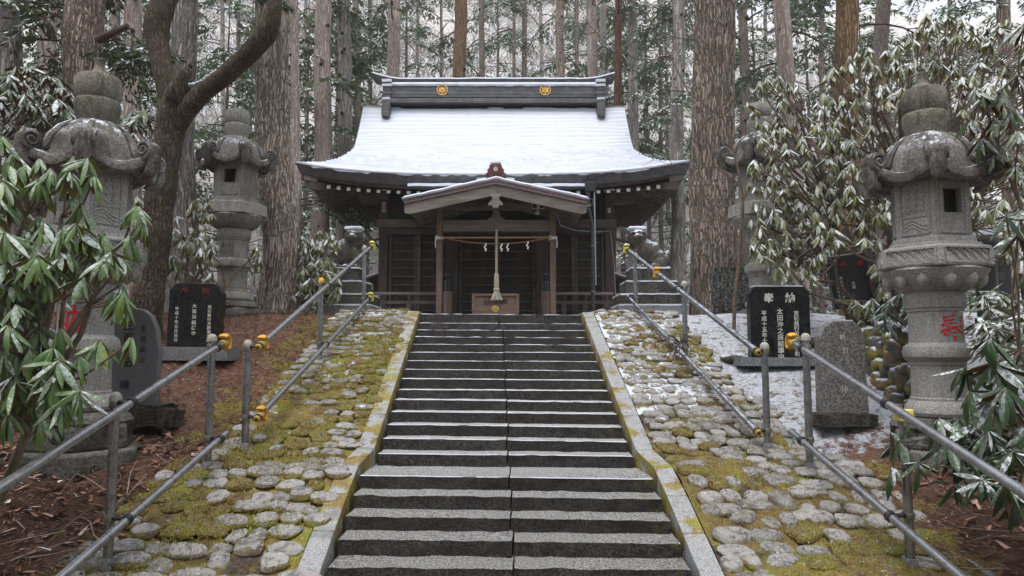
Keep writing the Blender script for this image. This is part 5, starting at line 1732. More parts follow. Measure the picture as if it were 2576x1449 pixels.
def stele(name, label, px, py, Y_, pw, ph, shape, mat, thick=0.13, rz=0.0, base=None, basem='stele_base', snow=True, lean=0.0, zbase=None, cat='stone tablet'):
    """px,py: middle of the foot in the picture, pw,ph: size in picture px"""
    k = Y_ / FPX
    p = at(px, py, Y_)
    w, h = pw * k, ph * k * 1.005
    t = thing(name, label, cat, (p.x, Y_, p.z if zbase is None else zbase), rz)
    t.rotation_euler = (0, lean, rz)
    poly = [(a * w / 2, b * h) for a, b in shape]
    o = S(MB().prism(poly, -thick / 2, thick / 2), 'slab', MAT[mat], t, True, 25)
    bevel(o, 0.006, 2)
    if base:
        bw_, bh_, bd_, bx_ = base[0] * k, base[1] * k, base[2], (base[3] if len(base) > 3 else 0) * k
        ob = S(MB().rough((bx_, 0.02, -bh_ / 2 - 0.001), (bw_, bd_, bh_), (10, 5, 3), 0.006, 17, 9), 'plinth', MAT[basem], t)
    if snow:
        top = [p_ for p_ in poly if p_[1] > h * 0.93]
        x0_, x1_ = min(q[0] for q in top), max(q[0] for q in top)
        S(MB().rough(((x0_ + x1_) / 2, 0, h + 0.004), (x1_ - x0_, thick * 0.9, 0.018), (10, 4, 2), 0.005, 23, 12), 'snow_cap', MAT['snow'], t)
    return t, w, h, -thick / 2 - 0.0015

cham = [(-1, 0), (1, 0), (1, 0.90), (0.93, 0.93), (0.80, 1.0), (-0.86, 1.0), (-1, 0.90)]
t, w, h, f = stele('inscribed_stone', 'glossy black stone with red heading and white columns, left of the steps', 492, 873, 8.33, 131, 160, [(-1, 0), (0.93, 0), (0.97, 0.3), (0.94, 0.42), (1, 0.55), (1, 0.84), (0.86, 0.95), (0.70, 0.99), (0.3, 0.985), (-0.2, 1.0), (-0.72, 0.99), (-0.97, 0.88), (-0.98, 0.6)], 'black', 0.15, 0.03, (190, 33, 0.42, 0), snow=False)
column(t, '奉', 0.085, 'red_dull', -0.12, h * 0.925, f)
column(t, '納', 0.085, 'red_dull', 0.125, h * 0.925, f)
column(t, '平成十年五月吉日', 0.046, 'text_white', -0.20, h * 0.62, f, 0.0515, 0.0008)
column(t, '大賀浜組講中', 0.053, 'text_white', 0.0, h * 0.665, f, 0.0635, 0.0008)
column(t, '茨城県行方郡潮来町', 0.046, 'text_white', 0.175, h * 0.645, f, 0.0485, 0.0008)
t, w, h, f = stele('inscribed_stone', 'black stone with white heading and chamfered top, right of the steps', 1961, 899, 8.18, 148, 176, cham, 'black', 0.14, -0.02, (230, 21, 0.34, 8))
column(t, '奉', 0.118, 'text_white', -0.125, h * 0.90, f, off=0.003)
column(t, '納', 0.118, 'text_white', 0.118, h * 0.90, f, off=0.003)
column(t, '平成十五年十一月吉日', 0.060, 'text_white', -0.185, h * 0.655, f, 0.0625, 0.001)
column(t, '太田沖之房組講中', 0.072, 'text_white', -0.005, h * 0.685, f, 0.0735, 0.001)
column(t, '茨城県行方郡麻生町', 0.060, 'text_white', 0.18, h * 0.65, f, 0.0575, 0.001)
t, w, h, f = stele('inscribed_stone', 'dark grey slate stone with rounded irregular outline behind the near left handrail', 330, 1022, 6.72, 138, 243, [(-0.95, 0), (0.9, 0), (0.92, 0.1), (0.95, 0.25), (0.93, 0.42), (0.99, 0.55), (0.88, 0.68), (0.84, 0.78), (0.62, 0.92), (0.36, 0.98), (0.1, 1.0), (-0.35, 0.975), (-0.66, 0.93), (-0.9, 0.8), (-0.98, 0.5)], 'stele_grey', 0.10, 0.05, None, snow=False)
column(t, '三百年記', 0.098, 'text_dark', -0.035, h * 0.865, f, 0.113, 0.002)
column(t, '碑', 0.088, 'text_dark', -0.045, h * 0.265, f, 0.1)
column(t, '有馬紹介', 0.062, 'text_mid', 0.105, h * 0.82, f, 0.098)
mb_ = MB().rough((0.16, 0.02, -0.10), (0.54, 0.36, 0.26), (12, 8, 6), 0.03, 8, 5, rnd=0.25)
S(mb_, 'rock_plinth', MAT['dark_stone'], t, True, 60)
t, w, h, f = stele('inscribed_stone', 'small speckled grey round-topped stone behind the near right handrail', 2119, 1040, 6.77, 113, 228, [(-1.02, 0), (1.02, 0), (0.98, 0.4), (1.0, 0.75), (0.93, 0.86), (0.8, 0.93), (0.5, 1.0), (-0.4, 1.0), (-0.75, 0.93), (-0.97, 0.83), (-1.0, 0.5)], 'stele_rough', 0.14, -0.04, (142, 29, 0.32), 'dark_stone')
column(t, '株', 0.055, 'text_pale', 0.0, h * 0.85, f)
column(t, '日', 0.055, 'text_pale', 0.025, h * 0.71, f)
column(t, '三', 0.045, 'text_stone', 0.0, h * 0.57, f)
column(t, '沖', 0.068, 'text_pale', 0.0, h * 0.295, f)
t, w, h, f = stele('inscribed_stone', 'dull speckled black slab leaning against the foot of the big trunk', 1838, 788, 11.6, 88, 116, [(-1, 0), (1, 0), (1, 1), (-1, 1)], 'black_dirty', 0.10, 0.0, (105, 10, 0.4), 'dark_stone', snow=False)
for s in (-1, 1):
    S(MB().rough((s * 0.18, -0.12, 0.06), (0.07, 0.07, 0.16), (3, 3, 4), 0.006, 3), 'stone_stop', MAT['dark_stone'], t)
t, w, h, f = stele('inscribed_stone', 'tilted dark slab with red heading showing through rhododendron leaves', 2158, 772, 8.7, 112, 132, [(-1, 0), (1, 0), (1, 1), (-1, 1)], 'black_flat', 0.16, -0.25, None, lean=R(-7))
column(t, '奉', 0.075, 'red', -0.10, h * 0.87, f)
column(t, '納', 0.075, 'red', 0.10, h * 0.87, f)
column(t, '平成四年五月', 0.038, 'text_white', -0.20, h * 0.55, f, 0.045)
column(t, '茨城県行方郡', 0.038, 'text_white', -0.15, h * 0.60, f, 0.047)
column(t, '大宮', 0.045, 'text_white', -0.02, h * 0.48, f)
S(MB().rough((0.08, 0, -0.10), (0.42, 0.35, 0.24), (8, 6, 5), 0.03, 5, 5, rnd=0.2), 'rock_plinth', MAT['dark_stone'], t)
t, w, h, f = stele('inscribed_pillar', 'dark square stone pillar at the far right behind the lantern', 2513, 800, 8.0, 46, 150, [(-1, 0), (1, 0), (1, 1), (-1, 1)], 'black_flat', 0.2, -0.1, (70, 14, 0.35), 'dark_stone', cat='stone pillar')
column(t, '妥', 0.10, 'text_stone', 0.0, h * 0.75, f)
p = at(2478, 640, 7.9)
t = thing('stone_orb', 'round dark stone knob on a post capped with snow behind the right lantern', 'stone post', (p.x, 7.9, float(gz(np.array([p.x]), np.array([7.9]))[0])))
dz = p.z - t.location.z
S(MB().lathe([(0.11, -0.1), (0.11, dz - 0.1), (0.13, dz - 0.06), (0.10, dz + 0.0)], 20), 'post', MAT['black_flat'], t)
S(MB().lathe([(0.085, dz - 0.01), (0.125, dz + 0.04), (0.148, dz + 0.11), (0.148, dz + 0.17), (0.12, dz + 0.23), (0.05, dz + 0.262), (0.004, dz + 0.268)], 28), 'orb', MAT['black_flat'], t)
S(MB().lathe([(0.135, dz + 0.205), (0.125, dz + 0.24), (0.055, dz + 0.275), (0.004, dz + 0.283)], 24), 'snow_cap', MAT['snow'], t)

# ------------------------------------------------------------------ boulder wall and loose rocks on the right
rw = thing('boulder_wall', 'low mossy boulder retaining wall behind the right lantern', 'stone wall', (3.4, 7.6, 1.2))
def m_rock():
    n = NB('mossy_boulder')
    v = n.obj()
    g = n.noise(v, 22.0, 5.0, 0.75)
    col = n.mix(n.mr(g, 0.3, 0.7), (0.045, 0.043, 0.038), (0.16, 0.15, 0.135))
    mc, mbb = moss_col(n, n.pos())
    mf = n.mr(n.math('ADD', n.noise(n.pos(), 6.0, 5.0, 0.7), n.mr(n.nz(), -0.3, 0.5, 0.05, 0.0)), 0.50, 0.58)
    col = n.mix(mf, col, mc)
    col = n.mix(n.snow(0.56, 0.45, 0.85, 6.0), col, SNOWC)
    return n.done(col, 0.9, n.bump(n.math('ADD', g, n.math('MULTIPLY', mbb, mf)), 0.7, 0.015), spec=0.2)
MAT['rock'] = m_rock()
rock_meshes = []
for k in range(8):
    bm = bmesh.new()
    bmesh.ops.create_icosphere(bm, subdivisions=3, radius=1.0)
    P = np.array([v.co[:] for v in bm.verts])
    P = np.sign(P) * np.abs(P) ** 0.8
    P = P * (1 + 0.28 * fbm(P * 1.2 + k * 11.3, 3, k)[:, None])
    for v, q in zip(bm.verts, P):
        v.co = q
    me = bpy.data.meshes.new('boulder')
    bm.to_mesh(me)
    bm.free()
    me.materials.append(MAT['rock'])
    me.polygons.foreach_set('use_smooth', [True] * len(me.polygons))
    rock_meshes.append(me)
wa, wb = Vector((4.02, 8.7, 0)), Vector((3.86, 6.95, 0))
for i in range(12):
    u = i / 11
    p0_ = wa + (wb - wa) * u
    g = float(gz(np.array([p0_.x - 0.25]), np.array([p0_.y]))[0])
    nr_ = max(2, int(math.ceil((1.76 - g) / 0.15)))
    for j in range(nr_):
        p = p0_ + Vector((random.uniform(-.03, .03) + 0.035 * j, random.uniform(-.06, .06), 0))
        link('boulder', random.choice(rock_meshes), rw, p + Vector((0, 0, g + 0.05 + j * 0.15 + random.uniform(-.03, .03))) - rw.location,
             (random.uniform(-.4, .4), random.uniform(-.4, .4), random.uniform(0, 6)), (random.uniform(.09, .13), random.uniform(.09, .13), random.uniform(.08, .115)))
for (px, py, Y_, s, lab) in ((1849, 882, 8.45, 0.12, 'mossy half-buried rock lying on the snow left of the chamfered black stone'), (2052, 855, 8.9, 0.13, 'grey rock on the snow between the black stone and the boulder wall'), (2330, 1120, 5.75, 0.0, '')):
    if s:
        p = at(px, py, Y_)
        o = link('rock', random.choice(rock_meshes), None, (p.x, Y_, float(gz(np.array([p.x]), np.array([Y_]))[0]) + 0.03), (0.1, 0, 0.4), (s * 1.5, s, s * 0.6))
        tag(o, lab, 'rock')

# ------------------------------------------------------------------ guardian lion-dogs on tiered plinths
def blob(shapes, voxel=0.015):
    bm = bmesh.new()
    for (c, r, rot_) in shapes:
        M = Matrix.Translation(c) @ Matrix.Rotation(rot_, 4, 'Y') @ Matrix.Diagonal((*r, 1))
        bmesh.ops.create_icosphere(bm, subdivisions=3, radius=1.0, matrix=M)
    me = bpy.data.meshes.new('statue')
    bm.to_mesh(me)
    bm.free()
    o = bpy.data.objects.new('tmp', me)
    COL.objects.link(o)
    m1 = o.modifiers.new('r', 'REMESH'); m1.mode = 'VOXEL'; m1.voxel_size = voxel; m1.use_smooth_shade = True
    m2 = o.modifiers.new('s', 'SMOOTH'); m2.factor = 0.5; m2.iterations = 1
    bpy.context.view_layer.update()
    res = bpy.data.meshes.new_from_object(o.evaluated_get(bpy.context.evaluated_depsgraph_get()))
    bpy.data.objects.remove(o, do_unlink=True)
    res.polygons.foreach_set('use_smooth', [True] * len(res.polygons))
    return res
lion = [((0.24, 0, 0.15), (0.19, 0.17, 0.16), 0), ((0.12, 0, 0.25), (0.20, 0.15, 0.17), -0.6), ((-0.02, 0, 0.36), (0.17, 0.14, 0.19), -0.5), ((-0.10, 0, 0.45), (0.13, 0.135, 0.15), 0),
        ((-0.15, -0.01, 0.61), (0.155, 0.15, 0.135), 0), ((-0.15, 0.04, 0.66), (0.165, 0.13, 0.10), 0), ((-0.16, -0.14, 0.575), (0.095, 0.07, 0.060), 0), ((-0.16, -0.17, 0.60), (0.045, 0.035, 0.028), 0), ((-0.16, -0.125, 0.515), (0.085, 0.06, 0.032), 0),
        ((-0.225, -0.11, 0.655), (0.05, 0.05, 0.028), 0.2), ((-0.09, -0.11, 0.655), (0.05, 0.05, 0.028), -0.2),
        ((-0.29, 0.02, 0.60), (0.035, 0.06, 0.09), 0.1), ((-0.01, 0.02, 0.60), (0.035, 0.06, 0.09), -0.1), ((-0.15, 0.06, 0.50), (0.17, 0.13, 0.14), 0),
        ((-0.20, -0.10, 0.20), (0.065, 0.062, 0.20), 0.05), ((-0.06, -0.10, 0.20), (0.065, 0.062, 0.20), -0.05), ((-0.21, -0.15, 0.035), (0.075, 0.09, 0.045), 0), ((-0.06, -0.15, 0.035), (0.075, 0.09, 0.045), 0),
        ((0.20, -0.13, 0.10), (0.13, 0.075, 0.11), 0.3), ((0.12, -0.17, 0.04), (0.11, 0.06, 0.045), 0), ((0.20, 0.13, 0.10), (0.13, 0.075, 0.11), 0.3), ((0.36, 0, 0.20), (0.07, 0.10, 0.17), 0.3), ((0.05, 0, 0.30), (0.24, 0.15, 0.17), -0.75), ((0.16, 0, 0.20), (0.22, 0.17, 0.17), -0.4), ((0.1, 0, 0.03), (0.36, 0.2, 0.035), 0)]
lion_me = blob(lion)
lion_me.materials.clear()
lion_me.materials.append(MAT['komainu'])
for s, pxm, lab in ((1, 1630, 'snow-capped stone lion-dog seated on a tiered plinth right of the shrine'), (-1, 862, 'snow-capped stone lion-dog seated on a tiered plinth left of the shrine behind the handrail')):
    Yk = 12.6
    k = Yk / FPX
    cx = at(pxm, 740, Yk).x
    kt = thing('guardian_plinth', lab.replace('stone lion-dog seated on a ', '').replace('snow-capped ', 'dark snow-edged stone plinth, ').replace('tiered plinth ', 'in tiers, '), 'plinth', (cx, Yk, 2.08), 0, 'tiered plinths of the guardian statues')
    kt['label'] = 'dark stone plinth in snow-edged tiers under the %s lion-dog' % ('right' if s > 0 else 'left')
    zs = [2.06, zat(772, Yk), zat(746, Yk), zat(713, Yk), zat(679, Yk)]
    ws = [1.20, 1.15, 0.89, 0.68]
    for i in range(4):
        hgt = zs[i + 1] - zs[i]
        nb = 2 if i < 2 else 1
        for q in range(nb):
            wq = ws[i] / nb
            S(MB().rough((-ws[i] / 2 + wq * (q + 0.5), 0, zs[i] - 2.08 + hgt / 2), (wq - 0.004, ws[i] * 0.85, hgt - 0.004), (8, 6, 4), 0.006, 60 + i * 3 + q, 7), 'plinth_block', MAT['stele_base'] if i == 0 else MAT['dark_stone'], kt)
        S(MB().rough((0, -0.005, zs[i + 1] - 2.08 + 0.006), (ws[i] * 0.99, ws[i] * 0.85, 0.026), (20, 10, 2), 0.008, 80 + i, 9), 'snow_ledge', MAT['snow'], kt)
    lo = link('lion_dog', lion_me, None, (cx - s * 0.02, Yk - 0.0, zs[4] + 0.005), (0, 0, 0), (1.0 * s, 1.0, 0.98))
    tag(lo, lab, 'statue', 'pair of guardian lion-dogs')
    sc = MB().rough((0, 0, 0), (0.30, 0.26, 0.07), (10, 10, 4), 0.02, 7, 6, rnd=0.18)
    me = sc.mesh('snow_cap', MAT['snow'], True, 70)
    o = link('snow_cap', me, lo, (-0.15, 0.03, 0.755))
    bs = MB().rough((0, 0, 0), (0.44, 0.17, 0.05), (14, 8, 3), 0.018, 9, 7, rnd=0.2)
    o = link('snow_cap', bs.mesh('snow_cap', MAT['snow'], True, 70), lo, (0.17, 0.02, 0.41), (0, R(46), 0))
# ------------------------------------------------------------------ trees
MAT['bark_big'] = m_bark('cedar_bark', (0.34, 0.28, 0.235), (0.51, 0.435, 0.375), (0.070, 0.050, 0.041), 22.0, 0.0, fur=0.12, depth=0.03, crackw=0.05)
MAT['bark_big2'] = m_bark('dark_furrowed_cedar_bark', (0.22, 0.175, 0.145), (0.34, 0.282, 0.238), (0.040, 0.028, 0.022), 20.0, 0.0, fur=0.12, depth=0.035, crackw=0.05)
MAT['bark_pale'] = m_bark('pale_cedar_bark', (0.31, 0.25, 0.22), (0.52, 0.45, 0.41), (0.17, 0.125, 0.105), 20.0, 0.0, fur=0.06, depth=0.015)
MAT['bark_brown'] = m_bark('shaggy_brown_bark', (0.23, 0.17, 0.138), (0.43, 0.35, 0.295), (0.055, 0.036, 0.027), 24.0, 0.0, fur=0.05, depth=0.035)
MAT['bark_grey'] = m_bark('grey_streaked_bark', (0.25, 0.235, 0.215), (0.45, 0.42, 0.395), (0.13, 0.112, 0.10), 18.0, 0.08, (0.11, 0.13, 0.08), fur=0.05, depth=0.025)
MAT['bark_orange'] = m_bark('orange_brown_bark', (0.19, 0.115, 0.068), (0.33, 0.22, 0.135), (0.08, 0.048, 0.03), 20.0, 0.1, (0.10, 0.09, 0.03), fur=0.12, depth=0.015)
MAT['bark_red'] = m_bark('red_brown_bark', (0.10, 0.045, 0.032), (0.175, 0.085, 0.062), (0.05, 0.025, 0.02), 26.0, 0.0, fur=0.06, depth=0.012)
MAT['bark_dark'] = m_bark('dark_thin_bark', (0.16, 0.132, 0.115), (0.28, 0.238, 0.212), (0.07, 0.055, 0.047), 30.0, 0.0, fur=0.1, depth=0.01)
MAT['bark_moss'] = m_bark('mossy_grey_bark', (0.060, 0.046, 0.033), (0.135, 0.108, 0.080), (0.04, 0.03, 0.021), 24.0, 0.17, (0.090, 0.076, 0.026), crackw=0.045, fur=0.35, lichen=0.14, depth=0.02, snow=0.44)
MAT['branch'] = m_bark('branch_bark', (0.060, 0.042, 0.034), (0.115, 0.088, 0.074), (0.03, 0.02, 0.016), 20.0, 0.0, fur=0.3, depth=0.005, snow=0.42)
MAT['knot'] = m_plain('dark_knot', (0.060, 0.036, 0.028), 0.9, 0, 0.5, 0.5, 30)
def m_needles(name, a, b, snow):
    n = NB(name)
    r = n.island()
    c = n.mix(r, a, b)
    c = n.mix(n.mr(n.math('FRACT', n.math('MULTIPLY', r, 5.7)), 0.9, 1.0), c, (0.13, 0.10, 0.05))
    sn = n.math('MULTIPLY', n.mr(n.nz(), 0.25, 0.7), n.mr(n.math('ADD', n.noise(n.pos(), 1.8, 3.0, 0.6), n.math('MULTIPLY', n.math('FRACT', n.math('MULTIPLY', r, 17.3)), 0.35)), 0.80 - snow, 0.92 - snow))
    c = n.mix(sn, c, (0.75, 0.79, 0.82))
    return n.done(c, 0.6, spec=0.3)
MAT['needles'] = m_needles('cedar_needles', (0.055, 0.092, 0.042), (0.125, 0.18, 0.09), 0.10)
MAT['needles_snow'] = m_needles('snowy_cedar_needles', (0.075, 0.112, 0.065), (0.16, 0.205, 0.125), 0.20)

def spray_pts(n, L, drop, seed):
    """points and directions of scale leaves on one drooping cedar spray, branch along +x"""
    r = np.random.default_rng(seed)
    u = np.sort(r.uniform(0.12, 1.0, n))
    side = r.choice([-1, 1], n)
    reach = r.uniform(0.02, 0.30, n) * (1.15 - u) * L + 0.02
    x = u * L + reach * 0.55
    y = side * reach
    z = -drop * u ** 1.8 * L - reach * 0.55
    d = np.stack([np.full(n, 0.6), side * 0.8, -0.5 + r.uniform(-.4, .3, n)], 1) + r.normal(0, 0.25, (n, 3))
    d /= np.linalg.norm(d, axis=1)[:, None]
    return np.stack([x, y, z], 1), d
def needles_mb(mb, P, D, L, Wd, m=0):
    n = len(P)
    up = np.array([0, 0, 1.0]) + rng.normal(0, 0.35, (n, 3))
    sd_ = np.cross(D, up)
    sd_ /= np.linalg.norm(sd_, axis=1)[:, None] + 1e-9
    l = (L * rng.uniform(0.6, 1.3, n))[:, None]
    w = (Wd * rng.uniform(0.6, 1.3, n))[:, None]
    V = np.stack([P, P + D * l * 0.45 + sd_ * w, P + D * l, P + D * l * 0.45 - sd_ * w], 1).reshape(-1, 3)
    I = np.arange(n)[:, None] * 4
    mb.add(V, np.concatenate([I, I + 1, I + 2, I + 3], 1), m)

def trunk_mesh(path, rad, nseg=24, nr=60, ridge=0.0, seed=0, flare=0.0, freq=9):
    path = [Vector(p) for p in path]
    ts = np.linspace(0, 1, nr)
    cum = np.linspace(0, 1, len(path))
    px = np.stack([np.interp(ts, cum, [p[i] for p in path]) for i in range(3)], 1)
    rr = np.interp(ts, cum, rad)
    hgt = px[:, 2] - px[0, 2]
    th = np.arange(nseg) * 2 * math.pi / nseg
    T, H = np.meshgrid(th, hgt)
    q = np.stack([np.cos(T).ravel() * freq / 3, np.sin(T).ravel() * freq / 3, H.ravel() * 0.45], 1)
    w = fbm(q, 3, seed).reshape(T.shape)
    q2 = np.stack([np.cos(T).ravel() * freq * 1.2, np.sin(T).ravel() * freq * 1.2, H.ravel() * 1.3], 1)
    w2 = 1 - np.abs(fbm(q2, 2, seed + 9)).reshape(T.shape)
    Rm = rr[:, None] * (1 + 0.05 * w) + ridge * (w2 - 0.7)
    if flare:
        lob = 1 + 0.35 * np.cos(T * 4 + seed) + 0.2 * np.cos(T * 7 + 1)
        Rm = Rm * (1 + flare * np.exp(-np.maximum(H, 0) / 0.35) * lob)
    P = np.stack([px[:, 0:1] + Rm * np.cos(T), px[:, 1:2] + Rm * np.sin(T), np.repeat(px[:, 2:3], nseg, 1)], -1)
    return MB().grid(P, wrap=True)

def cedar(label, x0, y0, x1, Y_, wpx, bark, branches=8, ylim=(0, 500), knots=5, ridge=0.0, nseg=20, flare=0.15, base=None, needle='needles', name='cedar_tree', y1=None, top=None, blen=1.6, group='cedar trees around the shrine', hillz=None, both=True):
    """trunk seen from (x1,y1) low to (x0,0) at the top of the picture, wpx wide"""
    k = Y_ / FPX
    a = at(x1, y1 if y1 is not None else 700, Y_)
    b = at(x0, 0, Y_)
    zb = (2.08 if Y_ > 9.5 else float(gz(np.array([a.x]), np.array([Y_]))[0])) - 0.05
    if hillz:
        zb = float(hill(np.array([a.x]), np.array([Y_]))[0]) - 0.3
    d = (b - a) / (b.z - a.z)
    ztop = max(b.z + 3.0, 13.0) if top is None else top
    foot = a + d * (zb - a.z)
    head = a + d * (ztop - a.z)
    tr = thing(name, label, 'tree', foot, 0, group)
    r = wpx * k / 2
    H = ztop - zb
    hs_ = np.linspace(0, 1, 9)
    path = [Vector((0, 0, 0)) + (head - foot) * u + Vector((random.uniform(-.3, .3) * r, random.uniform(-.3, .3) * r, 0)) * (0 < u) for u in hs_]
    rad = [r * (1.05 - 0.22 * u) for u in hs_]
    m_ = trunk_mesh(path, rad, nseg, 90 if ridge else 40, ridge, random.randint(0, 999), flare)
    S(m_, 'trunk', MAT[bark], tr, True, None)
    if knots:
        for i in range(knots):
            u = random.uniform(0.05, 0.8)
            p = (head - foot) * u
            an = random.uniform(math.pi * 1.05, math.pi * 1.95)
            rr = r * (1.18 - 0.3 * u)
            q = p + Vector((math.cos(an), math.sin(an), 0)) * rr * 0.97
            e = q + Vector((math.cos(an), math.sin(an), 0.2)) * 0.05
            S(MB().tube([q - (e - q), q, e], [0.055, 0.045, 0.022], 8), 'knot', MAT['knot'], tr)
    # limbs and hanging sprays, in the part of the trunk that shows and above it
    if branches:
        lb, fl = MB(), MB()
        zlo, zhi = zat(ylim[1], Y_) - zb, zat(ylim[0], Y_) - zb + 2.0
        for i in range(branches):
            u = min(0.97, max(0.02, (zlo + (zhi - zlo) * (i + random.random()) / branches) / H))
            p = (head - foot) * u
            an = random.uniform(0, 2 * math.pi) if both else random.uniform(-0.9, 0.9) + (0 if random.random() < 0.5 else math.pi)
            L = blen * random.uniform(0.6, 1.25)
            dr = Vector((math.cos(an), math.sin(an), random.uniform(-0.12, 0.25)))
            pts = [p + dr * L * t + Vector((0, 0, 0.12 * L * math.sin(t * 2.6) - 0.26 * L * t * t)) for t in np.linspace(0, 1, 6)]
            lb.tube(pts, [0.030, 0.025, 0.02, 0.015, 0.011, 0.006], 5)
            for j in range(8):
                t = random.uniform(0.22, 1.0)
                c = p + dr * L * t + Vector((0, 0, 0.12 * L * math.sin(t * 2.6) - 0.26 * L * t * t))
                a2 = an + random.uniform(-1.3, 1.3)
                Ls = random.uniform(0.45, 0.95) * (0.7 + 0.3 * blen / 1.6)
                P, D = spray_pts(64, Ls, 0.45, random.randint(0, 9999))
                ca, sa = math.cos(a2), math.sin(a2)
                Rz = np.array([[ca, -sa, 0], [sa, ca, 0], [0, 0, 1]])
                needles_mb(fl, P @ Rz.T + np.array(c), D @ Rz.T, 0.13, 0.020)
                e1 = c + Vector((ca * Ls * 0.8, sa * Ls * 0.8, -0.28 * Ls))
                lb.tube([c, (c + e1) / 2 + Vector((0, 0, 0.05)), e1], [0.009, 0.006, 0.003], 4)
        S(lb, 'limbs', MAT['branch'], tr)['kind'] = 'stuff'
        o = S(fl, 'crown', MAT[needle], tr, False)
    return tr

def lab(s): return s
# nearest big trunks
t1 = cedar('massive straight cedar trunk with deeply furrowed bark beside the left lantern', 681, 0, 697, 11.5, 86, 'bark_big', 3, (0, 60), 2, 0.035, 110, 0.28, y1=760, blen=1.2)
t2 = cedar('thickest cedar trunk overlapping the right end of the shrine roof', 1788, 0, 1801, 13.0, 112, 'bark_big2', 2, (0, 40), 1, 0.045, 120, 0.22, y1=760, blen=1.2)
TREES = [
    ('grey ridged trunk at the far left edge of the picture', 18, 22, 10.5, 62, 'bark_grey', 6, (0, 260), 2, 0.02, 48),
    ('pale slender cedar trunk second from the left edge', 127, 124, 16.5, 46, 'bark_pale', 9, (0, 420), 7, 0.01, 30),
    ('broad shaggy brown cedar trunk with a broken dead limb behind the left lantern', 222, 213, 10.2, 92, 'bark_brown', 4, (0, 200), 6, 0.03, 80),
    ('pale trunk between the dead limb and the forked tree', 338, 330, 15.5, 46, 'bark_pale', 8, (0, 400), 6, 0.01, 30),
    ('furrowed trunk standing directly behind the forked tree', 470, 452, 10.9, 62, 'bark_grey', 4, (0, 200), 2, 0.025, 60),
    ('thin dark trunk just right of the shaggy brown cedar', 290, 288, 20.5, 24, 'bark_dark', 8, (0, 500), 2, 0, 14),
    ('slim pinkish trunk squeezed against the right side of the furrowed left cedar', 741, 748, 17.5, 25, 'bark_pale', 9, (0, 600), 6, 0, 18),
    ('knotty straight trunk left of the roof, first clear of the big cedar', 812, 806, 18.5, 46, 'bark_pale', 9, (0, 560), 12, 0.01, 30),
    ('knotty grey-sided trunk left of the roof corner', 862, 868, 19.8, 38, 'bark_grey', 9, (0, 520), 12, 0.01, 26),
    ('thin pair-mate trunk next to the knotty grey-sided one', 896, 903, 25.0, 17, 'bark_dark', 10, (0, 500), 2, 0, 12),
    ('pale knotty trunk rising behind the left end of the ridge', 988, 980, 21.0, 36, 'bark_pale', 9, (0, 380), 9, 0.01, 26),
    ('orange-brown smooth trunk behind the left crest', 1158, 1156, 22.5, 37, 'bark_orange', 3, (0, 100), 3, 0, 26),
    ('slim grey trunk just right of the orange-brown trunk', 1212, 1212, 27.0, 16, 'bark_dark', 5, (0, 200), 2, 0, 12),
    ('very thin dark trunk above the middle of the ridge', 1293, 1294, 30.0, 9, 'bark_dark', 3, (0, 150), 0, 0, 10),
    ('thin brownish trunk right of the ridge middle', 1318, 1314, 28.0, 15, 'bark_brown', 3, (0, 150), 0, 0, 12),
    ('mid-sized grey-brown trunk above the right crest', 1411, 1413, 25.0, 25, 'bark_big', 4, (0, 160), 3, 0.008, 22),
    ('pale knotted trunk above the right end of the ridge', 1489, 1497, 24.0, 30, 'bark_pale', 6, (0, 250), 7, 0.008, 22),
    ('pale grey trunk partly behind the ridge end', 1519, 1524, 27.0, 19, 'bark_grey', 6, (0, 300), 2, 0, 16),
    ('leaning red-brown trunk at the right ridge tip', 1556, 1540, 22.0, 20, 'bark_red', 2, (0, 120), 0, 0, 18),
    ('grey-brown trunk right of the roof with a burl', 1590, 1594, 23.0, 27, 'bark_grey', 10, (0, 420), 5, 0.008, 22),
    ('thin dark trunk forking beyond the right roof slope', 1662, 1664, 26.0, 12, 'bark_dark', 8, (0, 450), 0, 0, 12),
    ('pale grey trunk hugging the left side of the thickest cedar', 1706, 1707, 16.8, 35, 'bark_grey', 5, (0, 300), 6, 0.01, 30),
    ('dark slender trunk right of the thickest cedar', 1869, 1876, 18.0, 26, 'bark_dark', 12, (0, 420), 4, 0.008, 22),
    ('pale trunk leaning left above the rhododendron', 1968, 2006, 14.5, 44, 'bark_pale', 7, (0, 300), 3, 0.012, 34),
    ('orange-brown split trunk glimpsed through rhododendron leaves', 2125, 2145, 11.8, 58, 'bark_orange', 4, (0, 150), 2, 0.02, 40),
    ('dark trunk glimpsed above the rhododendron at the right', 2218, 2225, 17.0, 40, 'bark_dark', 8, (0, 300), 2, 0, 20),
    ('brown trunk near the right edge of the picture', 2527, 2540, 15.0, 34, 'bark_brown', 7, (0, 350), 2, 0.01, 26),
    ('thin trunk between the pale leaning trunk and the split one', 2066, 2070, 20.0, 16, 'bark_dark', 8, (0, 350), 2, 0, 14),
]
TOBJ = []
for (lb_, xt, xb, Y_, w, bk, br, yl, kn, rg_, ns) in TREES:
    left = xt < 1000
    TOBJ.append(cedar(lb_, xt, 0, xb, Y_, w, bk, br, yl, kn, rg_, ns, 0.12, needle='needles' if left else 'needles_snow', blen=1.5 if Y_ < 16 else (1.1 if 780 < xt < 900 or 1580 < xt < 1720 else 2.1)))
# broken dead limb on the shaggy brown cedar
tb = TOBJ[2]
a, b, c = at(246, 100, 9.95), at(285, 82, 9.85), at(322, 66, 9.8)
S(MB().tube([q - tb.location for q in (a, b, c)], [0.06, 0.05, 0.045], 10), 'dead_limb', MAT['knot'], tb)
a, b = at(250, 106, 9.95), at(300, 98, 9.85)
S(MB().tube([q - tb.location for q in (a, b)], [0.02, 0.008], 6), 'dead_twig', MAT['knot'], tb)

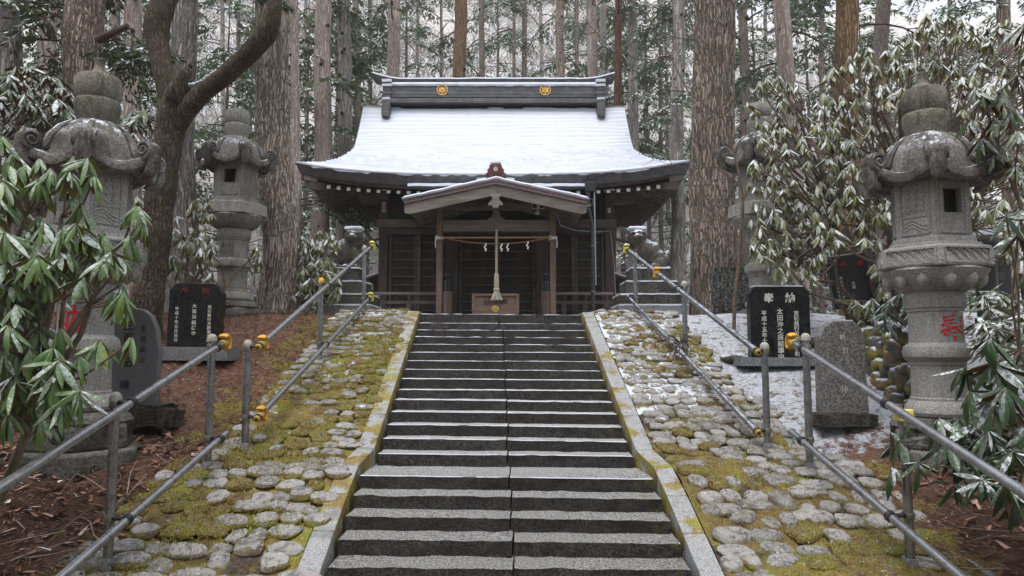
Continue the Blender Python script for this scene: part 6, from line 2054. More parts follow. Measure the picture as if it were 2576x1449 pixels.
# the forked tree
def limb(mb_, pts, Y0, n=28, seed=1, bump_=0.05):
    P3 = [at(x, y, Y_) for (x, y, w, Y_) in pts]
    R3 = [0.90 * w / 2 * Y_ / FPX for (x, y, w, Y_) in pts]
    m = len(pts)
    ts = np.linspace(0, m - 1, m * 9)
    # smooth through the points (Catmull-Rom)
    def cr(vals, t):
        i = int(min(max(math.floor(t), 0), m - 2)); f = t - i
        g = lambda j: vals[min(max(j, 0), m - 1)]
        a_, b_, c_, d_ = g(i - 1), g(i), g(i + 1), g(i + 2)
        return 0.5 * ((2 * b_) + (c_ - a_) * f + (2 * a_ - 5 * b_ + 4 * c_ - d_) * f * f + (3 * b_ - a_ - 3 * c_ + d_) * f ** 3)
    pp = [Vector((cr([p.x for p in P3], t), cr([p.y for p in P3], t), cr([p.z for p in P3], t))) for t in ts]
    rr = [cr(R3, t) for t in ts]
    sub = MB().tube(pp, rr, n)
    V = sub.v[0]
    ctr = np.repeat(np.array([p[:] for p in pp]), n, 0)
    d = V - ctr
    l = np.linalg.norm(d, axis=1)[:, None]
    V = ctr + d * (1 + bump_ * 2.2 * fbm(V * 3.0, 3, seed)[:, None] + bump_ * fbm(V * 11.0, 2, seed + 4)[:, None])
    mb_.add(V, sub.f[0][0])
    mb_.add(V[:n], [tuple(range(n))]); mb_.add(V[-n:], [tuple(range(n - 1, -1, -1))])
p0 = at(370, 830, 9.0)
fk = thing('forked_tree', 'mossy twisted forked tree with snow on its slanting right limb', 'tree', (p0.x, 9.0, float(gz(np.array([p0.x]), np.array([9.0]))[0])))
tm = MB()
limb(tm, [(362, 880, 112, 9.0), (362, 800, 98, 9.0), (380, 690, 78, 9.0), (396, 570, 80, 9.0), (410, 450, 76, 9.0), (425, 350, 76, 9.0), (436, 285, 74, 8.95), (446, 235, 52, 8.9)], 9.0, seed=3)
to = S(tm, 'trunk', MAT['bark_moss'], fk, True, None)
to.location = -fk.location
tm = MB()
limb(tm, [(430, 300, 60, 9.0), (420, 215, 58, 9.05), (401, 145, 60, 9.1), (394, 75, 70, 9.15), (412, 8, 68, 9.2), (440, -60, 62, 9.3), (455, -90, 60, 9.4)], 9.0, seed=8)
o = S(tm, 'limb', MAT['bark_moss'], fk, True, None); o.location = -fk.location
tm = MB()
limb(tm, [(434, 330, 56, 9.0), (470, 275, 58, 8.9), (510, 235, 54, 8.8), (560, 195, 56, 8.7), (610, 150, 56, 8.6), (650, 108, 56, 8.5), (675, 75, 54, 8.45), (688, 25, 44, 8.4), (692, -30, 40, 8.4), (705, -100, 34, 8.4)], 9.0, seed=12)
o = S(tm, 'limb', MAT['bark_moss'], fk, True, None); o.location = -fk.location
tm = MB()
limb(tm, [(440, 250, 62, 8.85), (462, 205, 48, 8.8), (470, 182, 36, 8.78), (474, 172, 14, 8.76)], 9.0, seed=14, bump_=0.1)
o = S(tm, 'broken_stub', MAT['bark_moss'], fk, True, None); o.location = -fk.location
# snow lying along the slanting limb
pts = [at(x, y, Y_) for x, y, Y_ in ((470, 214, 8.78), (500, 206, 8.72), (540, 180, 8.64), (580, 146, 8.55), (610, 118, 8.48), (632, 92, 8.43))]
mbs = MB()
for a, b in zip(pts[:-1], pts[1:]):
    n_ = 6
    for j in range(n_):
        q = a + (b - a) * (j / n_)
        mbs.rough(tuple(q + Vector((0, 0.03, 0.0)) - fk.location), (0.09 * random.uniform(0.5, 1.1), 0.10 * random.uniform(.5, 1), 0.03), (4, 4, 2), 0.012, j, 12, rnd=0.2)
S(mbs, 'snow_strip', MAT['snow'], fk, True, 70)
# its crown, above the picture
lbm, flm = MB(), MB()
for k in range(10):
    s_ = at(random.choice([455, 705]), -90, 9.0)
    e_ = s_ + Vector((random.uniform(-1.6, 1.6), random.uniform(-1.2, 1.2), random.uniform(0.6, 2.2)))
    lbm.tube([s_ - fk.location, (s_ + e_) / 2 - fk.location + Vector((0, 0, 0.2)), e_ - fk.location], [0.05, 0.035, 0.015], 7)
    for j in range(6):
        b_ = e_ + Vector((random.uniform(-.8, .8), random.uniform(-.8, .8), random.uniform(0.1, .9)))
        lbm.tube([e_ - fk.location, b_ - fk.location], [0.012, 0.004], 5)
S(lbm, 'crown_twigs', MAT['branch'], fk)

# sapling and bare twigs right of the steps
p0 = at(1845, 826, 9.4)
sp = thing('sapling', 'thin bent bare sapling standing in front of the speckled black slab', 'tree', p0)
tm = MB()
limb(tm, [(1846, 830, 12, 9.4), (1848, 770, 11, 9.4), (1852, 720, 11, 9.4), (1858, 670, 10, 9.4), (1862, 600, 9, 9.4), (1868, 500, 8, 9.4), (1850, 400, 7, 9.4), (1820, 300, 6, 9.4), (1790, 200, 5, 9.4), (1750, 100, 4, 9.4), (1725, -10, 3, 9.4)], 9.4, 10, 5, 0.04)
o = S(tm, 'trunk', MAT['twig'], sp, True, None); o.location = -sp.location
tw = MB()
def twig(pts, r0=0.010, Y_=9.3, depth=2, seed=0):
    r_ = random.Random(seed)
    P3 = [at(x, y, Y_) for x, y in pts]
    n_ = len(P3)
    tw.tube([q - sp.location for q in P3], [r0 * (1 - 0.8 * i / (n_ - 1)) for i in range(n_)], 5)
    if depth:
        for i in range(1, n_):
            for _ in range(2):
                x, y = pts[i]
                dx, dy = pts[i][0] - pts[i - 1][0], pts[i][1] - pts[i - 1][1]
                l_ = math.hypot(dx, dy) or 1
                a_ = math.atan2(dy, dx) + r_.choice([-1, 1]) * r_.uniform(0.4, 0.9)
                q = [(x, y)]
                LL = r_.uniform(0.4, 0.9) * l_
                for j in range(3):
                    a_ += r_.uniform(-0.3, 0.3)
                    q.append((q[-1][0] + math.cos(a_) * LL / 3, q[-1][1] + math.sin(a_) * LL / 3))
                twig(q, r0 * 0.5, Y_ + r_.uniform(-0.1, 0.1), depth - 1, r_.randint(0, 9999))
twig([(1862, 600), (1830, 560), (1790, 520), (1770, 470)], 0.010, 9.4, 1, 1)
twig([(1866, 520), (1890, 450), (1930, 400), (1960, 350)], 0.010, 9.4, 2, 2)
twig([(1868, 470), (1800, 420), (1740, 425), (1690, 415), (1645, 402)], 0.011, 9.3, 1, 3)
twig([(1820, 300), (1780, 270), (1730, 230), (1690, 150), (1640, 60), (1610, -10)], 0.012, 9.3, 1, 4)
twig([(1750, 100), (1700, 95), (1640, 70), (1590, 60)], 0.009, 9.3, 1, 5)
twig([(1725, 230), (1660, 225), (1560, 150), (1480, 60), (1450, -10)], 0.010, 9.2, 1, 6)
twig([(1690, 150), (1600, 150), (1500, 80), (1420, 0)], 0.009, 9.2, 1, 7)
twig([(1850, 400), (1900, 330), (1960, 300)], 0.008, 9.4, 1, 8)
S(tw, 'twigs', MAT['twig'], sp)

# far wood on the hillside: bare brush, one mass
MAT['brush'] = (lambda n: n.done(n.mix(n.snow(0.60, -0.1, 0.45, 3.0), n.mix(n.island(), (0.22, 0.185, 0.165), (0.46, 0.42, 0.39)), (0.78, 0.80, 0.83)), 0.95, spec=0.1))(NB('frosted_brush'))
bm_ = MB()
def brush_clump(seed, n=46, h=1.6):
    r_ = np.random.default_rng(seed)
    m_ = MB()
    for k in range(n):
        a = r_.uniform(0, 6.28)
        p = np.array([r_.normal(0, 0.35), r_.normal(0, 0.35), 0])
        el = r_.uniform(0.5, 1.4)
        pts = [p]
        L_ = h * r_.uniform(0.35, 1.0)
        for j in range(3):
            el -= r_.uniform(-0.15, 0.55)
            a += r_.normal(0, 0.5)
            p = p + np.array([math.cos(a) * math.cos(el), math.sin(a) * math.cos(el), math.sin(el)]) * L_ / 3
            pts.append(p)
        m_.tube([tuple(q) for q in pts], [0.020, 0.016, 0.012, 0.006], 3, caps=False)
    return np.concatenate(m_.v), np.concatenate([f for f, _ in m_.f])
clumps = [brush_clump(k) for k in range(6)]
nb = 0
for k in range(620):
    Y_ = 23 + 62 * random.random() ** 1.5
    x = random.uniform(-0.62, 0.62) * Y_ + random.uniform(-2, 2)
    z = float(hill(np.array([x]), np.array([Y_]))[0])
    V, Fq = clumps[k % 6]
    a = random.uniform(0, 6.28)
    s_ = random.uniform(0.8, 1.5) * (1 + (Y_ - 23) / 40)
    c_, sn_ = math.cos(a) * s_, math.sin(a) * s_
    Rz = np.array([[c_, -sn_, 0], [sn_, c_, 0], [0, 0, s_]])
    bm_.add(V @ Rz.T + np.array([x, Y_, z]), Fq)
tag(bm_.build('far_brush', MAT['brush'], None, True, None), 'pale frosted bare brush covering the hillside behind the trees', kind='stuff')
# evergreen saplings and thin trunks on the hillside
for i, (px, Y_, w, lb_) in enumerate(((160, 34, 10, 'thin distant trunk on the hillside near the left edge'), (245, 31, 12, 'thin distant trunk left of the shaggy brown cedar'), (560, 33, 12, 'thin distant trunk above the left slim lantern'), (600, 28, 11, 'thin distant trunk between the forked tree and the big left cedar'), (770, 31, 10, 'thin distant trunk just right of the big left cedar'), (930, 33, 11, 'thin distant trunk left of the ridge tip'), (1050, 36, 10, 'thin distant trunk over the left third of the ridge'), (1110, 34, 8, 'thin distant trunk just left of the orange-brown one'), (1360, 38, 9, 'thin distant trunk between the two crests'), (1452, 35, 9, 'thin distant trunk left of the pale knotted one'), (1625, 33, 10, 'thin distant trunk beyond the right roof slope'), (1760, 34, 9, 'thin distant trunk behind the thickest cedar'), (1925, 30, 11, 'thin distant trunk right of the dark slender one'), (2390, 27, 12, 'thin distant trunk in the upper right gap'))):
    cedar(lb_, px, 0, px + random.uniform(-8, 8), Y_, w, 'bark_dark' if i % 2 else 'bark_grey', 11, (-20, 520), 0, 0, 10, 0.1, needle='needles_snow' if px > 1000 else 'needles', hillz=True, blen=2.6, group='thin distant trees on the hillside', name='distant_tree')

# young conifers between the trunks behind
MAT['needles_pale'] = m_needles('hazed_grey_green_needles', (0.11, 0.16, 0.09), (0.23, 0.295, 0.175), 0.12)  # paler than the nearer needles: distance haze painted into the green
def conifer(label, px, Y_, h, wid, nb=44):
    x = xat(px, Y_, 500)
    zb = float(hill(np.array([x]), np.array([Y_]))[0]) if Y_ > 23 else 2.08
    t = thing('young_conifer', label, 'tree', (x, Y_, zb), 0, 'young conifers filling the gaps behind')
    S(MB().tube([(0, 0, -0.2), (0.05, 0, h * 0.5), (0, 0, h)], [0.10, 0.07, 0.01], 8), 'trunk', MAT['bark_dark'], t)
    lb, fl = MB(), MB()
    for i in range(nb):
        u = 0.06 + 0.93 * (i + random.random()) / nb
        an = random.uniform(0, 6.28)
        L = wid * (1.08 - u) * random.uniform(0.6, 1.2) + 0.3
        dr = Vector((math.cos(an), math.sin(an), 0.05))
        p = Vector((0, 0, u * h))
        lb.tube([p, p + dr * L * 0.5 + Vector((0, 0, 0.05)), p + dr * L - Vector((0, 0, 0.22 * L))], [0.022, 0.014, 0.005], 4)
        for j in range(6):
            q = random.uniform(0.15, 1.0)
            c = p + dr * L * q - Vector((0, 0, 0.22 * L * q * q))
            a2 = an + random.uniform(-1.2, 1.2)
            P, D = spray_pts(30, random.uniform(0.5, 1.0), 0.5, random.randint(0, 9999))
            ca, sa = math.cos(a2), math.sin(a2)
            Rz = np.array([[ca, -sa, 0], [sa, ca, 0], [0, 0, 1]])
            needles_mb(fl, P @ Rz.T + np.array(c), D @ Rz.T, 0.20, 0.032)
    S(lb, 'limbs', MAT['branch'], t)['kind'] = 'stuff'
    S(fl, 'crown', MAT['needles_pale'], t, False)
for px, Y_, h, wid, lb_ in ((75, 22, 11, 2.6, 'young conifer between the two leftmost trunks'), (180, 25, 12, 2.8, 'young conifer left of the shaggy brown cedar'), (385, 21, 11, 2.4, 'young conifer left of the forked tree'), (310, 27, 12, 2.6, 'young conifer behind the pale trunk near the dead limb'),
        (560, 22, 11, 2.6, 'young conifer above the slim left lantern'), (620, 27, 13, 2.6, 'young conifer in the gap left of the big furrowed cedar'), (765, 24, 12, 2.4, 'young conifer just right of the big furrowed cedar'), (840, 29, 13, 2.6, 'young conifer between the two knotty trunks'), (925, 28, 12, 2.0, 'young conifer left of the ridge tip'), (1015, 31, 13, 2.4, 'young conifer above the left part of the ridge'),
        (1250, 40, 10, 2.6, 'young conifer high above the ridge centre'), (1450, 38, 11, 2.4, 'young conifer left of the pale knotted trunk'), (1565, 29, 12, 2.2, 'young conifer behind the right ridge tip'), (1630, 26, 12, 2.4, 'young conifer right of the roof'), (1680, 31, 13, 2.4, 'young conifer left of the thickest cedar'),
        (1905, 22, 12, 2.6, 'young conifer right of the thickest cedar'), (2040, 23, 12, 2.6, 'young conifer behind the leaning pale trunk'), (2180, 24, 12, 2.8, 'young conifer above the tall rhododendron'), (2300, 27, 11, 2.6, 'young conifer above the right lantern'), (2430, 24, 12, 2.6, 'young conifer left of the right edge trunk'), (2570, 23, 11, 2.6, 'young conifer at the right edge')):
    conifer(lb_, px, Y_, h, wid)

# ------------------------------------------------------------------ rhododendrons
MAT['leaf_fg'] = m_leaf('frosted_rhododendron_leaf', (0.115, 0.205, 0.065), 0.46, 0.32, 0.45, 0.32, 0.0, 0.7, scale=34.0)
MAT['leaf_fr'] = m_leaf('dark_rhododendron_leaf', (0.030, 0.068, 0.024), 0.44, 0.25, 0.45, 0.28, 0.05, 0.75, scale=30.0)
MAT['leaf_snow'] = m_leaf('snowy_rhododendron_leaf', (0.165, 0.185, 0.075), 0.54, 0.25, 0.45, 0.36, -0.05, 0.6, scale=30.0)
MAT['leaf_mid'] = m_leaf('half_snowy_rhododendron_leaf', (0.060, 0.092, 0.034), 0.46, 0.35, 0.5, 0.33, 0.0, 0.6, scale=26.0)
def m_under(name, a, b):
    n = NB(name)
    r = n.math('FRACT', n.math('ADD', n.island(), n.orand()))
    return n.done(n.mix(r, a, b), 0.7, spec=0.2, translucent=0.2)
MAT['under'] = m_under('leaf_underside', (0.25, 0.22, 0.095), (0.40, 0.345, 0.165))
MAT['under_brown'] = m_under('brown_leaf_underside', (0.13, 0.078, 0.042), (0.24, 0.14, 0.078))
MAT['stem'] = m_plain('brown_stem', (0.15, 0.115, 0.09), 0.8, 0, 0.35)
MAT['stem_green'] = m_plain('green_stalk', (0.20, 0.18, 0.05), 0.6, 0, 0.3)

def leaf_template(ns, curl, fold, wid=0.135, thick=0.012):
    """leaf of unit length along +x, upper face and underside"""
    u = np.linspace(0, 1, ns + 1)
    w = wid * np.sin(np.pi * np.clip(u * 0.93 + 0.05, 0, 1)) ** 0.75
    w[0], w[-1] = 0.012, 0.01
    P = []
    for i in range(ns + 1):
        x = u[i]
        zc = -curl * x * x
        for s_ in (-1, 0, 1):
            P.append((x * (1 - 0.25 * curl * x), s_ * w[i], zc - fold * abs(s_) * w[i]))
    P = np.array(P)
    F = []
    for i in range(ns):
        for j in range(2):
            F.append((i * 3 + j, i * 3 + j + 3, i * 3 + j + 4, i * 3 + j + 1)[::-1])
    F = np.array(F)
    Q = P.copy()
    Q[:, 2] -= thick
    return np.concatenate([P, Q]), F, F[:, ::-1] + len(P)
LT = [leaf_template(5, c, f, w_) for c, f, w_ in ((0.05, 0.45, 0.125), (0.22, 0.7, 0.11), (0.45, 0.6, 0.12), (0.18, 1.1, 0.09), (0.30, 1.6, 0.075), (0.12, 0.3, 0.135))]
LTs = [leaf_template(3, c, f, w_) for c, f, w_ in ((0.10, 0.5, 0.14), (0.3, 0.8, 0.13), (0.45, 0.6, 0.15), (0.2, 1.4, 0.10))]

def leaf_frames(P, A, k, droop, L, seed):
    """frames for k leaves round each twig tip P with axis A"""
    r_ = np.random.default_rng(seed)
    O_, Fw, Up, Ln = [], [], [], []
    for p, a in zip(P, A):
        a = a / (np.linalg.norm(a) + 1e-9)
        e1 = np.cross(a, [0, 0, 1.0]) if abs(a[2]) < 0.95 else np.array([1.0, 0, 0])
        e1 /= np.linalg.norm(e1)
        e2 = np.cross(a, e1)
        kk = max(3, int(k + r_.integers(-2, 3)))
        ph = r_.uniform(0, 6.28)
        dl = droop * r_.uniform(0.6, 1.3)
        for j in range(kk):
            t = ph + j * 2 * math.pi / kk + r_.uniform(-.25, .25)
            out = math.cos(t) * e1 + math.sin(t) * e2
            f = out + a * r_.uniform(0.0, 0.5) + np.array([0, 0, -dl]) * r_.uniform(0.6, 1.2)
            f /= np.linalg.norm(f)
            up = a * 0.7 + np.array([0, 0, 0.8]) + out * 0.25
            up = up - f * (up @ f)
            nrm = np.linalg.norm(up)
            if nrm < 1e-3:
                up = out
                up = up - f * (up @ f)
                nrm = np.linalg.norm(up)
            up /= nrm
            ro_ = r_.normal(0, 0.38)
            up = up * math.cos(ro_) + np.cross(f, up) * math.sin(ro_)
            O_.append(p + out * 0.008 + a * r_.uniform(-0.01, 0.01)); Fw.append(f); Up.append(up); Ln.append(L * r_.uniform(0.5, 1.25))
    return np.array(O_), np.array(Fw), np.array(Up), np.array(Ln)

def rhodo(label, root, tips, axes, k, droop, L, mats, nobj=300, tmpl=LT, seed=0, stem=0.014, hubs=None, near=None, group='rhododendron bushes'):
    """bush: trunk stems from the root to hubs to twig tips, whorls of leaves at the tips"""
    root = Vector(root)
    b = thing('rhododendron', label, 'bush', root, 0, group)
    O0 = np.array(root)
    tips, axes = np.asarray(tips, float), np.asarray(axes, float)
    r_ = np.random.default_rng(seed + 5)
    # hubs by simple clustering
    nh = hubs or max(3, len(tips) // 6)
    H = tips[r_.choice(len(tips), nh, replace=False)]
    for _ in range(4):
        d = ((tips[:, None] - H[None]) ** 2).sum(-1)
        ix = d.argmin(1)
        for j in range(nh):
            if (ix == j).any():
                H[j] = tips[ix == j].mean(0)
    H = H + (O0 - H) * 0.18 * np.array([1, 1, 0.6])
    n2 = max(2, nh // 5)
    H2 = H[r_.choice(nh, n2, replace=False)] * 0.55 + O0 * 0.45
    sm = MB()
    for j in range(n2):
        mid = (H2[j] + O0) / 2 + r_.normal(0, 0.06, 3)
        sm.tube([tuple(q - O0) for q in (O0 + np.array([0, 0, -0.05]), mid, H2[j])], [stem * 2.2, stem * 1.9, stem * 1.5], 7)
    for j in range(nh):
        i2 = ((H2 - H[j]) ** 2).sum(-1).argmin()
        mid = (H[j] + H2[i2]) / 2 + r_.normal(0, 0.05, 3) + np.array([0, 0, -0.03])
        sm.tube([tuple(q - O0) for q in (H2[i2], mid, H[j])], [stem * 1.3, stem * 1.05, stem * 0.8], 6)
    for i in range(len(tips)):
        h_ = H[ix[i]]
        mid = (tips[i] + h_) / 2 + r_.normal(0, 0.02, 3) - axes[i] * 0.05
        sm.tube([tuple(q - O0) for q in (h_, mid, tips[i] - axes[i] * 0.03, tips[i])], [stem * 0.6, stem * 0.48, stem * 0.40, stem * 0.36], 5)
    S(sm, 'branches', MAT['stem'], b)
    Oo, Fw, Up, Ln = leaf_frames(tips, axes, k, droop, L, seed)
    Sd = np.cross(Up, Fw)
    dist = np.linalg.norm(Oo - np.array([0, 0, EYE]), axis=1)
    order = np.argsort(dist) if near is None else np.argsort(near(Oo))
    sel = order[:nobj]
    rest = order[nobj:]
    meshes = []
    for V, F1, F2 in tmpl:
        mm = MB(); mm.add(V, F1, 0); mm.f.append((F2, 1))
        meshes.append(mm.mesh('leaf', mats, True, 60))
    for i in sel:
        M = Matrix(((Fw[i][0], Sd[i][0], Up[i][0]), (Fw[i][1], Sd[i][1], Up[i][1]), (Fw[i][2], Sd[i][2], Up[i][2])))
        link('leaf', meshes[i % len(meshes)], b, Vector(Oo[i]) - root, M.to_euler(), (Ln[i],) * 3)
    if len(rest):
        fm = MB()
        for q in range(len(tmpl)):
            ids = rest[rest % len(tmpl) == q]
            if not len(ids):
                continue
            V, F1, F2 = tmpl[q]
            n_, nv = len(ids), len(V)
            A_ = (V[None, :, 0:1] * Fw[ids][:, None] + V[None, :, 1:2] * Sd[ids][:, None] + V[None, :, 2:3] * Up[ids][:, None]) * Ln[ids][:, None, None] + (Oo[ids] - O0)[:, None]
            off = (np.arange(n_) * nv)[:, None, None]
            base = fm.n
            fm.add(A_.reshape(-1, 3), (F1[None] + off).reshape(-1, 4), 0)
            fm.f.append(((F2[None] + off).reshape(-1, 4) + base, 1))
        fo = S(fm, 'foliage', mats, b, True, 60)
        fo['kind'] = 'stuff'
    return b

def cloud(regions, n, seed):
    """twig tips spread through boxes given as picture rectangles with a depth range: (x0,y0,x1,y1,Ya,Yb,weight)"""
    r_ = np.random.default_rng(seed)
    w = np.array([q[6] for q in regions], float)
    w /= w.sum()
    out = []
    for i in r_.choice(len(regions), n, p=w):
        x0, y0, x1, y1, Ya, Yb, _ = regions[i]
        a, q = r_.uniform(0, 6.28), math.sqrt(r_.uniform(0, 1))
        u, v = 0.5 + 0.5 * q * math.cos(a) * 1.08, 0.5 + 0.5 * q * math.sin(a) * 1.08
        out.append(at(x0 + (x1 - x0) * u, y0 + (y1 - y0) * v, r_.uniform(Ya, Yb))[:])
    return np.array(out)
def out_axes(T, c, up=0.6, seed=0):
    r_ = np.random.default_rng(seed)
    A_ = T - np.array(c)
    A_ /= np.linalg.norm(A_, axis=1)[:, None] + 1e-9
    A_ = A_ + np.array([0, 0, up]) + r_.normal(0, 0.3, A_.shape)
    return A_ / np.linalg.norm(A_, axis=1)[:, None]
def pix(q):
    d = Vector(q) - Vector((0, 0, EYE))
    f_, u_ = d.y * math.cos(PITCH) + d.z * math.sin(PITCH), -d.y * math.sin(PITCH) + d.z * math.cos(PITCH)
    return CX + FPX * d.x / f_, CY - FPX * u_ / f_
def clear(T, x0, y0, x1, y1):
    return np.array([q for q in T if not (x0 < pix(q)[0] < x1 and y0 < pix(q)[1] < y1)])
def groot(x, Y_):
    return (x, Y_, float(gz(np.array([x]), np.array([Y_]))[0]))

# left foreground bush
T = cloud([(-120, 350, 110, 640, 4.0, 5.2, 1.2), (-100, 560, 180, 820, 3.9, 5.0, 1.6), (-60, 760, 200, 1000, 4.0, 4.9, 0.8), (60, 380, 200, 500, 4.2, 4.6, 0.2), (130, 560, 300, 680, 4.1, 4.7, 0.4), (230, 690, 340, 770, 4.2, 4.8, 0.3), (-80, 950, 60, 1060, 4.0, 4.6, 0.3), (-40, 840, 170, 1060, 4.0, 4.5, 0.9)], 240, 3)
T = clear(T, 150, 690, 300, 900)
ex = [at(*q) for q in ((222, 398, 4.3), (235, 440, 4.3), (205, 515, 4.3), (185, 580, 4.3), (172, 640, 4.25), (420 - 60, 560, 4.4), (325, 595, 4.35), (330, 850, 4.15), (250, 858, 4.2), (105, 955, 4.0), (200, 985, 4.0), (300, 640, 4.4), (345, 520, 4.4), (150, 830, 4.2), (215, 700, 4.2), (120, 700, 4.1))]
T = np.concatenate([T, np.array([e[:] for e in ex])])
rt = groot(-3.45, 4.6)
rhodo('large frosted rhododendron bush in the left foreground before the lantern', rt, T, out_axes(T, (-3.3, 5.1, 1.2), 0.5, 1), 9, 1.7, 0.165, [MAT['leaf_fg'], MAT['under']], 300, LT, 11, 0.016)
# right foreground bush
T = cloud([(2440, 940, 2640, 1260, 3.9, 4.7, 1.3), (2380, 1000, 2560, 1150, 4.2, 4.9, 0.8), (2230, 1100, 2420, 1220, 4.3, 4.8, 0.25), (2420, 840, 2620, 990, 4.3, 5.0, 0.7), (2520, 500, 2640, 800, 4.2, 4.8, 0.35)], 46, 5)
T = clear(T, 2200, 500, 2480, 1030)
ex = [at(*q) for q in ((2530, 545, 4.2), (2560, 590, 4.2), (2430, 925, 4.5), (2310, 1165, 4.5), (2360, 1055, 4.6), (2440, 985, 4.4), (2500, 1020, 4.3), (2260, 1110, 4.7), (2400, 1220, 4.4), (2560, 1240, 4.0), (2490, 1150, 4.2))]
T = np.concatenate([T, np.array([e[:] for e in ex])])
rhodo('dark glossy rhododendron bush in the right foreground below the lantern', groot(3.7, 4.75), T, out_axes(T, (3.6, 5.0, 0.9), 0.5, 2), 8, 1.1, 0.20, [MAT['leaf_fr'], MAT['under_brown']], 300, LT, 12, 0.015)
# right, low bush behind the foreground one
T = cloud([(2380, 720, 2580, 860, 5.4, 6.6, 1), (2430, 800, 2600, 950, 5.2, 6.2, 0.8)], 60, 6)
T = clear(T, 2200, 500, 2462, 1030)
rhodo('frosted rhododendron between the right lantern and the foreground bush', groot(4.35, 5.9), T, out_axes(T, (4.3, 6.0, 1.0), 0.7, 3), 8, 0.5, 0.165, [MAT['leaf_mid'], MAT['under']], 300, LT, 13, 0.012)
# the big snowy mass at the right
T = cloud([(1900, 300, 2160, 520, 7.8, 9.8, 1.1), (2060, 130, 2330, 420, 7.6, 9.8, 1.5), (2240, 40, 2480, 300, 7.6, 9.8, 1.1), (2420, 60, 2640, 420, 7.4, 9.5, 1.3), (1890, 500, 2120, 690, 8.0, 9.6, 0.8), (2040, 460, 2280, 660, 7.4, 9.4, 1.1), (2430, 380, 2620, 640, 7.0, 9.0, 1.1), (1880, 190, 2020, 330, 8.4, 9.8, 0.35), (1870, 330, 2000, 640, 8.8, 9.9, 0.8), (2120, 600, 2240, 800, 7.6, 8.4, 0.6), (2160, 380, 2460, 560, 7.6, 9.6, 0.9), (1935, 590, 2010, 680, 8.6, 9.4, 0.3)], 1080, 7)
T = np.array([q for q in T if not (2075 < pix(q)[0] < 2200 and 610 < pix(q)[1] < 740 and q[1] < 8.8)])
rhodo('tall snow-laden rhododendron filling the upper right', groot(4.6, 8.7), T, out_axes(T, (4.6, 8.8, 2.2), 0.6, 4), 9, 1.8, 0.142, [MAT['leaf_snow'], MAT['under']], 300, LTs, 14, 0.016)
# brown-backed branch hanging at the right
T = np.array([at(*q)[:] for q in ((2455, 225, 5.6), (2480, 240, 5.6), (2520, 235, 5.5), (2440, 300, 5.7), (2545, 280, 5.5), (2500, 300, 5.6), (2470, 350, 5.7), (2560, 190, 5.4), (2575, 60, 5.2), (2565, 330, 5.4), (2500, 390, 5.7), (2555, 420, 5.5))])
rhodo('rhododendron branch with rust-brown leaf backs hanging at the upper right', groot(4.75, 6.4), T, out_axes(T, (4.4, 5.9, 2.6), 0.4, 5), 7, 1.3, 0.19, [MAT['leaf_mid'], MAT['under_brown']], 300, LT, 15, 0.014)
# left bush behind the lantern
T = cloud([(-40, 170, 130, 330, 7.0, 8.4, 1), (40, 190, 200, 330, 7.2, 8.4, 0.9), (-40, 300, 160, 430, 6.8, 8.0, 1.0), (150, 230, 205, 330, 7.2, 7.8, 0.3), (300, 270, 380, 350, 7.4, 7.9, 0.25)], 160, 8)
rhodo('dark rhododendron behind the roof of the left lantern', groot(-5.1, 7.8), T, out_axes(T, (-5.0, 7.8, 2.2), 0.5, 6), 8, 1.2, 0.175, [MAT['leaf_mid'], MAT['under_brown']], 300, LT, 16, 0.014)
# between the forked tree and the slim lantern
T = cloud([(440, 500, 560, 640, 9.4, 10.1, 1), (430, 600, 560, 700, 9.3, 10.0, 1), (610, 590, 660, 700, 9.8, 10.4, 0.5), (500, 640, 640, 720, 9.5, 10.0, 0.6), (300, 480, 360, 620, 9.4, 10.0, 0.4)], 150, 9)
T = clear(T, 540, 430, 645, 770)
rhodo('rhododendron between the forked tree and the slim left lantern', groot(-4.4, 9.9), T, out_axes(T, (-4.4, 9.9, 2.6), 0.5, 7), 9, 1.8, 0.145, [MAT['leaf_snow'], MAT['under']], 300, LTs, 17, 0.012)
# right of the big left cedar
T = cloud([(750, 570, 850, 690, 11.2, 12.0, 1), (755, 650, 860, 770, 11.0, 11.8, 1), (730, 720, 800, 790, 11.2, 11.8, 0.3)], 130, 10)
rhodo('snowy rhododendron between the big left cedar and the left plinth', groot(-3.2, 11.6), T, out_axes(T, (-3.2, 11.7, 2.8), 0.5, 8), 9, 1.8, 0.15, [MAT['leaf_snow'], MAT['under']], 300, LTs, 18, 0.012)
# low leafy clump in front of the boulder wall
T = cloud([(2205, 735, 2300, 830, 6.9, 7.3, 1)], 9, 11)
rhodo('small dark rhododendron clump drooping over the boulder wall', groot(4.0, 7.3), T, out_axes(T, (4.0, 7.3, 1.3), 0.3, 9), 8, 1.2, 0.18, [MAT['leaf_fr'], MAT['under_brown']], 100, LT, 19, 0.010)

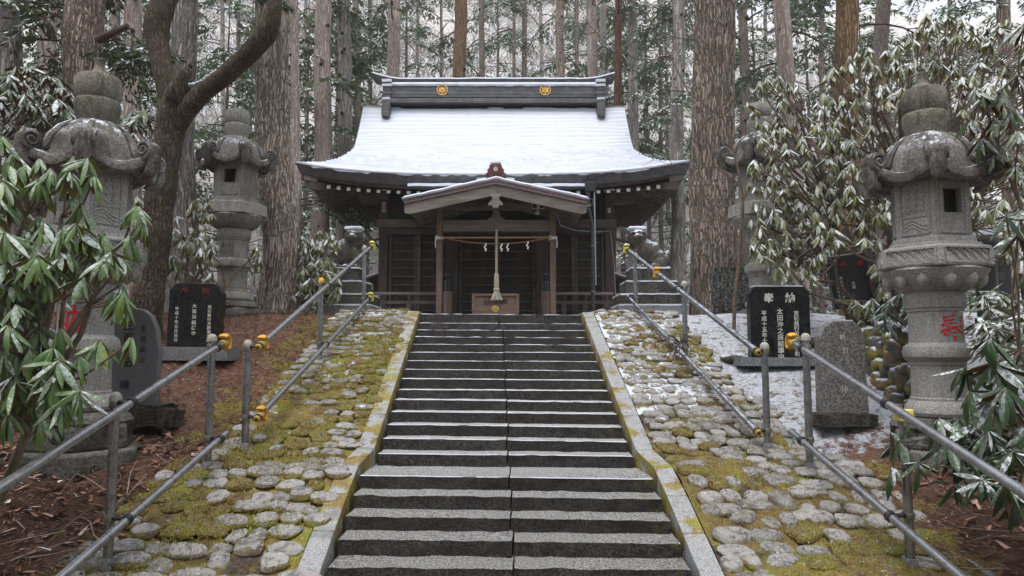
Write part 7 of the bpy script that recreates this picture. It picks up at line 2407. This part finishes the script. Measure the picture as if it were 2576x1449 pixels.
# fallen twig caught on the upper right rail
p = at(1712, 862, 7.9)
fb = thing('fallen_branch', 'fallen frosted twig caught on the upper right lower rail', 'branch', p)
tw2 = MB()
for k in range(16):
    a, e = random.uniform(0, 6.28), random.uniform(-0.9, 0.9)
    d = Vector((math.cos(a) * math.cos(e), 0.4 * math.sin(a), math.sin(e) * 0.6))
    tw2.tube([(0, 0, 0), d * 0.16 + Vector((0, 0, 0.02)), d * 0.32 - Vector((0, 0, 0.05))], [0.007, 0.006, 0.003], 5)
S(tw2, 'twigs', MAT['branch'], fb)

# ------------------------------------------------------------------ unseen cedar wood behind the viewer, added to block frontal skylight
wm = MB()
rw_ = random.Random(5)
for k in range(24):
    a = math.pi * (1.02 + 0.96 * rw_.random())
    d = rw_.uniform(7.5, 24)
    x, y = math.cos(a) * d * 1.25, math.sin(a) * d
    h = rw_.uniform(15, 21)
    wm.tube([(x, y, -0.2), (x + rw_.uniform(-.3, .3), y, h * 0.5), (x, y, h)], [0.32, 0.24, 0.04], 7, m=1)
    n_ = 420
    u = rng.uniform(0.12, 1.0, n_)
    th = rng.uniform(0, 6.28, n_)
    r_ = (1.05 - u) * 3.4 * np.sqrt(rng.uniform(0.05, 1, n_))
    P = np.stack([x + r_ * np.cos(th), y + r_ * np.sin(th), u * h], 1)
    D = np.stack([np.cos(th), np.sin(th), np.full(n_, -0.55)], 1)
    D /= np.linalg.norm(D, axis=1)[:, None]
    needles_mb(wm, P, D, 1.1, 0.28)
tag(wm.build('unseen_shading_wood', [MAT['needles'], MAT['bark_dark']], None, False), 'unseen cedar wood behind the viewer, added to shade surfaces facing this way', kind='stuff')

# ------------------------------------------------------------------ the damp air between the trees
hz_ = MB().box((0, 50, 24.5), (300, 210, 51.6))
hm_ = bpy.data.materials.new('damp_air')
hm_.use_nodes = True
ht = hm_.node_tree
ht.nodes.clear()
pv = ht.nodes.new('ShaderNodeVolumePrincipled')
pv.inputs['Color'].default_value = (0.93, 0.95, 0.97, 1)
pv.inputs['Density'].default_value = 0.0010
pv.inputs['Anisotropy'].default_value = 0.2
ho = ht.nodes.new('ShaderNodeOutputMaterial')
ht.links.new(pv.outputs[0], ho.inputs['Volume'])
tag(hz_.build('haze', hm_, None, False), 'thin winter haze between the trees', kind='stuff')
